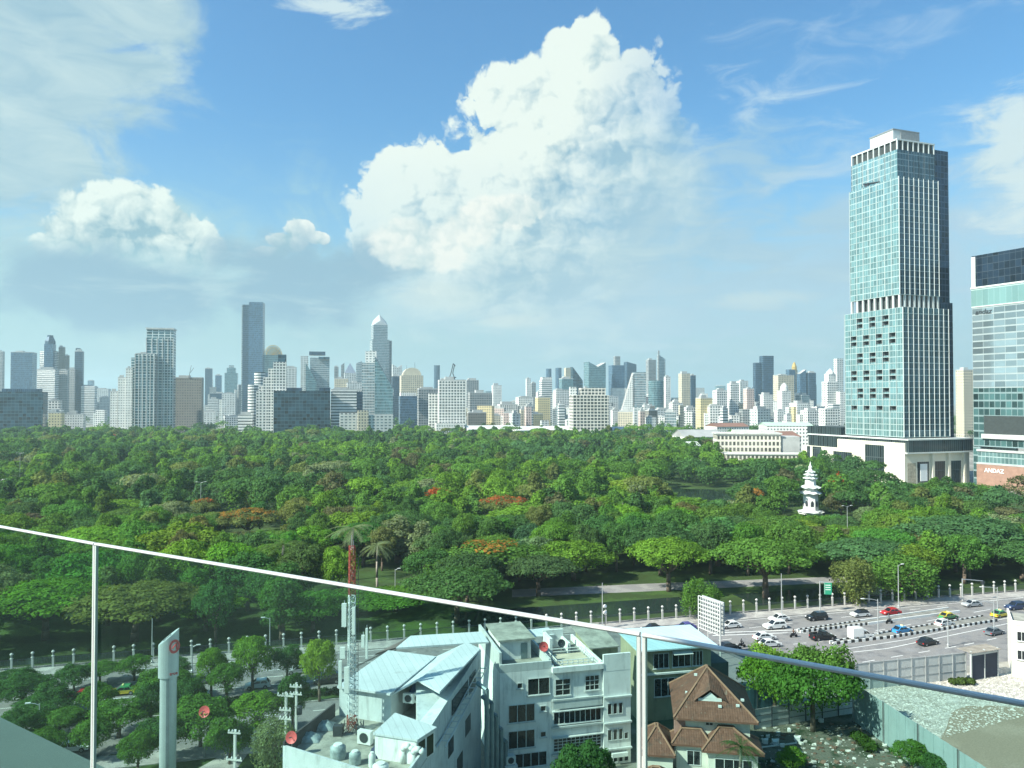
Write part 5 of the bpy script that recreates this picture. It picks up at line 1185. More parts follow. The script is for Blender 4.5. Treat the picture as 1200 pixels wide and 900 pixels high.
# swan neck ventilators on the terrace edge
for i, (px, py, lab) in enumerate(((472, 892, 'left'), (484, 896, 'right'))):
    p = G(px, py, 11.6); mb = MB(); mb.path([(0, 0, 0), (0, 0, 1.3), (.25, -.1, 1.75), (.75, -.25, 1.8), (1.1, -.35, 1.45)], .3, n=10); o = mb.build('roof_ventilator', M_ac, smooth=True); o.location = (p.x, p.y, 11.41); tag(o, f'{lab} of two white bent ventilator ducts at the terrace edge', 'ventilator')
def dish(label, loc, r, mat, aim, pole):
    t = thing('satellite_dish', label, 'satellite dish', loc); mb = MB(); mb.tube((0, 0, 0), (0, 0, pole), .05); mb.build('pole', M_steel, t)
    mb = MB(); mb.lathe([(0, 0), (r * .5, r * .07), (r * .85, r * .2), (r, r * .28)], 18); mb.lathe([(r, r * .285), (r * .85, r * .23), (r * .5, r * .1), (0, r * .03)], 18)
    o = mb.build('reflector', mat, t, smooth=False); o.location = (0, 0, pole); o.rotation_euler = aim
    mb = MB(); mb.tube((0, 0, r * .02), (0, 0, r * .75), .03, n=5); mb.tube((0, 0, r * .68), (0, 0, r * .85), .08, n=6); a = mb.build('feed_arm', M_dkmetal, o)
p = G(342, 872, 12.5); dish('red satellite dish at the left corner of the blue roof terrace', (p.x, p.y, 12.3), .62, M_red, (R_(72), 0, R_(-10)), .9)
p = SO + RE * 6.7 + RN * 3; dish('red satellite dish on a pole between the white shophouses', (p.x, p.y, 13.4), .65, M_red, (R_(70), 0, R_(15)), 1.6)
p = SO + RE * 10.2 + RN * 6; dish('small dark satellite dish on the railed roof terrace', (p.x, p.y, 12.65), .55, M_dkmetal, (R_(70), 0, R_(15)), 1.6)
p = A(240, 834, 104); dish('red satellite dish showing in the top of a street tree', (p.x, p.y, 0), .75, M_red, (R_(68), 0, R_(-5)), p.z)
# --- lattice antenna mast on the terrace
mp = G(411, 856, 11.4); MT = thing('antenna_mast', 'red and white lattice antenna mast standing on the roof terrace of the blue building', 'antenna mast', (mp.x, mp.y, 11.41))
Hm = A(416, 640, mp.y).z - 11.4; n = 26; mbs = {0: MB(), 1: MB()}
for i in range(n):
    z0, z1 = Hm * i / n, Hm * (i + 1) / n; k = 0 if i < 2 or i > 18 else 1; m_ = mbs[k]
    wa, wb = .62 - .22 * i / n, .62 - .22 * (i + 1) / n
    ca = [(wa * math.cos(t), wa * math.sin(t)) for t in (0.4, 2.5, 4.6)]; cb = [(wb * math.cos(t), wb * math.sin(t)) for t in (0.4, 2.5, 4.6)]
    for j in range(3):
        m_.tube((*ca[j], z0), (*cb[j], z1), .045, n=5); q = (j + 1) % 3
        m_.tube((*ca[j], z0), (*cb[q], z1), .032, n=4); m_.tube((*ca[q], z0), (*cb[j], z1), .032, n=4); m_.tube((*cb[j], z1), (*cb[q], z1), .035, n=4)
mbs[1].build('white_lattice', mk('mast_white', (.62, .66, .66), .5), MT); mbs[0].build('red_lattice', mk('mast_red', (.26, .06, .045), .6), MT)
zt = lambda py: A(411, py, mp.y).z - 11.41
for px, y0, y1, w in ((404, 733, 706, .5), (414.5, 742, 710, .34), (402.5, 770, 757, .55), (400, 805, 773, .35), (407, 810, 780, .5), (425, 757, 743, .35), (429, 770, 735, .22)):
    x = (px - 411) / F * mp.y * 1.05; mb = MB(); mb.box(x - w / 2, x + w / 2, -.55, -.25, zt(y0), zt(y1)); o = mb.build('panel_antenna', M_ac, MT)
    mb = MB(); mb.tube((x, -.25, (zt(y0) + zt(y1)) / 2), (0, 0, (zt(y0) + zt(y1)) / 2), .05, n=5); mb.tube((x, -.2, zt(y0) - .2), (x, -.2, zt(y1) + .3), .05, n=5); mb.build('bracket', M_steel, o)
mb = MB(); mb.tube((0, 0, Hm), (0, 0, Hm + 1.2), .04, n=5); mb.tube((.2, .1, Hm - 1), (.2, .1, Hm + .6), .05, n=5); mb.build('lightning_rod', M_steel, MT)
mb = MB()
for k in range(40): zz = Hm * k / 42; mb.tube((.3, .45, zz), (.7, .45, zz), .03, n=4)
mb.tube((.3, .45, 0), (.3, .45, Hm * .95), .035, n=4); mb.tube((.7, .45, 0), (.7, .45, Hm * .95), .035, n=4); mb.build('ladder', M_dkmetal, MT)
mb = MB(); rr = random.Random(4)
for _ in range(26):
    a, r = rr.uniform(0, 6.28), rr.uniform(.7, 2.0); mb.tube((r * math.cos(a), r * math.sin(a), 0), (r * .8 * math.cos(a + .5), r * .8 * math.sin(a + .5), rr.uniform(.3, 1.3)), .05, n=4)
mb.box(-1.6, -.6, -1.6, -.9, 0, 1.1); mb.box(.9, 1.6, -1.2, -.6, 0, .8); mb.build('base_equipment', M_dkmetal, MT)
# --- cyan roofed olive house
co = G(751, 762, 11); C0 = thing('olive_house', 'olive walled house with a bright cyan sheet roof behind the brown roofed house', 'building', (co.x, co.y + .6, 0), R_(12))
mb = MB(); mb.box(0, 11.6, .5, 8.4, 0, 10.4); mb.build('wall', M_olive, C0)
mb = MB(); mb.slab([(-.6, -.6, 10.9), (12.2, -.6, 10.9), (12.2, 9, 11.3), (-.6, 9, 11.3)], .2); mb.build('sheet_roof', M_cyan, C0)
for x0, x1 in ((2.3, 4.7), (5.3, 8.2), (8.6, 10.2)): wall_window(C0, x0, x1, 7.8, 9.9, y=.5, panes=3)
mb = MB(); mb.slab([(5.2, -.5, 9.9), (8.3, -.5, 9.9), (8.3, .48, 10.25), (5.2, .48, 10.25)], .06); mb.box(-.2, 11.8, .1, .497, 6.9, 7.15); mb.build('awning', M_ac, C0)
wall_window(C0, 2.4, 10, 3.6, 6.2, y=.5, panes=7)
mb = MB(); mb.box(11.61, 15, 1.5, 7, 0, 7.5); mb.build('annex', mk('dark_annex_paint', (.08, .1, .1), .8), C0)
# --- brown roofed house
TX, TYY = 20.3, 97.3
M_tile = None
m_, nt_, b_ = new_mat('brown_roof_tiles'); uvn = nt_.nodes.new('ShaderNodeUVMap'); uvn.uv_map = 'UVMap'; sp_ = nt_.nodes.new('ShaderNodeSeparateXYZ'); nt_.links.new(uvn.outputs[0], sp_.inputs[0])
u_, v_ = E(nt_, sp_.outputs[0]) / .3, E(nt_, sp_.outputs[1]) / .34
row = v_.fract(); wn_ = nt_.nodes.new('ShaderNodeTexWhiteNoise'); wn_.noise_dimensions = '2D'; nt_.links.new(vec(nt_, (u_ + (v_.floor() * .5).fract()).floor(), v_.floor()), wn_.inputs['Vector'])
c_ = mixc(nt_, E(nt_, wn_.outputs['Value']), (.115, .048, .03), (.168, .076, .05)); tc_ = nt_.nodes.new('ShaderNodeTexCoord').outputs['Object']
c_ = mixc(nt_, noise(nt_, tc_, .5, 6, .65).smooth(.5, .68) * .55, c_, (.05, .04, .032)); c_ = mixc(nt_, noise(nt_, tc_, 1.1, 3, .6).smooth(.66, .7) * .35, c_, (.3, .25, .2))
nt_.links.new(c_, b_.inputs['Base Color']); b_.inputs['Roughness'].default_value = .8
bp_ = nt_.nodes.new('ShaderNodeBump'); bp_.inputs['Distance'].default_value = .08; bp_.inputs['Strength'].default_value = .9; nt_.links.new((row + (u_.fract() - .5).op('ABSOLUTE') * .6).k, bp_.inputs['Height']); nt_.links.new(bp_.outputs[0], b_.inputs['Normal']); M_tile = m_
M_ridge = mk('ridge_tiles', (.27, .15, .1), .8, var=.2); M_house = mk('cream_house_wall', (.68, .66, .58), .8, var=.08, stain=.3); M_pinkwall = mk('pink_brick_wall', (.36, .2, .17), .85)
TH = thing('brown_roofed_house', 'cream house with steep brown tiled hip roofs and a tiled porch roof', 'house', (TX, TYY, 0), R_(-9))
def roof_face(mb, pts):                               # uv: v runs up the slope from the eave edge p0-p1
    p = [Vector(q) for q in pts]; u = (p[1] - p[0]).normalized(); n = u.cross(p[-1] - p[0]).normalized(); v = n.cross(u)
    mb.face(pts, 0, [((q - p[0]).dot(u), (q - p[0]).dot(v)) for q in p])
def hip(name, x0, x1, y0, y1, ze, zr, rx0, rx1, ry0, ry1, parent, th=.25):
    mb = MB(); a, b, c, d = (x0, y0, ze), (x1, y0, ze), (x1, y1, ze), (x0, y1, ze); r0, r1, r2, r3 = (rx0, ry0, zr), (rx1, ry0, zr), (rx1, ry1, zr), (rx0, ry1, zr)
    def fc(p, q, s, t):
        P = [p, q, s] + ([t] if (Vector(s) - Vector(t)).length > .01 else []); roof_face(mb, P)
    fc(a, b, r1, r0); fc(b, c, r2, r1); fc(c, d, r3, r2); fc(d, a, r0, r3)
    mb.face([(p[0], p[1], p[2] - th) for p in (d, c, b, a)])
    for p, q in ((a, b), (b, c), (c, d), (d, a)): mb.face([(p[0], p[1], p[2] - th), (q[0], q[1], q[2] - th), q, p])
    o = mb.build(name, M_tile, parent)
    rb = MB()
    for p, q in ((a, r0), (b, r1), (c, r2), (d, r3), (r0, r1), (r1, r2), (r2, r3), (r3, r0)):
        if (Vector(p) - Vector(q)).length > .05: rb.tube(Vector(p) + Vector((0, 0, .05)), Vector(q) + Vector((0, 0, .05)), .13, n=6)
    rb.build('ridge', M_ridge, o); return o
mb = MB(); mb.box(.9, 9.4, 1, 10.8, 0, 7.9); mb.build('wall', M_house, TH)
hip('roof', 0, 10.3, 0, 11.8, 8, 12.6, 4.6, 4.7, 5.6, 6.4, TH)
# gablet: little triangular vent in the front slope
mb = MB(); gy = 2.55; gz = 9.95; roof_face(mb, [(2.6, gy - .9, gz - .3), (4.65, gy - .9, gz + 1.2), (4.65, 5.6, 12.62), (3.4, 4.2, 11.5)]); roof_face(mb, [(4.65, gy - .9, gz + 1.2), (6.8, gy - .9, gz - .3), (5.9, 4.2, 11.5), (4.65, 5.6, 12.62)]); mb.build('gablet_roof', M_tile, TH)
mb = MB(); mb.prism([(3.2, gy - .6), (6.1, gy - .6), (6.1, gy + .6), (3.2, gy + .6)], gz - .4, gz - .05); mb.face([(3.7, gy - .62, gz - .02), (5.7, gy - .62, gz - .02), (4.68, gy - .62, gz + .8)]); mb.build('gablet_board', M_ac, TH)
hip('roof', -.3, 4.6, -1.0, 2.4, 5.2, 6.5, 1.0, 3.4, .6, .9, TH)
hip('porch_roof', 3.3, 10.7, -1.9, 2.6, 5.0, 7.0, 5.6, 7.3, .5, 1.0, TH)
hip('roof', -4.3, .1, -2.2, 4.6, 4.2, 6.4, -2.2, -1.9, .8, 1.8, TH)
hip('porch_roof', -3.9, -.7, -5.2, -2.9, 2.7, 3.6, -2.7, -1.9, -4.1, -3.9, TH)
mb = MB(); mb.box(.3, 4.1, -.5, .98, 0, 4.95); mb.box(4.11, 10.0, -1.3, .97, 0, 4.75); mb.box(-3.9, -.2, -1.7, 4.2, 0, 3.95); mb.build('wall', M_house, TH)
mb = MB(); mb.box(.15, 1.5, .9, 2.5, 4.0, 7.7); mb.build('side_wall', M_pinkwall, TH)
wall_window(TH, 4.0, 4.9, 7.0, 7.7, y=.98, panes=2, rows=2, sill=False); wall_window(TH, 1.6, 3.2, 2.6, 4.3, y=-.5, panes=2, sill=False); wall_window(TH, 4.9, 9.3, 2.0, 3.9, y=-1.3, panes=4); wall_window(TH, -3.2, -1.2, .8, 2.4, y=-1.7, panes=2)
mb = MB(); mb.box(3.0, 4.2, -4.0, -1.4, 0, 2.2); mb.box(1.2, 2.99, -4.0, -3.2, 0, 2.6); mb.box(4.21, 10.4, -4.2, -3.6, 0, 1.5); mb.build('garden_wall', M_house, TH)
mb = MB(); rr = random.Random(8)
for (x, y, z) in ((5.6, 1.3, 9.05), (7.8, 1.5, 9.2), (1.7, 3.9, 9.6), (8.6, 3.2, 9.3), (3.0, 6.1, 11.2)):
    mb.box(x, x + .4, y - .15, y + .15, z + .1, z + .35)
mb.build('loose_tile', M_ac, TH)
# --- fences, hoardings, gate
def fence_run(name, label, cat, pts, h, mat, post, every=2.5, th=.06, rail=True, ribs=0.0):
    p0 = Vector(pts[0]); r = thing(name, label, cat, (p0.x, p0.y, 0)); mb, pb = MB(), MB()
    for a, b in zip(pts, pts[1:]):
        a, b = Vector(a) - p0, Vector(b) - p0; d = (b - a); L = d.length; d.normalize(); n_ = Vector((-d.y, d.x, 0))
        if ribs:
            k = int(L / ribs)
            for i in range(k):
                q0, q1 = a + d * (L * i / k), a + d * (L * (i + 1) / k); o = n_ * (th if i % 2 else 0)
                mb.prism([tuple((x).xy) for x in (q0 + o, q1 + o, q1 + o + n_ * th, q0 + o + n_ * th)], .05, h)
        else: mb.prism([tuple(x.xy) for x in (a, b, b + n_ * th, a + n_ * th)], .05, h)
        k = max(1, int(L / every))
        for i in range(k + 1):
            q = a + d * (L * i / k) + n_ * (-.07); pb.box(q.x - .06, q.x + .06, q.y - .06, q.y + .06, 0, h + .1)
            pb.box(q.x - .06, q.x + .06, q.y + .2, q.y + .3, 0, h + .1)
        if rail:
            for zz in (h * .33, h * .66, h - .05): pb.tube((a.x - n_.x * .05, a.y - n_.y * .05, zz), (b.x - n_.x * .05, b.y - n_.y * .05, zz), .04, n=4)
    mb.build('panel', mat, r); pb.build('frame', post, r); return r
M_teal = mk('teal_sheet_metal', (.3, .39, .39), .5, .2, var=.1, scale=.3, stain=.2); M_hgrey = mk('grey_sheet_panel', (.44, .47, .46), .6, .1, var=.08, scale=.25, stain=.25)
fence_run('hoarding', 'long tall teal sheet metal hoarding dividing the dirt lot from the gravel yard', 'hoarding', [G(1001, 846), Vector((54.8, 86, 0)), Vector((58, 70, 0))], 5.7, M_teal, M_steel, 6, .05, False, .9)
fence_run('hoarding', 'pale grey panelled hoarding between the avenue and the gravel yard', 'hoarding', [G(985, 811) + Vector((0, 0, 0)), G(1132, 795)], 4.4, M_hgrey, mk('hoarding_bar', (.3, .32, .32), .6), 2.5, .05, True)
fence_run('hoarding', 'low light grey panel fence behind the vacant dirt lot', 'hoarding', [G(884, 855), G(1001, 836)], 2.9, M_hgrey, M_dkmetal, 2.6, .05, True)
fence_run('hoarding', 'dark teal corrugated sheet fence beside the brown roofed house', 'hoarding', [G(866, 838), G(908, 833)], 4.6, mk('dark_teal_sheet', (.05, .12, .15), .6, .2, stain=.2), M_dkmetal, 3, .05, False, .8)
gp = G(1138, 798); GT = thing('yard_gate', 'pair of dark navy gate leaves under a rusty slatted canopy', 'gate', (gp.x, gp.y, 0), R_(20))
for k, x in enumerate((.2, 3.3)):
    mb = MB(); mb.box(x, x + 2.9, 0, .1, .15, 4.2); mb.build('gate_leaf', mk('navy_gate', (.02, .03, .055), .6), GT)
mb = MB(); [mb.box(x, x + .18, -.1, .2, 0, 5) for x in (0, 3.11, 6.25)]; mb.box(0, 6.4, -.15, .25, 4.25, 4.5); mb.build('gate_frame', M_hgrey, GT)
mb = MB(); [mb.box(-.3 + i * .5, i * .5, -.6, 2.4, 4.8 + .02 * (i % 2), 4.9 + .02 * (i % 2)) for i in range(14)]; mb.build('canopy', mk('rusty_slats', (.24, .22, .19), .8, var=.35), GT)
wp = G(1186, 793); WB = thing('yard_building', 'white three storey building with dark windows at the right edge beside the gate', 'building', (wp.x, wp.y, 0), R_(-29))
mb = MB(); mb.box(0, 16, 0, 9, 0, 9.0, 0, 1); mb.build('wall', [M_house, M_rooftop], WB); mb = MB(); mb.box(-.1, 16, -.1, .25, 9.01, 9.7); mb.box(-.1, .2, .25, 9, 9.01, 9.7); mb.build('parapet', M_house, WB)
for z in (3.2, 6.4):
    for x in (.8, 2.6, 5, 7): wall_window(WB, x, x + 1.3, z, z + 1.5, panes=2)
# white lattice hoarding frame by the road
lp = G(819, 771); lq = G(842, 778); LF = thing('billboard_frame', 'tall white lattice back of a roadside billboard beside the cyan roof', 'billboard', (lp.x, lp.y, 0))
a, b = Vector((0, 0, 0)), Vector((2.6, -5.2, 0)); za, zb_ = A(820, 735, lp.y).z, A(820, 698, lp.y).z; mb = MB()
for i in range(10): p = a.lerp(b, i / 9); mb.tube((p.x, p.y, 0 if i in (0, 4, 9) else za), (p.x, p.y, zb_), .09 if i % 9 else .14, n=5)
for j in range(9): zz = za + (zb_ - za) * j / 8; mb.tube((0, 0, zz), (b.x, b.y, zz), .08, n=5)
for i in range(9):
    p, q = a.lerp(b, i / 9), a.lerp(b, (i + 1) / 9)
    for j in range(8): z0, z1 = za + (zb_ - za) * j / 8, za + (zb_ - za) * (j + 1) / 8; mb.tube((p.x + .5, p.y + .3, z0), (q.x + .5, q.y + .3, z1), .05, n=4)
mb.build('lattice_frame', mk('frame_grey_white', (.5, .52, .51), .6), LF); mb = MB(); n_ = Vector((.9, .45, 0)); mb.prism([(n_.x * .8, n_.y * .8), (b.x + n_.x * .8, b.y + n_.y * .8), (b.x + n_.x, b.y + n_.y), (n_.x, n_.y)], za, zb_); mb.build('panel_back', mk('billboard_back', (.4, .43, .43), .6, var=.1), LF)
# ------------------------------------------------------------------ park fence
FT = thing('park_fence', 'long park fence of dark railings between white capped posts', 'fence', tuple(road(0, .6)), RA)
M_post = mk('fence_post_stone', (.46, .46, .44), .7, var=.12)
pm = MB(); pm.box(-.17, .17, -.17, .17, .1, 2.0); pm.lathe([(.28, 2.0), (.28, 2.12), (.15, 2.2), (.15, 2.7), (.3, 2.75), (.3, 2.86), (.15, 3.05), (0, 3.1)], 10)
po = pm.build('post', M_post, FT); po.location = (-95, 0, 0)
lampm = MB(); lampm.lathe([(.16, 2.22), (.16, 2.68)], 10); lo = lampm.build('lamp_glass', mk('grey_lamp_glass', (.2, .22, .22), .3), po)
rl = MB(); x = -95.0
while x < 165:
    if x > -95: copy_tree(po, FT).location = (x, 0, 0)
    rl.box(x + .25, x + 3.05, -.03, .03, .35, .42); rl.box(x + .25, x + 3.05, -.03, .03, 1.75, 1.82)
    for k in range(11): rl.box(x + .4 + k * .25, x + .43 + k * .25, -.02, .02, .15, 1.95)
    x += 3.3
rl.build('railing', M_dkmetal, FT)
# ------------------------------------------------------------------ vehicles
def car_body(L=4.4, W=1.78, H=1.45, kind='sedan'):
    """closed body shell from side profile sections, narrowing towards the roof."""
    hb = {'sedan': .84, 'hatch': .9, 'suv': 1.02, 'pickup': 1.0, 'van': 1.05}[kind]; a = L / 2
    low = [(-a, .32), (-a + .08, .62), (-a + .12, hb - .02), (-a * .3, hb), (a * .35, hb), (a - .55, hb - .08), (a - .1, hb - .22), (a, .5), (a - .04, .3)]
    cab = {'sedan': [(-a * .78, hb), (-a * .45, H), (a * .12, H), (a * .52, hb - .03)], 'hatch': [(-a + .18, hb), (-a * .68, H), (a * .08, H), (a * .55, hb - .03)],
           'suv': [(-a + .14, hb), (-a * .82, H), (a * .1, H), (a * .48, hb - .03)], 'pickup': [(-a * .22, hb), (-a * .14, H), (a * .2, H), (a * .52, hb - .03)], 'van': [(a * .0, hb), (a * .02, H), (a * .3, H), (a * .72, hb - .06)]}[kind]
    body, glass = MB(), MB()
    w0, w1 = W / 2, W / 2 * .76
    prof = [(x, z) for x, z in low]
    for s in (-1, 1):
        pts = [(x, s * w0 * (1 - .06 * (abs(x) / a) ** 4), z) for x, z in prof]; body.face(pts if s < 0 else pts[::-1])
    for (x0, z0), (x1, z1) in zip(prof, prof[1:] + prof[:1]):
        k = lambda x: w0 * (1 - .06 * (abs(x) / a) ** 4); body.face([(x0, -k(x0), z0), (x0, k(x0), z0), (x1, k(x1), z1), (x1, -k(x1), z1)])
    (x0, z0), (x1, z1), (x2, z2), (x3, z3) = cab; e = .02
    body.face([(x1, -w1, z1), (x2, -w1, z2), (x2, w1, z2), (x1, w1, z1)])
    g = [(x0, w0 * .93, z0), (x1, w1, z1), (x2, w1, z2), (x3, w0 * .93, z3)]
    for s in (-1, 1):
        P = [(x, s * y, z) for x, y, z in g]; c = [sum(p[i] for p in P) / 4 for i in range(3)]
        body.face(P if s > 0 else P[::-1])
        Q = [(c[0] + (p[0] - c[0]) * .84, p[1] + s * .012, c[2] + (p[2] - c[2]) * .74) for p in P]; m_ = [(Q[0][i] + Q[3][i]) / 2 for i in range(3)]; t_ = [(Q[1][i] + Q[2][i]) / 2 for i in range(3)]
        glass.face([Q[0], Q[1], (t_[0] - .04, t_[1], t_[2]), (m_[0] - .04, m_[1], m_[2])][::s]); glass.face([(m_[0] + .04, m_[1], m_[2]), (t_[0] + .04, t_[1], t_[2]), Q[2], Q[3]][::s])
    for (A_, B_) in ((g[0], g[1]), (g[3], g[2])):
        P = [(A_[0], -A_[1], A_[2]), (A_[0], A_[1], A_[2]), (B_[0], B_[1], B_[2]), (B_[0], -B_[1], B_[2])]; body.face(P)
        sg = -1 if A_[0] < B_[0] else 1; c = [sum(p[i] for p in P) / 4 for i in range(3)]
        glass.face([(c[0] + (p[0] - c[0]) * .86 + sg * .014, p[1] * .88, c[2] + (p[2] - c[2]) * .86 + .012) for p in P])
    if kind == 'pickup': body.box(-a + .1, -a * .25, -w0 * .94, -w0 * .84, hb, hb + .35); body.box(-a + .1, -a * .25, w0 * .84, w0 * .94, hb, hb + .35); body.box(-a + .1, -a + .2, -w0 * .84, w0 * .84, hb, hb + .35)
    return body, glass, hb, a
M_tyre = mk('tyre_rubber', (.02, .02, .02), .85); M_rim = mk('wheel_rim', (.4, .41, .42), .3, .8); M_cglass = mk('car_glass', (.012, .016, .02), .06, spec=.6); M_lampw = mk('headlight_glass', (.7, .72, .72), .1); M_lampr = mk('tail_light', (.4, .02, .02), .2)
def paint(name, c): return mk(name, c, .28, .15, var=.03, coat=.6)
PAINT = {'white': paint('white_car_paint', (.78, .79, .78)), 'black': paint('black_car_paint', (.018, .02, .024)), 'red': paint('red_car_paint', (.5, .03, .04)), 'blue': paint('blue_car_paint', (.05, .3, .6)), 'silver': paint('silver_car_paint', (.42, .44, .46)),
         'grey': paint('grey_car_paint', (.14, .16, .18)), 'yellow': paint('yellow_car_paint', (.72, .56, .04)), 'green': paint('green_car_paint', (.06, .3, .12)), 'navy': paint('navy_car_paint', (.03, .05, .12)), 'purple': paint('violet_car_paint', (.1, .09, .3))}
WHEEL = MB(); WHEEL.lathe([(.0, -.1), (.3, -.1), (.33, -.07), (.33, .07), (.3, .1), (.0, .1)], 16); WHEEL.v = [(a, c, b) for a, b, c in WHEEL.v]; WHEEL.f = [f[::-1] for f in WHEEL.f]
_w = WHEEL.build('wheel', M_tyre); W_ME = _w.data; bpy.data.objects.remove(_w)
RIM = MB(); RIM.lathe([(0, -.115), (.19, -.11), (.2, -.098), (.2, .098), (.19, .11), (0, .115)], 12); RIM.v = [(a, c, b) for a, b, c in RIM.v]
_w = RIM.build('rim', M_rim); RIM_ME = _w.data; bpy.data.objects.remove(_w)
CARS = {}
def car(label, px, py, colour, kind='sedan', toward=1, dang=0.0, loc=None, two=None, cat=None, sign=False, box=False, group='vehicles on the avenue'):
    p = G(px, py + 1.5) if loc is None else loc
    dims = {'sedan': (4.5, 1.78, 1.44), 'hatch': (4.1, 1.74, 1.5), 'suv': (4.7, 1.88, 1.75), 'pickup': (5.2, 1.86, 1.78), 'van': (5.0, 1.8, 1.9)}[kind]
    nm = {'sedan': 'car', 'hatch': 'car', 'suv': 'car', 'pickup': 'pickup_truck', 'van': 'box_van'}[kind]
    if sign: nm = 'taxi'
    r = thing(nm, label, cat or nm.replace('_', ' '), (p.x, p.y, .024), RA + R_(dang) + (0 if toward > 0 else math.pi), group)
    key = (kind, colour, two)
    if key not in CARS:
        b, g, hb, a = car_body(*dims, kind)
        if two:
            b.m = [1 if max(v[2] for v in [b.v[i] for i in f]) > hb + .1 else 0 for f in b.f]
        bo = b.build('body', [PAINT[colour], PAINT[two or colour]]); go = g.build('windows', M_cglass); CARS[key] = (bo.data, go.data, hb, a); bpy.data.objects.remove(bo); bpy.data.objects.remove(go)
    bm_, gm_, hb, a = CARS[key]
    def put(n, me, loc=(0, 0, 0), par=r, sc_=None):
        o = bpy.data.objects.new(n, me); COL.objects.link(o); o.parent = par; o.location = loc
        if sc_: o.scale = sc_
        return o
    put('body', bm_); put('windows', gm_)
    k = 1.12 if kind in ('suv', 'pickup') else 1.0
    for x in (-a * .6, a * .62):
        for y in (-dims[1] / 2 + .09, dims[1] / 2 - .09): w = put('wheel', W_ME, (x, y, .33 * k), sc_=(k, 1, k)); put('rim', RIM_ME, par=w)
    for s in (-1, 1):
        m = MB(); m.box(a - .32, a - .05, s * dims[1] * .36 - .17, s * dims[1] * .36 + .17, hb - .3, hb - .16); m.build('headlight', M_lampw, r)
        m = MB(); m.box(-a + .03, -a + .2, s * dims[1] * .4 - .14, s * dims[1] * .4 + .1, hb - .3, hb - .08); m.build('tail_light', M_lampr, r)
    if sign: m = MB(); m.box(-.1, .12, -.32, .32, 1.44, 1.6); m.build('roof_sign', mk('taxi_sign', (.75, .7, .3), .5), r)
    if box: m = MB(); m.box(-a + .02, -.05, -.95, .95, .7, 2.35); m.build('cargo_box', PAINT['white'], r)
    return r
car('white sedan, leftmost in the far lane by the park fence', 856, 734, 'white', 'sedan', -1)
car('white SUV in the far lane, in front of another white car', 908, 735, 'white', 'suv', -1)
car('white car partly hidden behind the white SUV in the far lane', 913, 726, 'white', 'sedan', -1)
car('black SUV in the far lane beside the green road sign', 957, 725, 'black', 'suv', -1)
car('white sporty SUV with black roof right of the black SUV', 1008, 721, 'white', 'hatch', -1, two='black')
car('bright red car in the far lane', 1044, 718.5, 'red', 'sedan', -1)
car('white sedan in the middle lane, the farther of two side by side', 896, 748, 'white', 'sedan', 1)
car('white sedan in the middle lane, the nearer of two side by side', 902, 756, 'white', 'sedan', 1)
car('black sedan emerging from behind the cyan roof', 854, 760, 'black', 'sedan', 1)
car('dark pickup truck between the striped traffic islands', 964, 748, 'black', 'pickup', 1)
car('white box van behind the striped traffic island', 1009, 747, 'white', 'van', 1, box=True)
car('bright blue taxi right of the white box van', 1057, 740, 'blue', 'sedan', 1, 6, sign=True)
car('white hatchback next to the long dark traffic island', 1107, 732, 'white', 'hatch', 1, 8)
car('green and yellow taxi just beyond the white hatchback', 1111, 723.5, 'green', 'sedan', 1, 8, two='yellow', sign=True)
car('yellow green taxi near the right picture edge', 1172, 721, 'yellow', 'sedan', 1, 10, sign=True, two='green')
car('silver car in the far lane near a leaning lamp post', 1139, 709, 'silver', 'sedan', -1)
car('navy SUV at the right picture edge in the far lane', 1190, 712.5, 'navy', 'suv', -1)
car('black sedan alone in the near side lane by the grey hoarding', 1087, 754, 'black', 'sedan', 1, 10)
car('dark grey car in the near side lane behind the white building', 1165, 742, 'grey', 'sedan', 1, 12)
car('violet blue car half hidden behind the cyan roof', 803, 736, 'purple', 'sedan', -1)
car('black car left of the violet one above the cyan roof', 764, 738, 'black', 'sedan', -1)
car('dark red car on the avenue behind the first glass post', 96, 817, 'red', 'sedan', -1)
car('bright yellow taxi with a green roof on the left half of the avenue', 144, 812, 'yellow', 'sedan', -1, two='green', sign=True)
car('silver sedan on the avenue right of the yellow taxi', 182, 815, 'silver', 'sedan', -1)
car('white car passing right behind the pylon sign', 228, 817, 'white', 'sedan', -1)
car('long grey car right of the pylon sign in the far lane', 236, 799, 'grey', 'sedan', -1)
car('white car below the small median trees', 302, 805, 'white', 'hatch', -1)
car('black van between the median tree and the antenna mast', 384, 799, 'black', 'suv', -1)
car('silver car in the far lane beside the lime green median tree', 351, 787, 'silver', 'sedan', -1)
car('white car at the left edge below the very dark tree', 44, 832, 'white', 'sedan', 1)
car('white sedan in the near lanes behind the first glass post', 84, 879, 'white', 'sedan', 1)
car('silver car in the near lanes under the dim tree', 60, 862, 'silver', 'sedan', 1)
car('white pickup in the near lanes behind the greyish shrub', 300, 868, 'white', 'pickup', 1)
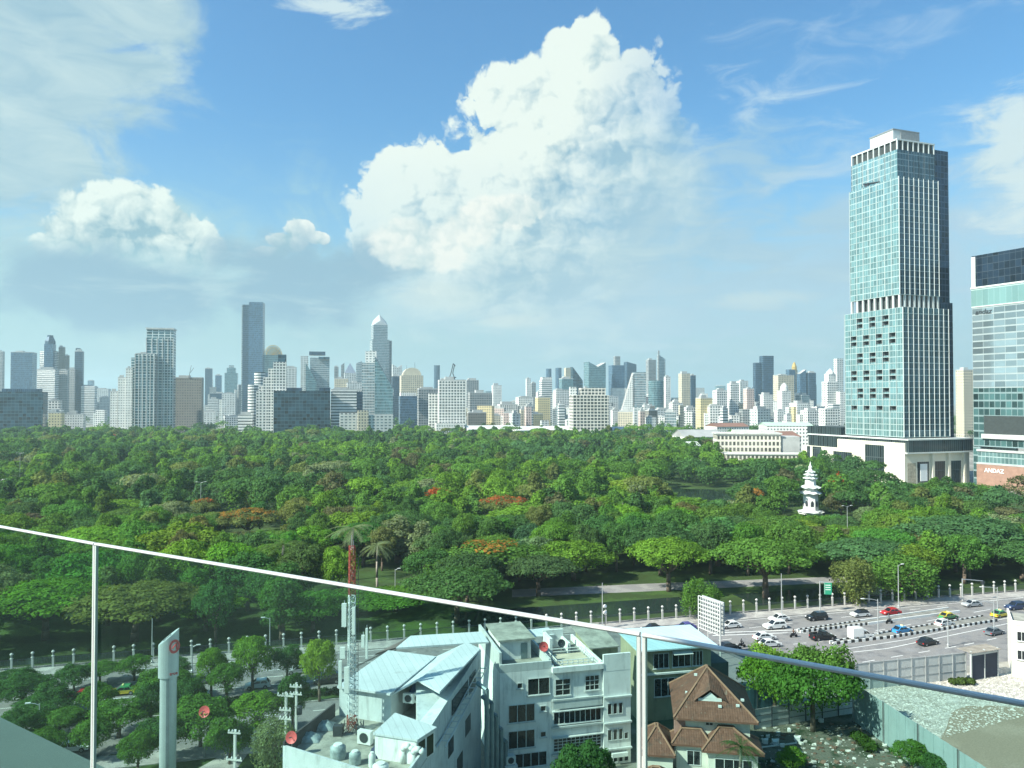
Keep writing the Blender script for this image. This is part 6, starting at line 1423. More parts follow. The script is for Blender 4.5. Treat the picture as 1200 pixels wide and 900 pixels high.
# motorcycles, each with a rider
def motorbike(label, plabel, px, py, heading, shirt):
    p = G(px, py + 1); r = thing('motorcycle', label, 'motorcycle', (p.x, p.y, .024), RA + heading)
    mb = MB(); mb.path([(-.62, 0, .6), (-.2, 0, .72), (.2, 0, .62), (.5, 0, .9)], .13, n=7); mb.box(-.3, .2, -.12, .12, .3, .6); mb.build('frame', PAINT['black'], r)
    for x in (-.6, .62):
        w = bpy.data.objects.new('wheel', W_ME); COL.objects.link(w); w.parent = r; w.location = (x, 0, .3); w.scale = (.9, .5, .9)
    mb = MB(); mb.tube((.5, 0, .9), (.62, 0, .3), .05); mb.tube((.48, -.32, 1.02), (.48, .32, 1.02), .03); mb.build('handlebar', M_steel, r)
    mb = MB(); mb.lathe([(.02, 0), (.14, .02), (.13, .08), (0, .1)], 10, sx=2.4); o = mb.build('seat', M_tyre, r); o.location = (-.25, 0, .78)
    me = bpy.data.meshes.new('person'); V = [(-.2, 0, .92), (-.13, 0, 1.2), (-.08, 0, 1.42), (-.04, 0, 1.52), (0, 0, 1.64), (.01, 0, 1.78), (-.06, .2, 1.4), (.16, .27, 1.16), (.42, .27, 1.04), (-.06, -.2, 1.4), (.16, -.27, 1.16), (.42, -.27, 1.04), (.22, .15, .84), (.12, .17, .42), (.24, .18, .34), (.22, -.15, .84), (.12, -.17, .42), (.24, -.18, .34)]
    me.from_pydata(V, [(0, 1), (1, 2), (2, 3), (3, 4), (4, 5), (2, 6), (6, 7), (7, 8), (2, 9), (9, 10), (10, 11), (0, 12), (12, 13), (13, 14), (0, 15), (15, 16), (16, 17)], [])
    o = bpy.data.objects.new('person', me); COL.objects.link(o); sk = o.modifiers.new('skin', 'SKIN'); o.modifiers.new('sub', 'SUBSURF').levels = 1
    rad = [.17, .16, .17, .07, .12, .1, .07, .055, .045, .07, .055, .045, .1, .075, .06, .1, .075, .06]
    for i, q in enumerate(rad): me.skin_vertices[0].data[i].radius = (q, q * (1.15 if i < 3 else 1)); 
    me.skin_vertices[0].data[0].use_root = True
    dg = bpy.context.evaluated_depsgraph_get(); m2 = bpy.data.meshes.new_from_object(o.evaluated_get(dg)); bpy.data.objects.remove(o)
    m2.materials.clear(); m2.materials.append(shirt); m2.materials.append(mk('helmet', (.03, .03, .035), .3)); m2.materials.append(mk('trousers', (.03, .035, .05), .9))
    for f in m2.polygons: f.material_index = 1 if f.center.z > 1.58 else 2 if f.center.z < .95 else 0; f.use_smooth = True
    o = bpy.data.objects.new('person', m2); COL.objects.link(o); o.location = r.location; o.rotation_euler = r.rotation_euler; tag(o, plabel, 'person')
motorbike('dark motorcycle left of the two white sedans', 'person in dark clothes riding the motorcycle left of the two white sedans', 869, 758, 0, mk('dark_jacket', (.04, .045, .05), .9))
motorbike('dark motorcycle behind the blue taxi', 'person in a grey jacket riding the motorcycle behind the blue taxi', 1042, 730, 0, mk('grey_jacket', (.12, .13, .14), .9))
motorbike('motorcycle left of the dark pickup', 'person in a brown jacket riding the motorcycle left of the dark pickup', 930, 746, 0, mk('brown_jacket', (.12, .07, .05), .9))
motorbike('motorcycle near the lower left white car below the median trees', 'person riding a motorcycle below the small median trees', 268, 798, math.pi, mk('rust_jacket', (.2, .06, .05), .9))
# ------------------------------------------------------------------ lamps, poles and signs
M_lpost = mk('galvanised_post', (.5, .52, .52), .45, .5, var=.08)
def street_lamp(label, px, py, ytop, arms=1, arm=2.0, ang=0.0, cat='street lamp', group=None, z0=0.0, d=None):
    p = G(px, py) if d is None else A(px, 500, d); h = A(px, ytop, p.y).z - z0; r = thing('street_lamp', label, cat, (p.x, p.y, z0), RA + ang, group)
    mb = MB(); mb.tube((0, 0, 0), (0, 0, h), .12, .07, 8); mb.lathe([(.22, 0), (.22, .5), (.12, .6)], 8); mb.build('pole', M_lpost, r)
    for k in range(arms):
        s = 1 if k == 0 else -1; mb = MB(); mb.path([(0, 0, h - .3), (s * arm * .4, 0, h), (s * arm, 0, h + .15)], .05, n=6); mb.build('arm', M_lpost, r)
        mb = MB(); mb.box(s * arm - .35, s * arm + .35, -.14, .14, h + .08, h + .22); mb.build('lamp_head', M_ac, r)
street_lamp('tall plain pole standing in front of the wide umbrella tree', 916, 728, 672, 0); street_lamp('tall lamp post behind the red car', 1053, 712, 662, 1, 1.2)
street_lamp('lamp post with an angled arm right of the white box van', 1029, 745, 702, 1, 3.2, R_(170)); street_lamp('lamp post with a long arm by the silver car', 1169, 716, 688, 1, 3.8, R_(170)); street_lamp('short lamp post at the near hoarding with a camera box', 1111, 758, 726, 1, 1.2, R_(180)); street_lamp('thin lamp post behind the dark grey car', 1165, 744, 705, 1, 4.0, R_(165))
street_lamp('slim pole beside the fence left of the dark lamp pair', 706, 738, 683, 0); street_lamp('lamp post in the park left of the coconut palm', 463, 706, 667, 1, .9, z0=0)
street_lamp('tall pole left of the pylon sign', 178, 778, 725, 0); street_lamp('curved street lamp right of the pylon sign', 225, 789, 757, 1, 1.0, 0); street_lamp('lamp post among the dim left trees', 46, 858, 824, 1, 1.5, R_(180)); street_lamp('slim pole behind the small median trees', 316, 780, 724, 1, 1.2, R_(180))
for px, yt, d, lab in ((236, 565, 290, 'twin headed floodlight pole above the flowering trees'), (24, 531, 430, 'twin headed floodlight pole at the left edge of the park'), (992, 593, 250, 'small twin lamp post right of the pagoda'), (2, 562, 310, 'floodlight pole at the left picture edge')):
    street_lamp(lab, px, 0, yt, 2, 1.6, 0, 'floodlight', d=d)
def gantry(label, px, py, ytop, sgn_px, board):
    p = G(px, py); h = A(px, ytop, p.y).z; w = (sgn_px - px) / F * p.y; r = thing('road_sign' if board else 'camera_gantry', label, 'road sign' if board else 'gantry', (p.x, p.y, 0), RA if not board else RA - R_(20))
    mb = MB(); mb.tube((0, 0, 0), (0, 0, h), .15, .12, 8); mb.tube((0, 0, h - .15), (w, 0, h - .9 if not board else h - .4), .1, n=6); mb.build('post', M_lpost, r)
    mb = MB()
    if board:
        mb.box(w * .35, w, -.25, -.12, h - 2.9, h - .3); b_ = mb.build('board', mk('road_sign_green', (.03, .3, .17), .5, var=.04), r)
        k = MB()
        for zz in (h - .9, h - 1.4, h - 1.9): k.box(w * .45, w * .9, -.262, -.252, zz, zz + .16)
        k.box(w * .38, w * .4, -.262, -.252, h - 2.8, h - .4); k.build('markings', M_white, b_)
    else: mb.box(w - .3, w + .3, -.3, .3, h - 1.7, h - .9); mb.build('camera_box', M_dkmetal, r)
gantry('green road sign on a bent grey post beside the canal trees', 961, 717, 681, 974, True); gantry('cantilever gantry with a camera box above the far lane', 1128, 705, 678, 1157, False)
p = G(709, 737); r = thing('lamp_pair', 'pair of stacked round white lamps on the fence behind the shophouse roof', 'lamp', (p.x, p.y, 0)); mb = MB(); mb.tube((0, 0, 0), (0, 0, 4.6), .09); mb.build('pole', M_dkmetal, r)
for zz in (3.4, 4.7): mb = MB(); mb.lathe([(0, -.4), (.33, -.25), (.42, 0), (.33, .25), (0, .4)], 12); o = mb.build('globe', M_white, r, smooth=True); o.location = (0, 0, zz)
# utility poles with wires
def utility_pole(label, px, ytop, d, arms):
    p = A(px, 500, d); h = A(px, ytop, d).z; r = thing('utility_pole', label, 'utility pole', (p.x, p.y, 0), RA + R_(-25)); mb = MB(); mb.box(-.13, .13, -.13, .13, 0, h); mb.build('pole', M_conc, r)
    for zz, w in arms:
        mb = MB(); mb.box(-w, w, -.22, -.135, h - zz - .1, h - zz + .1); o = mb.build('crossarm', M_conc, r); m2 = MB()
        for k in range(4): m2.lathe([(.07, 0), (.1, .12), (.05, .26), (0, .28)], 7, 0, (-w + .15 + (2 * w - .3) * k / 3, -.18, h - zz + .1))
        m2.build('insulator', M_ac, o)
    return p, h
pa_, ha = utility_pole('utility pole with one broad crossarm left of the blue building', 337, 811, 98, ((.4, 1.1), (2.2, .8), (3.3, .8))); pb_, hb_ = utility_pole('utility pole with three crossarms near the lower lawn', 278, 855, 90, ((.3, .8), (3.4, 1.0), (4.9, 1.3)))
utility_pole('shorter utility pole beside a dark transformer', 349, 800, 106, ((.5, .9), (1.5, .9)))
mb = MB()
for k in range(5):
    a, b = Vector((pa_.x - .8 + .4 * k, pa_.y, ha - .2 - (k > 2) * 2)), Vector((pb_.x - .8 + .4 * k, pb_.y, hb_ - .2 - (k > 2) * 2)); mb.path([a.lerp(b, t / 8) - Vector((0, 0, 1.2 * math.sin(math.pi * t / 8) * .5)) for t in range(9)], .025, n=4)
    c = Vector((pa_.x + 14, pa_.y + 28, ha - .5)); mb.path([a.lerp(c, t / 8) - Vector((0, 0, .9 * math.sin(math.pi * t / 8))) for t in range(9)], .025, n=4)
tag(mb.build('overhead_wire', M_tyre), 'bundle of thin overhead wires strung between the utility poles', 'wires')
mb = MB(); mb.lathe([(.35, 0), (.4, .1), (.4, 1.0), (.3, 1.1), (0, 1.15)], 12); o = mb.build('transformer', M_dkmetal); p = A(349, 500, 105); o.location = (p.x + .5, p.y - .3, A(350, 836, 105).z); tag(o, 'dark transformer drum hung on the shorter utility pole', 'transformer')
# --- pylon sign with slanted top
pp = A(200, 500, 97); PY = thing('pylon_sign', 'tall silver pylon sign with a slanted oval top and a red emblem', 'pylon sign', (pp.x, pp.y, 0), R_(20))
hA, hB = A(200, 737, 97).z, A(200, 755, 97).z; zs = A(200, 793, 97).z
M_pyl = mk('pylon_silver', (.5, .55, .56), .4, .3, var=.06); M_pyl2 = mk('pylon_edge', (.3, .34, .36), .4, .3)
mb = MB(); n = 24; ea, eb = 1.2, .72
ring = [(ea * math.cos(2 * math.pi * i / n), eb * math.sin(2 * math.pi * i / n)) for i in range(n)]
mb.prism(ring, zs, [hB + (hA - hB) * (x / ea + 1) / 2 for x, y in ring]); mb.build('sign_head', M_pyl, PY, smooth=False)
mb = MB(); mb.prism([(x * .82, y * .8) for x, y in ring], 0, zs - .02, 0); mb.build('shaft', M_pyl, PY); mb = MB(); mb.box(-.2, .14, -.62, -.5, .1, zs - .1); mb.build('shaft_groove', M_pyl2, PY)
mb = MB(); cz_ = (hA + zs) / 2 + .9
for k in range(18):
    a, b = 2 * math.pi * k / 18, 2 * math.pi * (k + 1) / 18
    for r0, r1 in ((.45, .72),): mb.face([(r0 * math.cos(a), 0, r0 * 1.2 * math.sin(a)), (r1 * math.cos(a), 0, r1 * 1.2 * math.sin(a)), (r1 * math.cos(b), 0, r1 * 1.2 * math.sin(b)), (r0 * math.cos(b), 0, r0 * 1.2 * math.sin(b))])
mb.tube((-.3, 0, -.2), (.25, 0, .35), .09, n=5); mb.tube((.25, 0, .35), (.3, 0, -.4), .09, n=5)
o = mb.build('emblem', M_red, PY); o.location = (.72, -.66, cz_); o.rotation_euler[2] = R_(32)
me = text_mesh('true', .55, .03, 0, .015); me.materials.clear(); me.materials.append(M_red); o = bpy.data.objects.new('lettering', me); COL.objects.link(o); o.parent = PY; o.rotation_euler = (R_(90), 0, R_(20)); o.location = (.2, -.76, zs + .35)
o2 = bpy.data.objects.new('lettering', text_mesh('true', .7, .02)); o2.data.materials.clear(); o2.data.materials.append(M_dkmetal); COL.objects.link(o2); o2.parent = PY; sl = math.atan((hA - hB) / (2 * ea)); o2.rotation_euler = (0, -sl, 0); o2.location = (-.65, -.15, hB + (hA - hB) * (-.65 / ea + 1) / 2 + .04)
# bollard lights on the lower lawn
for i, (px, py, lab) in enumerate(((151, 897, 'small garden lamp on the lower lawn left of the pylon sign'), )):
    p = G(px, py); r = thing('garden_lamp', lab, 'lamp', (p.x, p.y, .03)); mb = MB(); mb.tube((0, 0, 0), (0, 0, .8), .06); mb.build('post', M_dkmetal, r); mb = MB(); mb.lathe([(0, .8), (.14, .85), (.14, 1.0), (0, 1.08)], 10); mb.build('globe', M_white, r)
# rubble on the vacant lot: a few big pale blocks
for i, (px, py, s) in enumerate(((897, 871, .5), (909, 872, .55), (917, 875, .4), (935, 868, .5), (962, 846, .45), (900, 864, .3), (925, 857, .35))):
    p = G(px, py); rr = random.Random(i); mb = MB(); mb.prism([(s * math.cos(a + rr.random() * .5), s * .8 * math.sin(a + rr.random() * .5)) for a in (0, 1.2, 2.4, 3.6, 4.9)], 0, [s * rr.uniform(.7, 1.4) for _ in range(5)]); o = mb.build('concrete_block', M_ac); o.location = (p.x, p.y, .012); tag(o, ['white concrete lump at the left of the dirt lot', 'upright white concrete lump on the dirt lot', 'small white lump right of the upright one', 'white lump at the end of the fallen pole', 'white lump against the low panel fence', 'tiny white lump by the brown roofed house', 'white lump among the broken bricks'][i], 'rubble block')
mb = MB(); a, b = G(886, 878), G(934, 872); mb.tube((0, 0, .15), (b - a) + Vector((0, 0, .15)), .12); o = mb.build('fallen_pole', M_conc); o.location = a; tag(o, 'pale pole lying across the vacant dirt lot', 'pole')
# ------------------------------------------------------------------ balustrade in front of the camera, and the terrace ledge
GB = thing('glass_balustrade', 'frameless tinted glass balustrade with a slim metal handrail across the foreground', 'balustrade', (0, 2.0, 46.4))
mg, ntg, bg = new_mat('tinted_glass'); ntg.nodes.remove(bg); outg = [x for x in ntg.nodes if x.type == 'OUTPUT_MATERIAL'][0]
tr = ntg.nodes.new('ShaderNodeBsdfTransparent'); tr.inputs[0].default_value = (.73, .865, .84, 1); gl = ntg.nodes.new('ShaderNodeBsdfGlossy'); gl.inputs['Roughness'].default_value = .02; gl.inputs[0].default_value = (.9, 1, 1, 1)
fr = ntg.nodes.new('ShaderNodeFresnel'); fr.inputs[0].default_value = 1.45; mx = ntg.nodes.new('ShaderNodeMixShader'); ntg.links.new((E(ntg, fr.outputs[0]) * .07).k, mx.inputs[0]); ntg.links.new(tr.outputs[0], mx.inputs[1]); ntg.links.new(gl.outputs[0], mx.inputs[2]); ntg.links.new(mx.outputs[0], outg.inputs['Surface'])
M_rail = mk('brushed_rail', (.66, .7, .7), .38, .35, var=.05, scale=4)
M_gedge = mk('glass_edge', (.12, .2, .2), .25, var=.1)
EYE_R = .5
RP = []
for px, py in ((-160, 588), (112, 637.5), (752, 743.5), (1400, 861)):
    d = ray(px, py); t = -EYE_R / d.z; RP.append(Vector((d.x * t, d.y * t, 0)))
O_ = Vector(GB.location); zr = CZ - EYE_R - O_.z
def loc_(p, z): return (p.x - O_.x, p.y - O_.y, z)
def seg_prism(p, q, th, z0, z1, name, mat, inset=0.0):
    d = (q - p).normalized(); n = Vector((-d.y, d.x, 0)) * th / 2; p, q = p + d * inset, q - d * inset
    mb = MB(); mb.prism([loc_(x, 0)[:2] for x in (p - n, q - n, q + n, p + n)], z0, z1); return mb.build(name, mat, GB)
for i in range(3):
    p, q = RP[i], RP[i + 1]; d = (q - p).normalized(); n = Vector((-d.y, d.x, 0))
    r_ = .0125
    mb = MB(); a, b = p + d * (.004 if i else 0), q - d * .004
    w, hgt = .008, .0042
    sec = [(-w, -hgt + .003), (-w + .003, -hgt), (w - .003, -hgt), (w, -hgt + .003), (w, hgt - .003), (w - .003, hgt), (-w + .003, hgt), (-w, hgt - .003)]
    S0 = [loc_(a + n * u, zr + v) for u, v in sec]; S1 = [loc_(b + n * u, zr + v) for u, v in sec]
    for k in range(8): j = (k + 1) % 8; mb.face([S0[k], S0[j], S1[j], S1[k]])
    mb.face(S0[::-1]); mb.face(S1); mb.build('handrail', M_rail, GB)
    seg_prism(p, q, .012, -.15, zr - hgt - .001, 'glass_pane', mg, .010)
    for e, s in ((p, 1), (q, -1)):
        if (i == 0 and s == 1) or (i == 2 and s == -1): continue
        c = e + d * s * .0065; seg_prism(c - d * .004, c + d * .004, .009, -.15, zr - hgt - .0005, 'edge_frame', M_rail)
# ledge of the terrace slab below the glass
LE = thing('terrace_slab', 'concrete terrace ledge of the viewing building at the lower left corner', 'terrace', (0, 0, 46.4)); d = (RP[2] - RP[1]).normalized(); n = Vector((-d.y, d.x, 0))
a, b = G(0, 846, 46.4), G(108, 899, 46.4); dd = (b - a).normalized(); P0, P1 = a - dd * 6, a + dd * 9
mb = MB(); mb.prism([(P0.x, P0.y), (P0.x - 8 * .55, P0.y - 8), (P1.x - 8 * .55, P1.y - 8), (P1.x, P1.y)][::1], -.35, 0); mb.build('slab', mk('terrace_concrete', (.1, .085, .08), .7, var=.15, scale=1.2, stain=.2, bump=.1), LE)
mb = MB(); mb.prism([(p[0], p[1]) for p in ((P0.x - .05, P0.y - .25), (P1.x - .05, P1.y - .25), (P1.x + .0, P1.y + .03), (P0.x + .0, P0.y + .03))], -.5, .002); mb.build('edge_trim', mk('ledge_trim', (.2, .19, .18), .5), LE)

mb = MB(); mb.box(-7.5, 60, -34, -2.2, -46.4, 34, 0, 1); mb.build('unseen_shade_wall', [facade('shade_wall_facade', (.4, .4, .38), (.05, .07, .08), 3.3, 4, .12, .1, .8, .2), M_roof], LE)  # unseen wall added behind the camera; its left end is set to shade the rail
# ------------------------------------------------------------------ camera, light, sky, haze
cam = bpy.data.cameras.new('camera'); co_ = bpy.data.objects.new('camera', cam); COL.objects.link(co_); sc.camera = co_
cam.sensor_width = 36; cam.lens = 36 * F / 1200; cam.clip_start = .05; cam.clip_end = 30000
co_.location = (0, 0, CZ); co_.rotation_euler = (R_(90) + PITCH, 0, 0)
SUN_AZ, SUN_EL = R_(-116), R_(41)
sd = Vector((math.sin(SUN_AZ) * math.cos(SUN_EL), math.cos(SUN_AZ) * math.cos(SUN_EL), math.sin(SUN_EL)))
su = bpy.data.lights.new('sun', 'SUN'); su.energy = 4.8; su.angle = R_(.5); su.color = (1, .97, .84); so = bpy.data.objects.new('sun', su); COL.objects.link(so); so.rotation_euler = (-sd).to_track_quat('-Z', 'Y').to_euler(); so.location = (0, 0, 300)
w = bpy.data.worlds.new('World'); sc.world = w; w.use_nodes = True; nt = w.node_tree; bgn = nt.nodes['Background']
sky = nt.nodes.new('ShaderNodeTexSky'); sky.sky_type = 'NISHITA'; sky.sun_disc = False; sky.sun_elevation = SUN_EL; sky.sun_rotation = SUN_AZ % (2 * math.pi); sky.air_density = 1.3; sky.dust_density = 1.5; sky.ozone_density = 2.5
bgn.inputs['Strength'].default_value = .12
WS = .12; EXPO = 1.05; SKYTINT = (.355, .615, .745)
# clouds: everything below lives in compass bearing and height above the horizon
def dl(r, g, b):                                # a display colour as sky radiance before strength and exposure
    k = 1 / (WS * 2 ** EXPO); f = lambda c: (((c / 255 + .055) / 1.055) ** 2.4) * k
    return (f(r), f(g), f(b))
tcw = nt.nodes.new('ShaderNodeTexCoord').outputs['Generated']; sx = nt.nodes.new('ShaderNodeSeparateXYZ'); nt.links.new(tcw, sx.inputs[0])
X, Y, Z = (E(nt, sx.outputs[i]) for i in range(3))
az = X.op('ARCTAN2', Y) * (180 / math.pi); el = Z.op('ARCSINE') * (180 / math.pi)
def ae(px, py): d = ray(px, py).normalized(); return math.degrees(math.atan2(d.x, d.y)), math.degrees(math.asin(d.z))
def blob(a, e, px, py, rx, ry):                  # 1 at the centre, 0 at the rim
    ca, ce = ae(px, py); u = (a - ca) * (1 / (rx * .0637 * math.cos(math.radians(ca)) ** 2)); v = (e - ce) * (1 / (ry * .0637 * math.cos(math.radians(ca))))
    return 1.0 - (u * u + v * v).op('SQRT')
def union(L, k=.2):
    o = L[0]
    for b in L[1:]: o = o.op('SMOOTH_MAX', b, k)
    return o
def voro(v, scale, detail, rough=.5):
    vo = nt.nodes.new('ShaderNodeTexVoronoi'); vo.voronoi_dimensions = '2D'; vo.feature = 'F1'; vo.normalize = True
    vo.inputs['Scale'].default_value = scale; vo.inputs['Detail'].default_value = detail; vo.inputs['Roughness'].default_value = rough; vo.inputs['Lacunarity'].default_value = 2.2
    nt.links.new(v, vo.inputs['Vector']); return E(nt, vo.outputs['Distance'])
def warped(a, e, sc_=.5, amt=1.2, z=0.0, det=4):
    v = vec(nt, a, e * 1.1, z); nw = nt.nodes.new('ShaderNodeTexNoise'); nw.noise_dimensions = '2D'; nw.inputs['Scale'].default_value = sc_; nw.inputs['Detail'].default_value = det; nt.links.new(v, nw.inputs['Vector'])
    sub = nt.nodes.new('ShaderNodeVectorMath'); sub.operation = 'SUBTRACT'; nt.links.new(nw.outputs['Color'], sub.inputs[0]); sub.inputs[1].default_value = (.5, .5, .5)
    m2 = nt.nodes.new('ShaderNodeVectorMath'); m2.operation = 'MULTIPLY_ADD'; nt.links.new(sub.outputs[0], m2.inputs[0]); m2.inputs[1].default_value = (amt, amt, amt); nt.links.new(v, m2.inputs[2])
    return m2.outputs[0]
WV = warped(az, el, .5, 1.3)
def billow(da, de, det=1.0):                    # cauliflower height field, about 0..1
    o = nt.nodes.new('ShaderNodeVectorMath'); o.operation = 'ADD'; nt.links.new(WV, o.inputs[0]); o.inputs[1].default_value = (da, de * 1.1, 0); v = o.outputs[0]
    vb = voro(v, .2, .6, .5); vf = voro(v, .5, 3.0 * det, .5); big = 1.0 - vb * vb * 1.7; fine = 1.0 - vf * vf * 1.7; f = noise(nt, v, .5, 6 * det, .56, dims='2D')
    return big * .5 + fine * .42 + f * .26
H_AVG = .83
CUM = [(688, 105, 52, 64), (648, 135, 74, 58), (742, 118, 40, 56), (590, 200, 92, 60), (700, 190, 110, 100), (540, 222, 105, 66), (470, 232, 54, 46), (510, 275, 86, 66), (610, 290, 120, 90), (452, 278, 40, 40), (735, 260, 100, 90), (605, 128, 56, 40), (660, 60, 26, 22)]
FRONT = [(610, 248, 34, 20), (570, 252, 40, 20), (500, 285, 60, 34), (545, 270, 36, 22)]
LEFT = [(150, 262, 80, 42), (125, 285, 75, 42), (190, 285, 62, 42), (240, 305, 30, 22), (95, 290, 42, 30)]
MID = [(352, 270, 17, 12), (338, 285, 22, 11), (318, 297, 24, 8), (374, 279, 13, 8)]
def puffs(blobs, a, e, amp=1.0, lo=.0, hi=.14):
    return (blobs * 1.2 + (billow_0 - H_AVG) * 2.5 * amp).smooth(lo, hi)
billow_0 = billow(0, 0); billow_a = billow(-.3, .28); billow_b = billow(-1.2, 1.1, .5)
relief = (billow_0 - billow_a) * 2.0 + (billow_0 - billow_b) * 2.3
mC = union([blob(az, el, *b) for b in CUM]); mL = union([blob(az, el, *b) for b in LEFT]); mM = union([blob(az, el, *b) for b in MID]); mF = union([blob(az, el, *b) for b in FRONT])
eF = lambda a, b: el.ramp(a, b)
aC = puffs(mC, az, el, .92, .0, .2); aL = puffs(mL, az, el, .8, .0, .2); aM = puffs(mM, az, el, 1.0, .0, .2); aF = puffs(mF, az, el, .8, .05, .4)
wisp = noise(nt, vec(nt, az * .6, el + 40.0), .16, 7, .62, .6, dims='2D')
wisp2 = noise(nt, vec(nt, az * .5, el * 1.6 + 70.0), .35, 7, .62, .5, dims='2D')
# big cumulus: sun side bright, right flank and foot in its own shade
gx = (az - ae(640, 250)[0]); gy = (el - ae(640, 250)[1])
core = mC.ramp(0, .75)
litC = (gx * -.055 + gy * .07 + .62 + relief - core * .12 + (wisp2 - .5) * .5).op('MAXIMUM', 0.0).op('MINIMUM', 1.0)
cC = mixc(nt, litC, dl(150, 190, 208), dl(240, 252, 244))
cF = mixc(nt, (relief * 1.1 + .66).op('MAXIMUM', 0.0).op('MINIMUM', 1.0), dl(200, 224, 226), dl(250, 254, 245))
cL = mixc(nt, (relief * 1.1 + .5 + (el - ae(150, 285)[1]) * .13).op('MAXIMUM', 0.0).op('MINIMUM', 1.0), dl(150, 190, 204), dl(238, 252, 244))
cM = mixc(nt, (relief * 1.2 + .55 + (el - ae(345, 290)[1]) * .35).op('MAXIMUM', 0.0).op('MINIMUM', 1.0), dl(160, 198, 210), dl(246, 254, 247))
# sky
hz_ = el.ramp(0.0, 21.0, 1.0, 0.0); hz2 = hz_ * (2.0 - hz_) * hz_ * .99
skyc = mixc(nt, 1.0, sky.outputs[0], SKYTINT, 'MULTIPLY')
c0 = mixc(nt, hz2, skyc, dl(178, 214, 222))
bank = ((14.6 - el) * .1 + az.op('ABSOLUTE') * .006 + (wisp - .5) * 2.2 + (wisp2 - .5) * .8).smooth(-.1, .9) * el.ramp(2.0, 9.0, .25, .8)
c0 = mixc(nt, bank, c0, mixc(nt, az.ramp(-8.0, 6.0), dl(182, 218, 221), dl(186, 216, 232)))
# thin high veil, right-hand streaks, small scraps
mV = union([blob(az, el, 20, 50, 230, 170), blob(az, el, -40, 170, 250, 130), blob(az, el, 150, 10, 90, 46)])
veil = (mV * 1.7 + (wisp - .5) * 2.6 + (billow_0 - H_AVG) * .8).smooth(.0, .8) * .92
c1 = mixc(nt, veil, c0, mixc(nt, (wisp2 * 1.4 - .2).op('MAXIMUM', 0.0).op('MINIMUM', 1.0), dl(150, 190, 208), dl(206, 229, 229)))
mR = union([blob(az, el, 900, 300, 330, 130), blob(az, el, 1190, 190, 100, 110), blob(az, el, 880, 190, 120, 80)])
streak = (mR * .9 + (wisp2 - .5) * 3.0).smooth(-.1, 1.1) * .8
c2 = mixc(nt, streak, c1, mixc(nt, mR.ramp(0, .6), dl(196, 222, 240), dl(172, 206, 224)))
mX = union([blob(az, el, 1010, 40, 240, 50), blob(az, el, 860, 130, 90, 30), blob(az, el, 950, 210, 140, 25)])
str2 = (mX * .8 + (wisp2 - .5) * 2.6).smooth(.25, 1.1) * .3
c3 = mixc(nt, str2, c2, dl(205, 228, 242))
mSm = union([blob(az, el, 400, 8, 60, 18), blob(az, el, 1190, 160, 60, 60), blob(az, el, 1200, 220, 70, 60)])
small = (mSm * 1.2 + (wisp2 - .5) * 2.6 + (billow_0 - H_AVG) * 1.4).smooth(.0, .9) * .85
c4 = mixc(nt, small, c3, dl(222, 240, 240))
soft = (union([blob(az, el, 620, 310, 250, 130), blob(az, el, 760, 230, 110, 110), blob(az, el, 520, 350, 160, 70)], .3) * 1.5 + (wisp - .5) * 1.6 + (billow_0 - H_AVG) * .6)  .smooth(.0, 1.0) * .88
c4 = mixc(nt, soft, c4, mixc(nt, (wisp2 * 1.6 - .3 + gx * -.02).op('MAXIMUM', 0.0).op('MINIMUM', 1.0), dl(172, 206, 224), dl(212, 235, 236)))
foot = (el - ae(600, 385)[1]).op('MULTIPLY', .08).op('MAXIMUM', 0.0).op('MINIMUM', 1.0)
right = (gx * -.07 + .95 + gy * .03).op('MAXIMUM', .2).op('MINIMUM', 1.0)
c5 = mixc(nt, aC * foot.op('SQRT') * right, c4, cC)
band = ((union([blob(az, el, 355, 330, 150, 62), blob(az, el, 170, 345, 240, 50), blob(az, el, 420, 315, 55, 40)], .3) * 1.3 + (wisp - .5) * 2.0 + (billow_0 - H_AVG) * 1.8).smooth(-.05, .85)) * .92
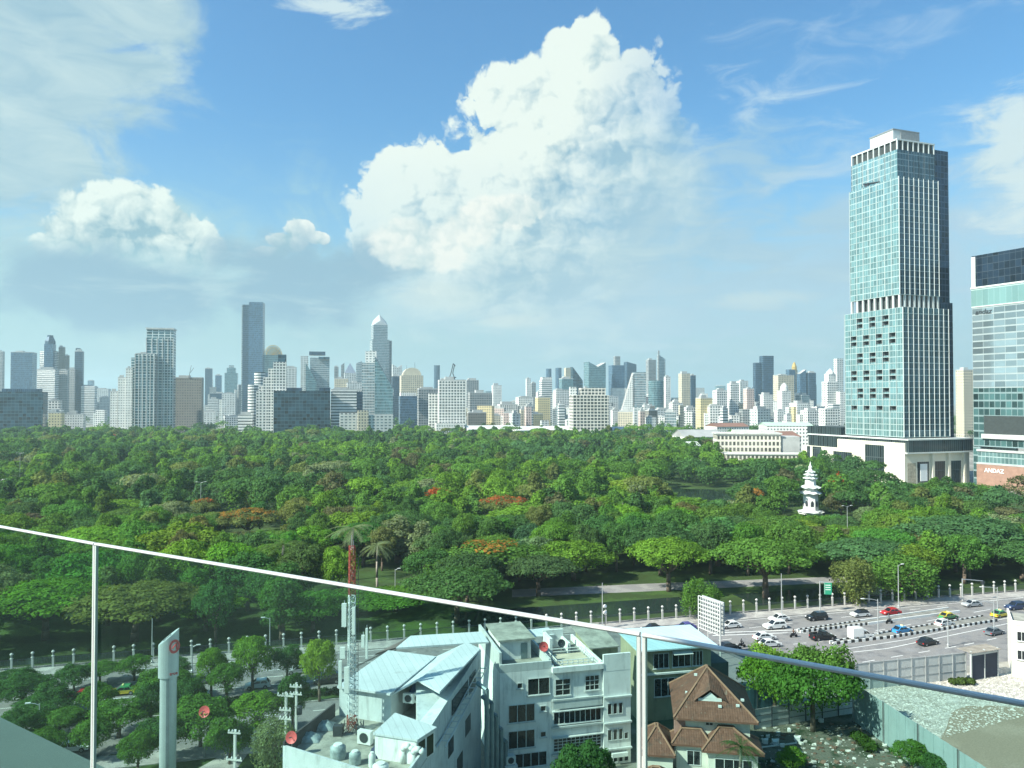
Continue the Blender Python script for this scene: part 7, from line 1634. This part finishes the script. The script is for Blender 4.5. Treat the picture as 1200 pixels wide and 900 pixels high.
c6 = mixc(nt, aL * (el - ae(150, 330)[1]).op('MULTIPLY', .35).op('MAXIMUM', 0.0).op('MINIMUM', 1.0), c5, cL)
c6 = mixc(nt, aM, c6, cM)
c6 = mixc(nt, band, c6, dl(148, 186, 207))
c6 = mixc(nt, aF * .9, c6, cF)
low_ = (union([blob(az, el, 590, 375, 60, 14), blob(az, el, 505, 345, 70, 26), blob(az, el, 890, 350, 100, 16)]) * 1.2 + (wisp2 - .5) * 2.0).smooth(.1, .9) * .4
c6 = mixc(nt, low_, c6, dl(226, 238, 230))
lay = ((wisp2 - .47) * 2.2 + (noise(nt, vec(nt, az * .22, el * 1.1 + 11.0), .5, 6, .6, .3, dims='2D') - .5) * 2.0).smooth(.0, .9) * el.ramp(.5, 3.0, 0.0, 1.0) * el.ramp(7.0, 14.0, 1.0, 0.0) * .5
c6 = mixc(nt, lay, c6, dl(206, 231, 232))
c5 = c6
nt.links.new(c5, bgn.inputs['Color'])
w.cycles.sampling_method = 'MANUAL'; w.cycles.sample_map_resolution = 512
# haze
mb = MB(); mb.prism([(-6600, -500), (6600, -500), (6600, 9200), (-6600, 9200)], -1.0, 290)
hm = bpy.data.materials.new('haze'); hm.use_nodes = True; hn = hm.node_tree; hn.nodes.remove(hn.nodes['Principled BSDF']); pv = hn.nodes.new('ShaderNodeVolumePrincipled'); pv.inputs['Color'].default_value = (.7, .95, 1, 1); pv.inputs['Density'].default_value = 0.00015; pv.inputs['Anisotropy'].default_value = .2
hn.links.new(pv.outputs[0], [x for x in hn.nodes if x.type == 'OUTPUT_MATERIAL'][0].inputs['Volume'])
struct(mb.build('haze', hm), 'stuff')
vs = sc.view_settings; vs.view_transform = 'Standard'; vs.look = 'None'; vs.gamma = 1; vs.exposure = EXPO; vs.use_curve_mapping = False
cy = sc.cycles; cy.max_bounces = 6; cy.diffuse_bounces = 2; cy.glossy_bounces = 3; cy.transmission_bounces = 4; cy.transparent_max_bounces = 8; cy.volume_bounces = 0; cy.use_denoising = True; cy.sample_clamp_indirect = 6
cy.use_adaptive_sampling = True; cy.adaptive_threshold = .015
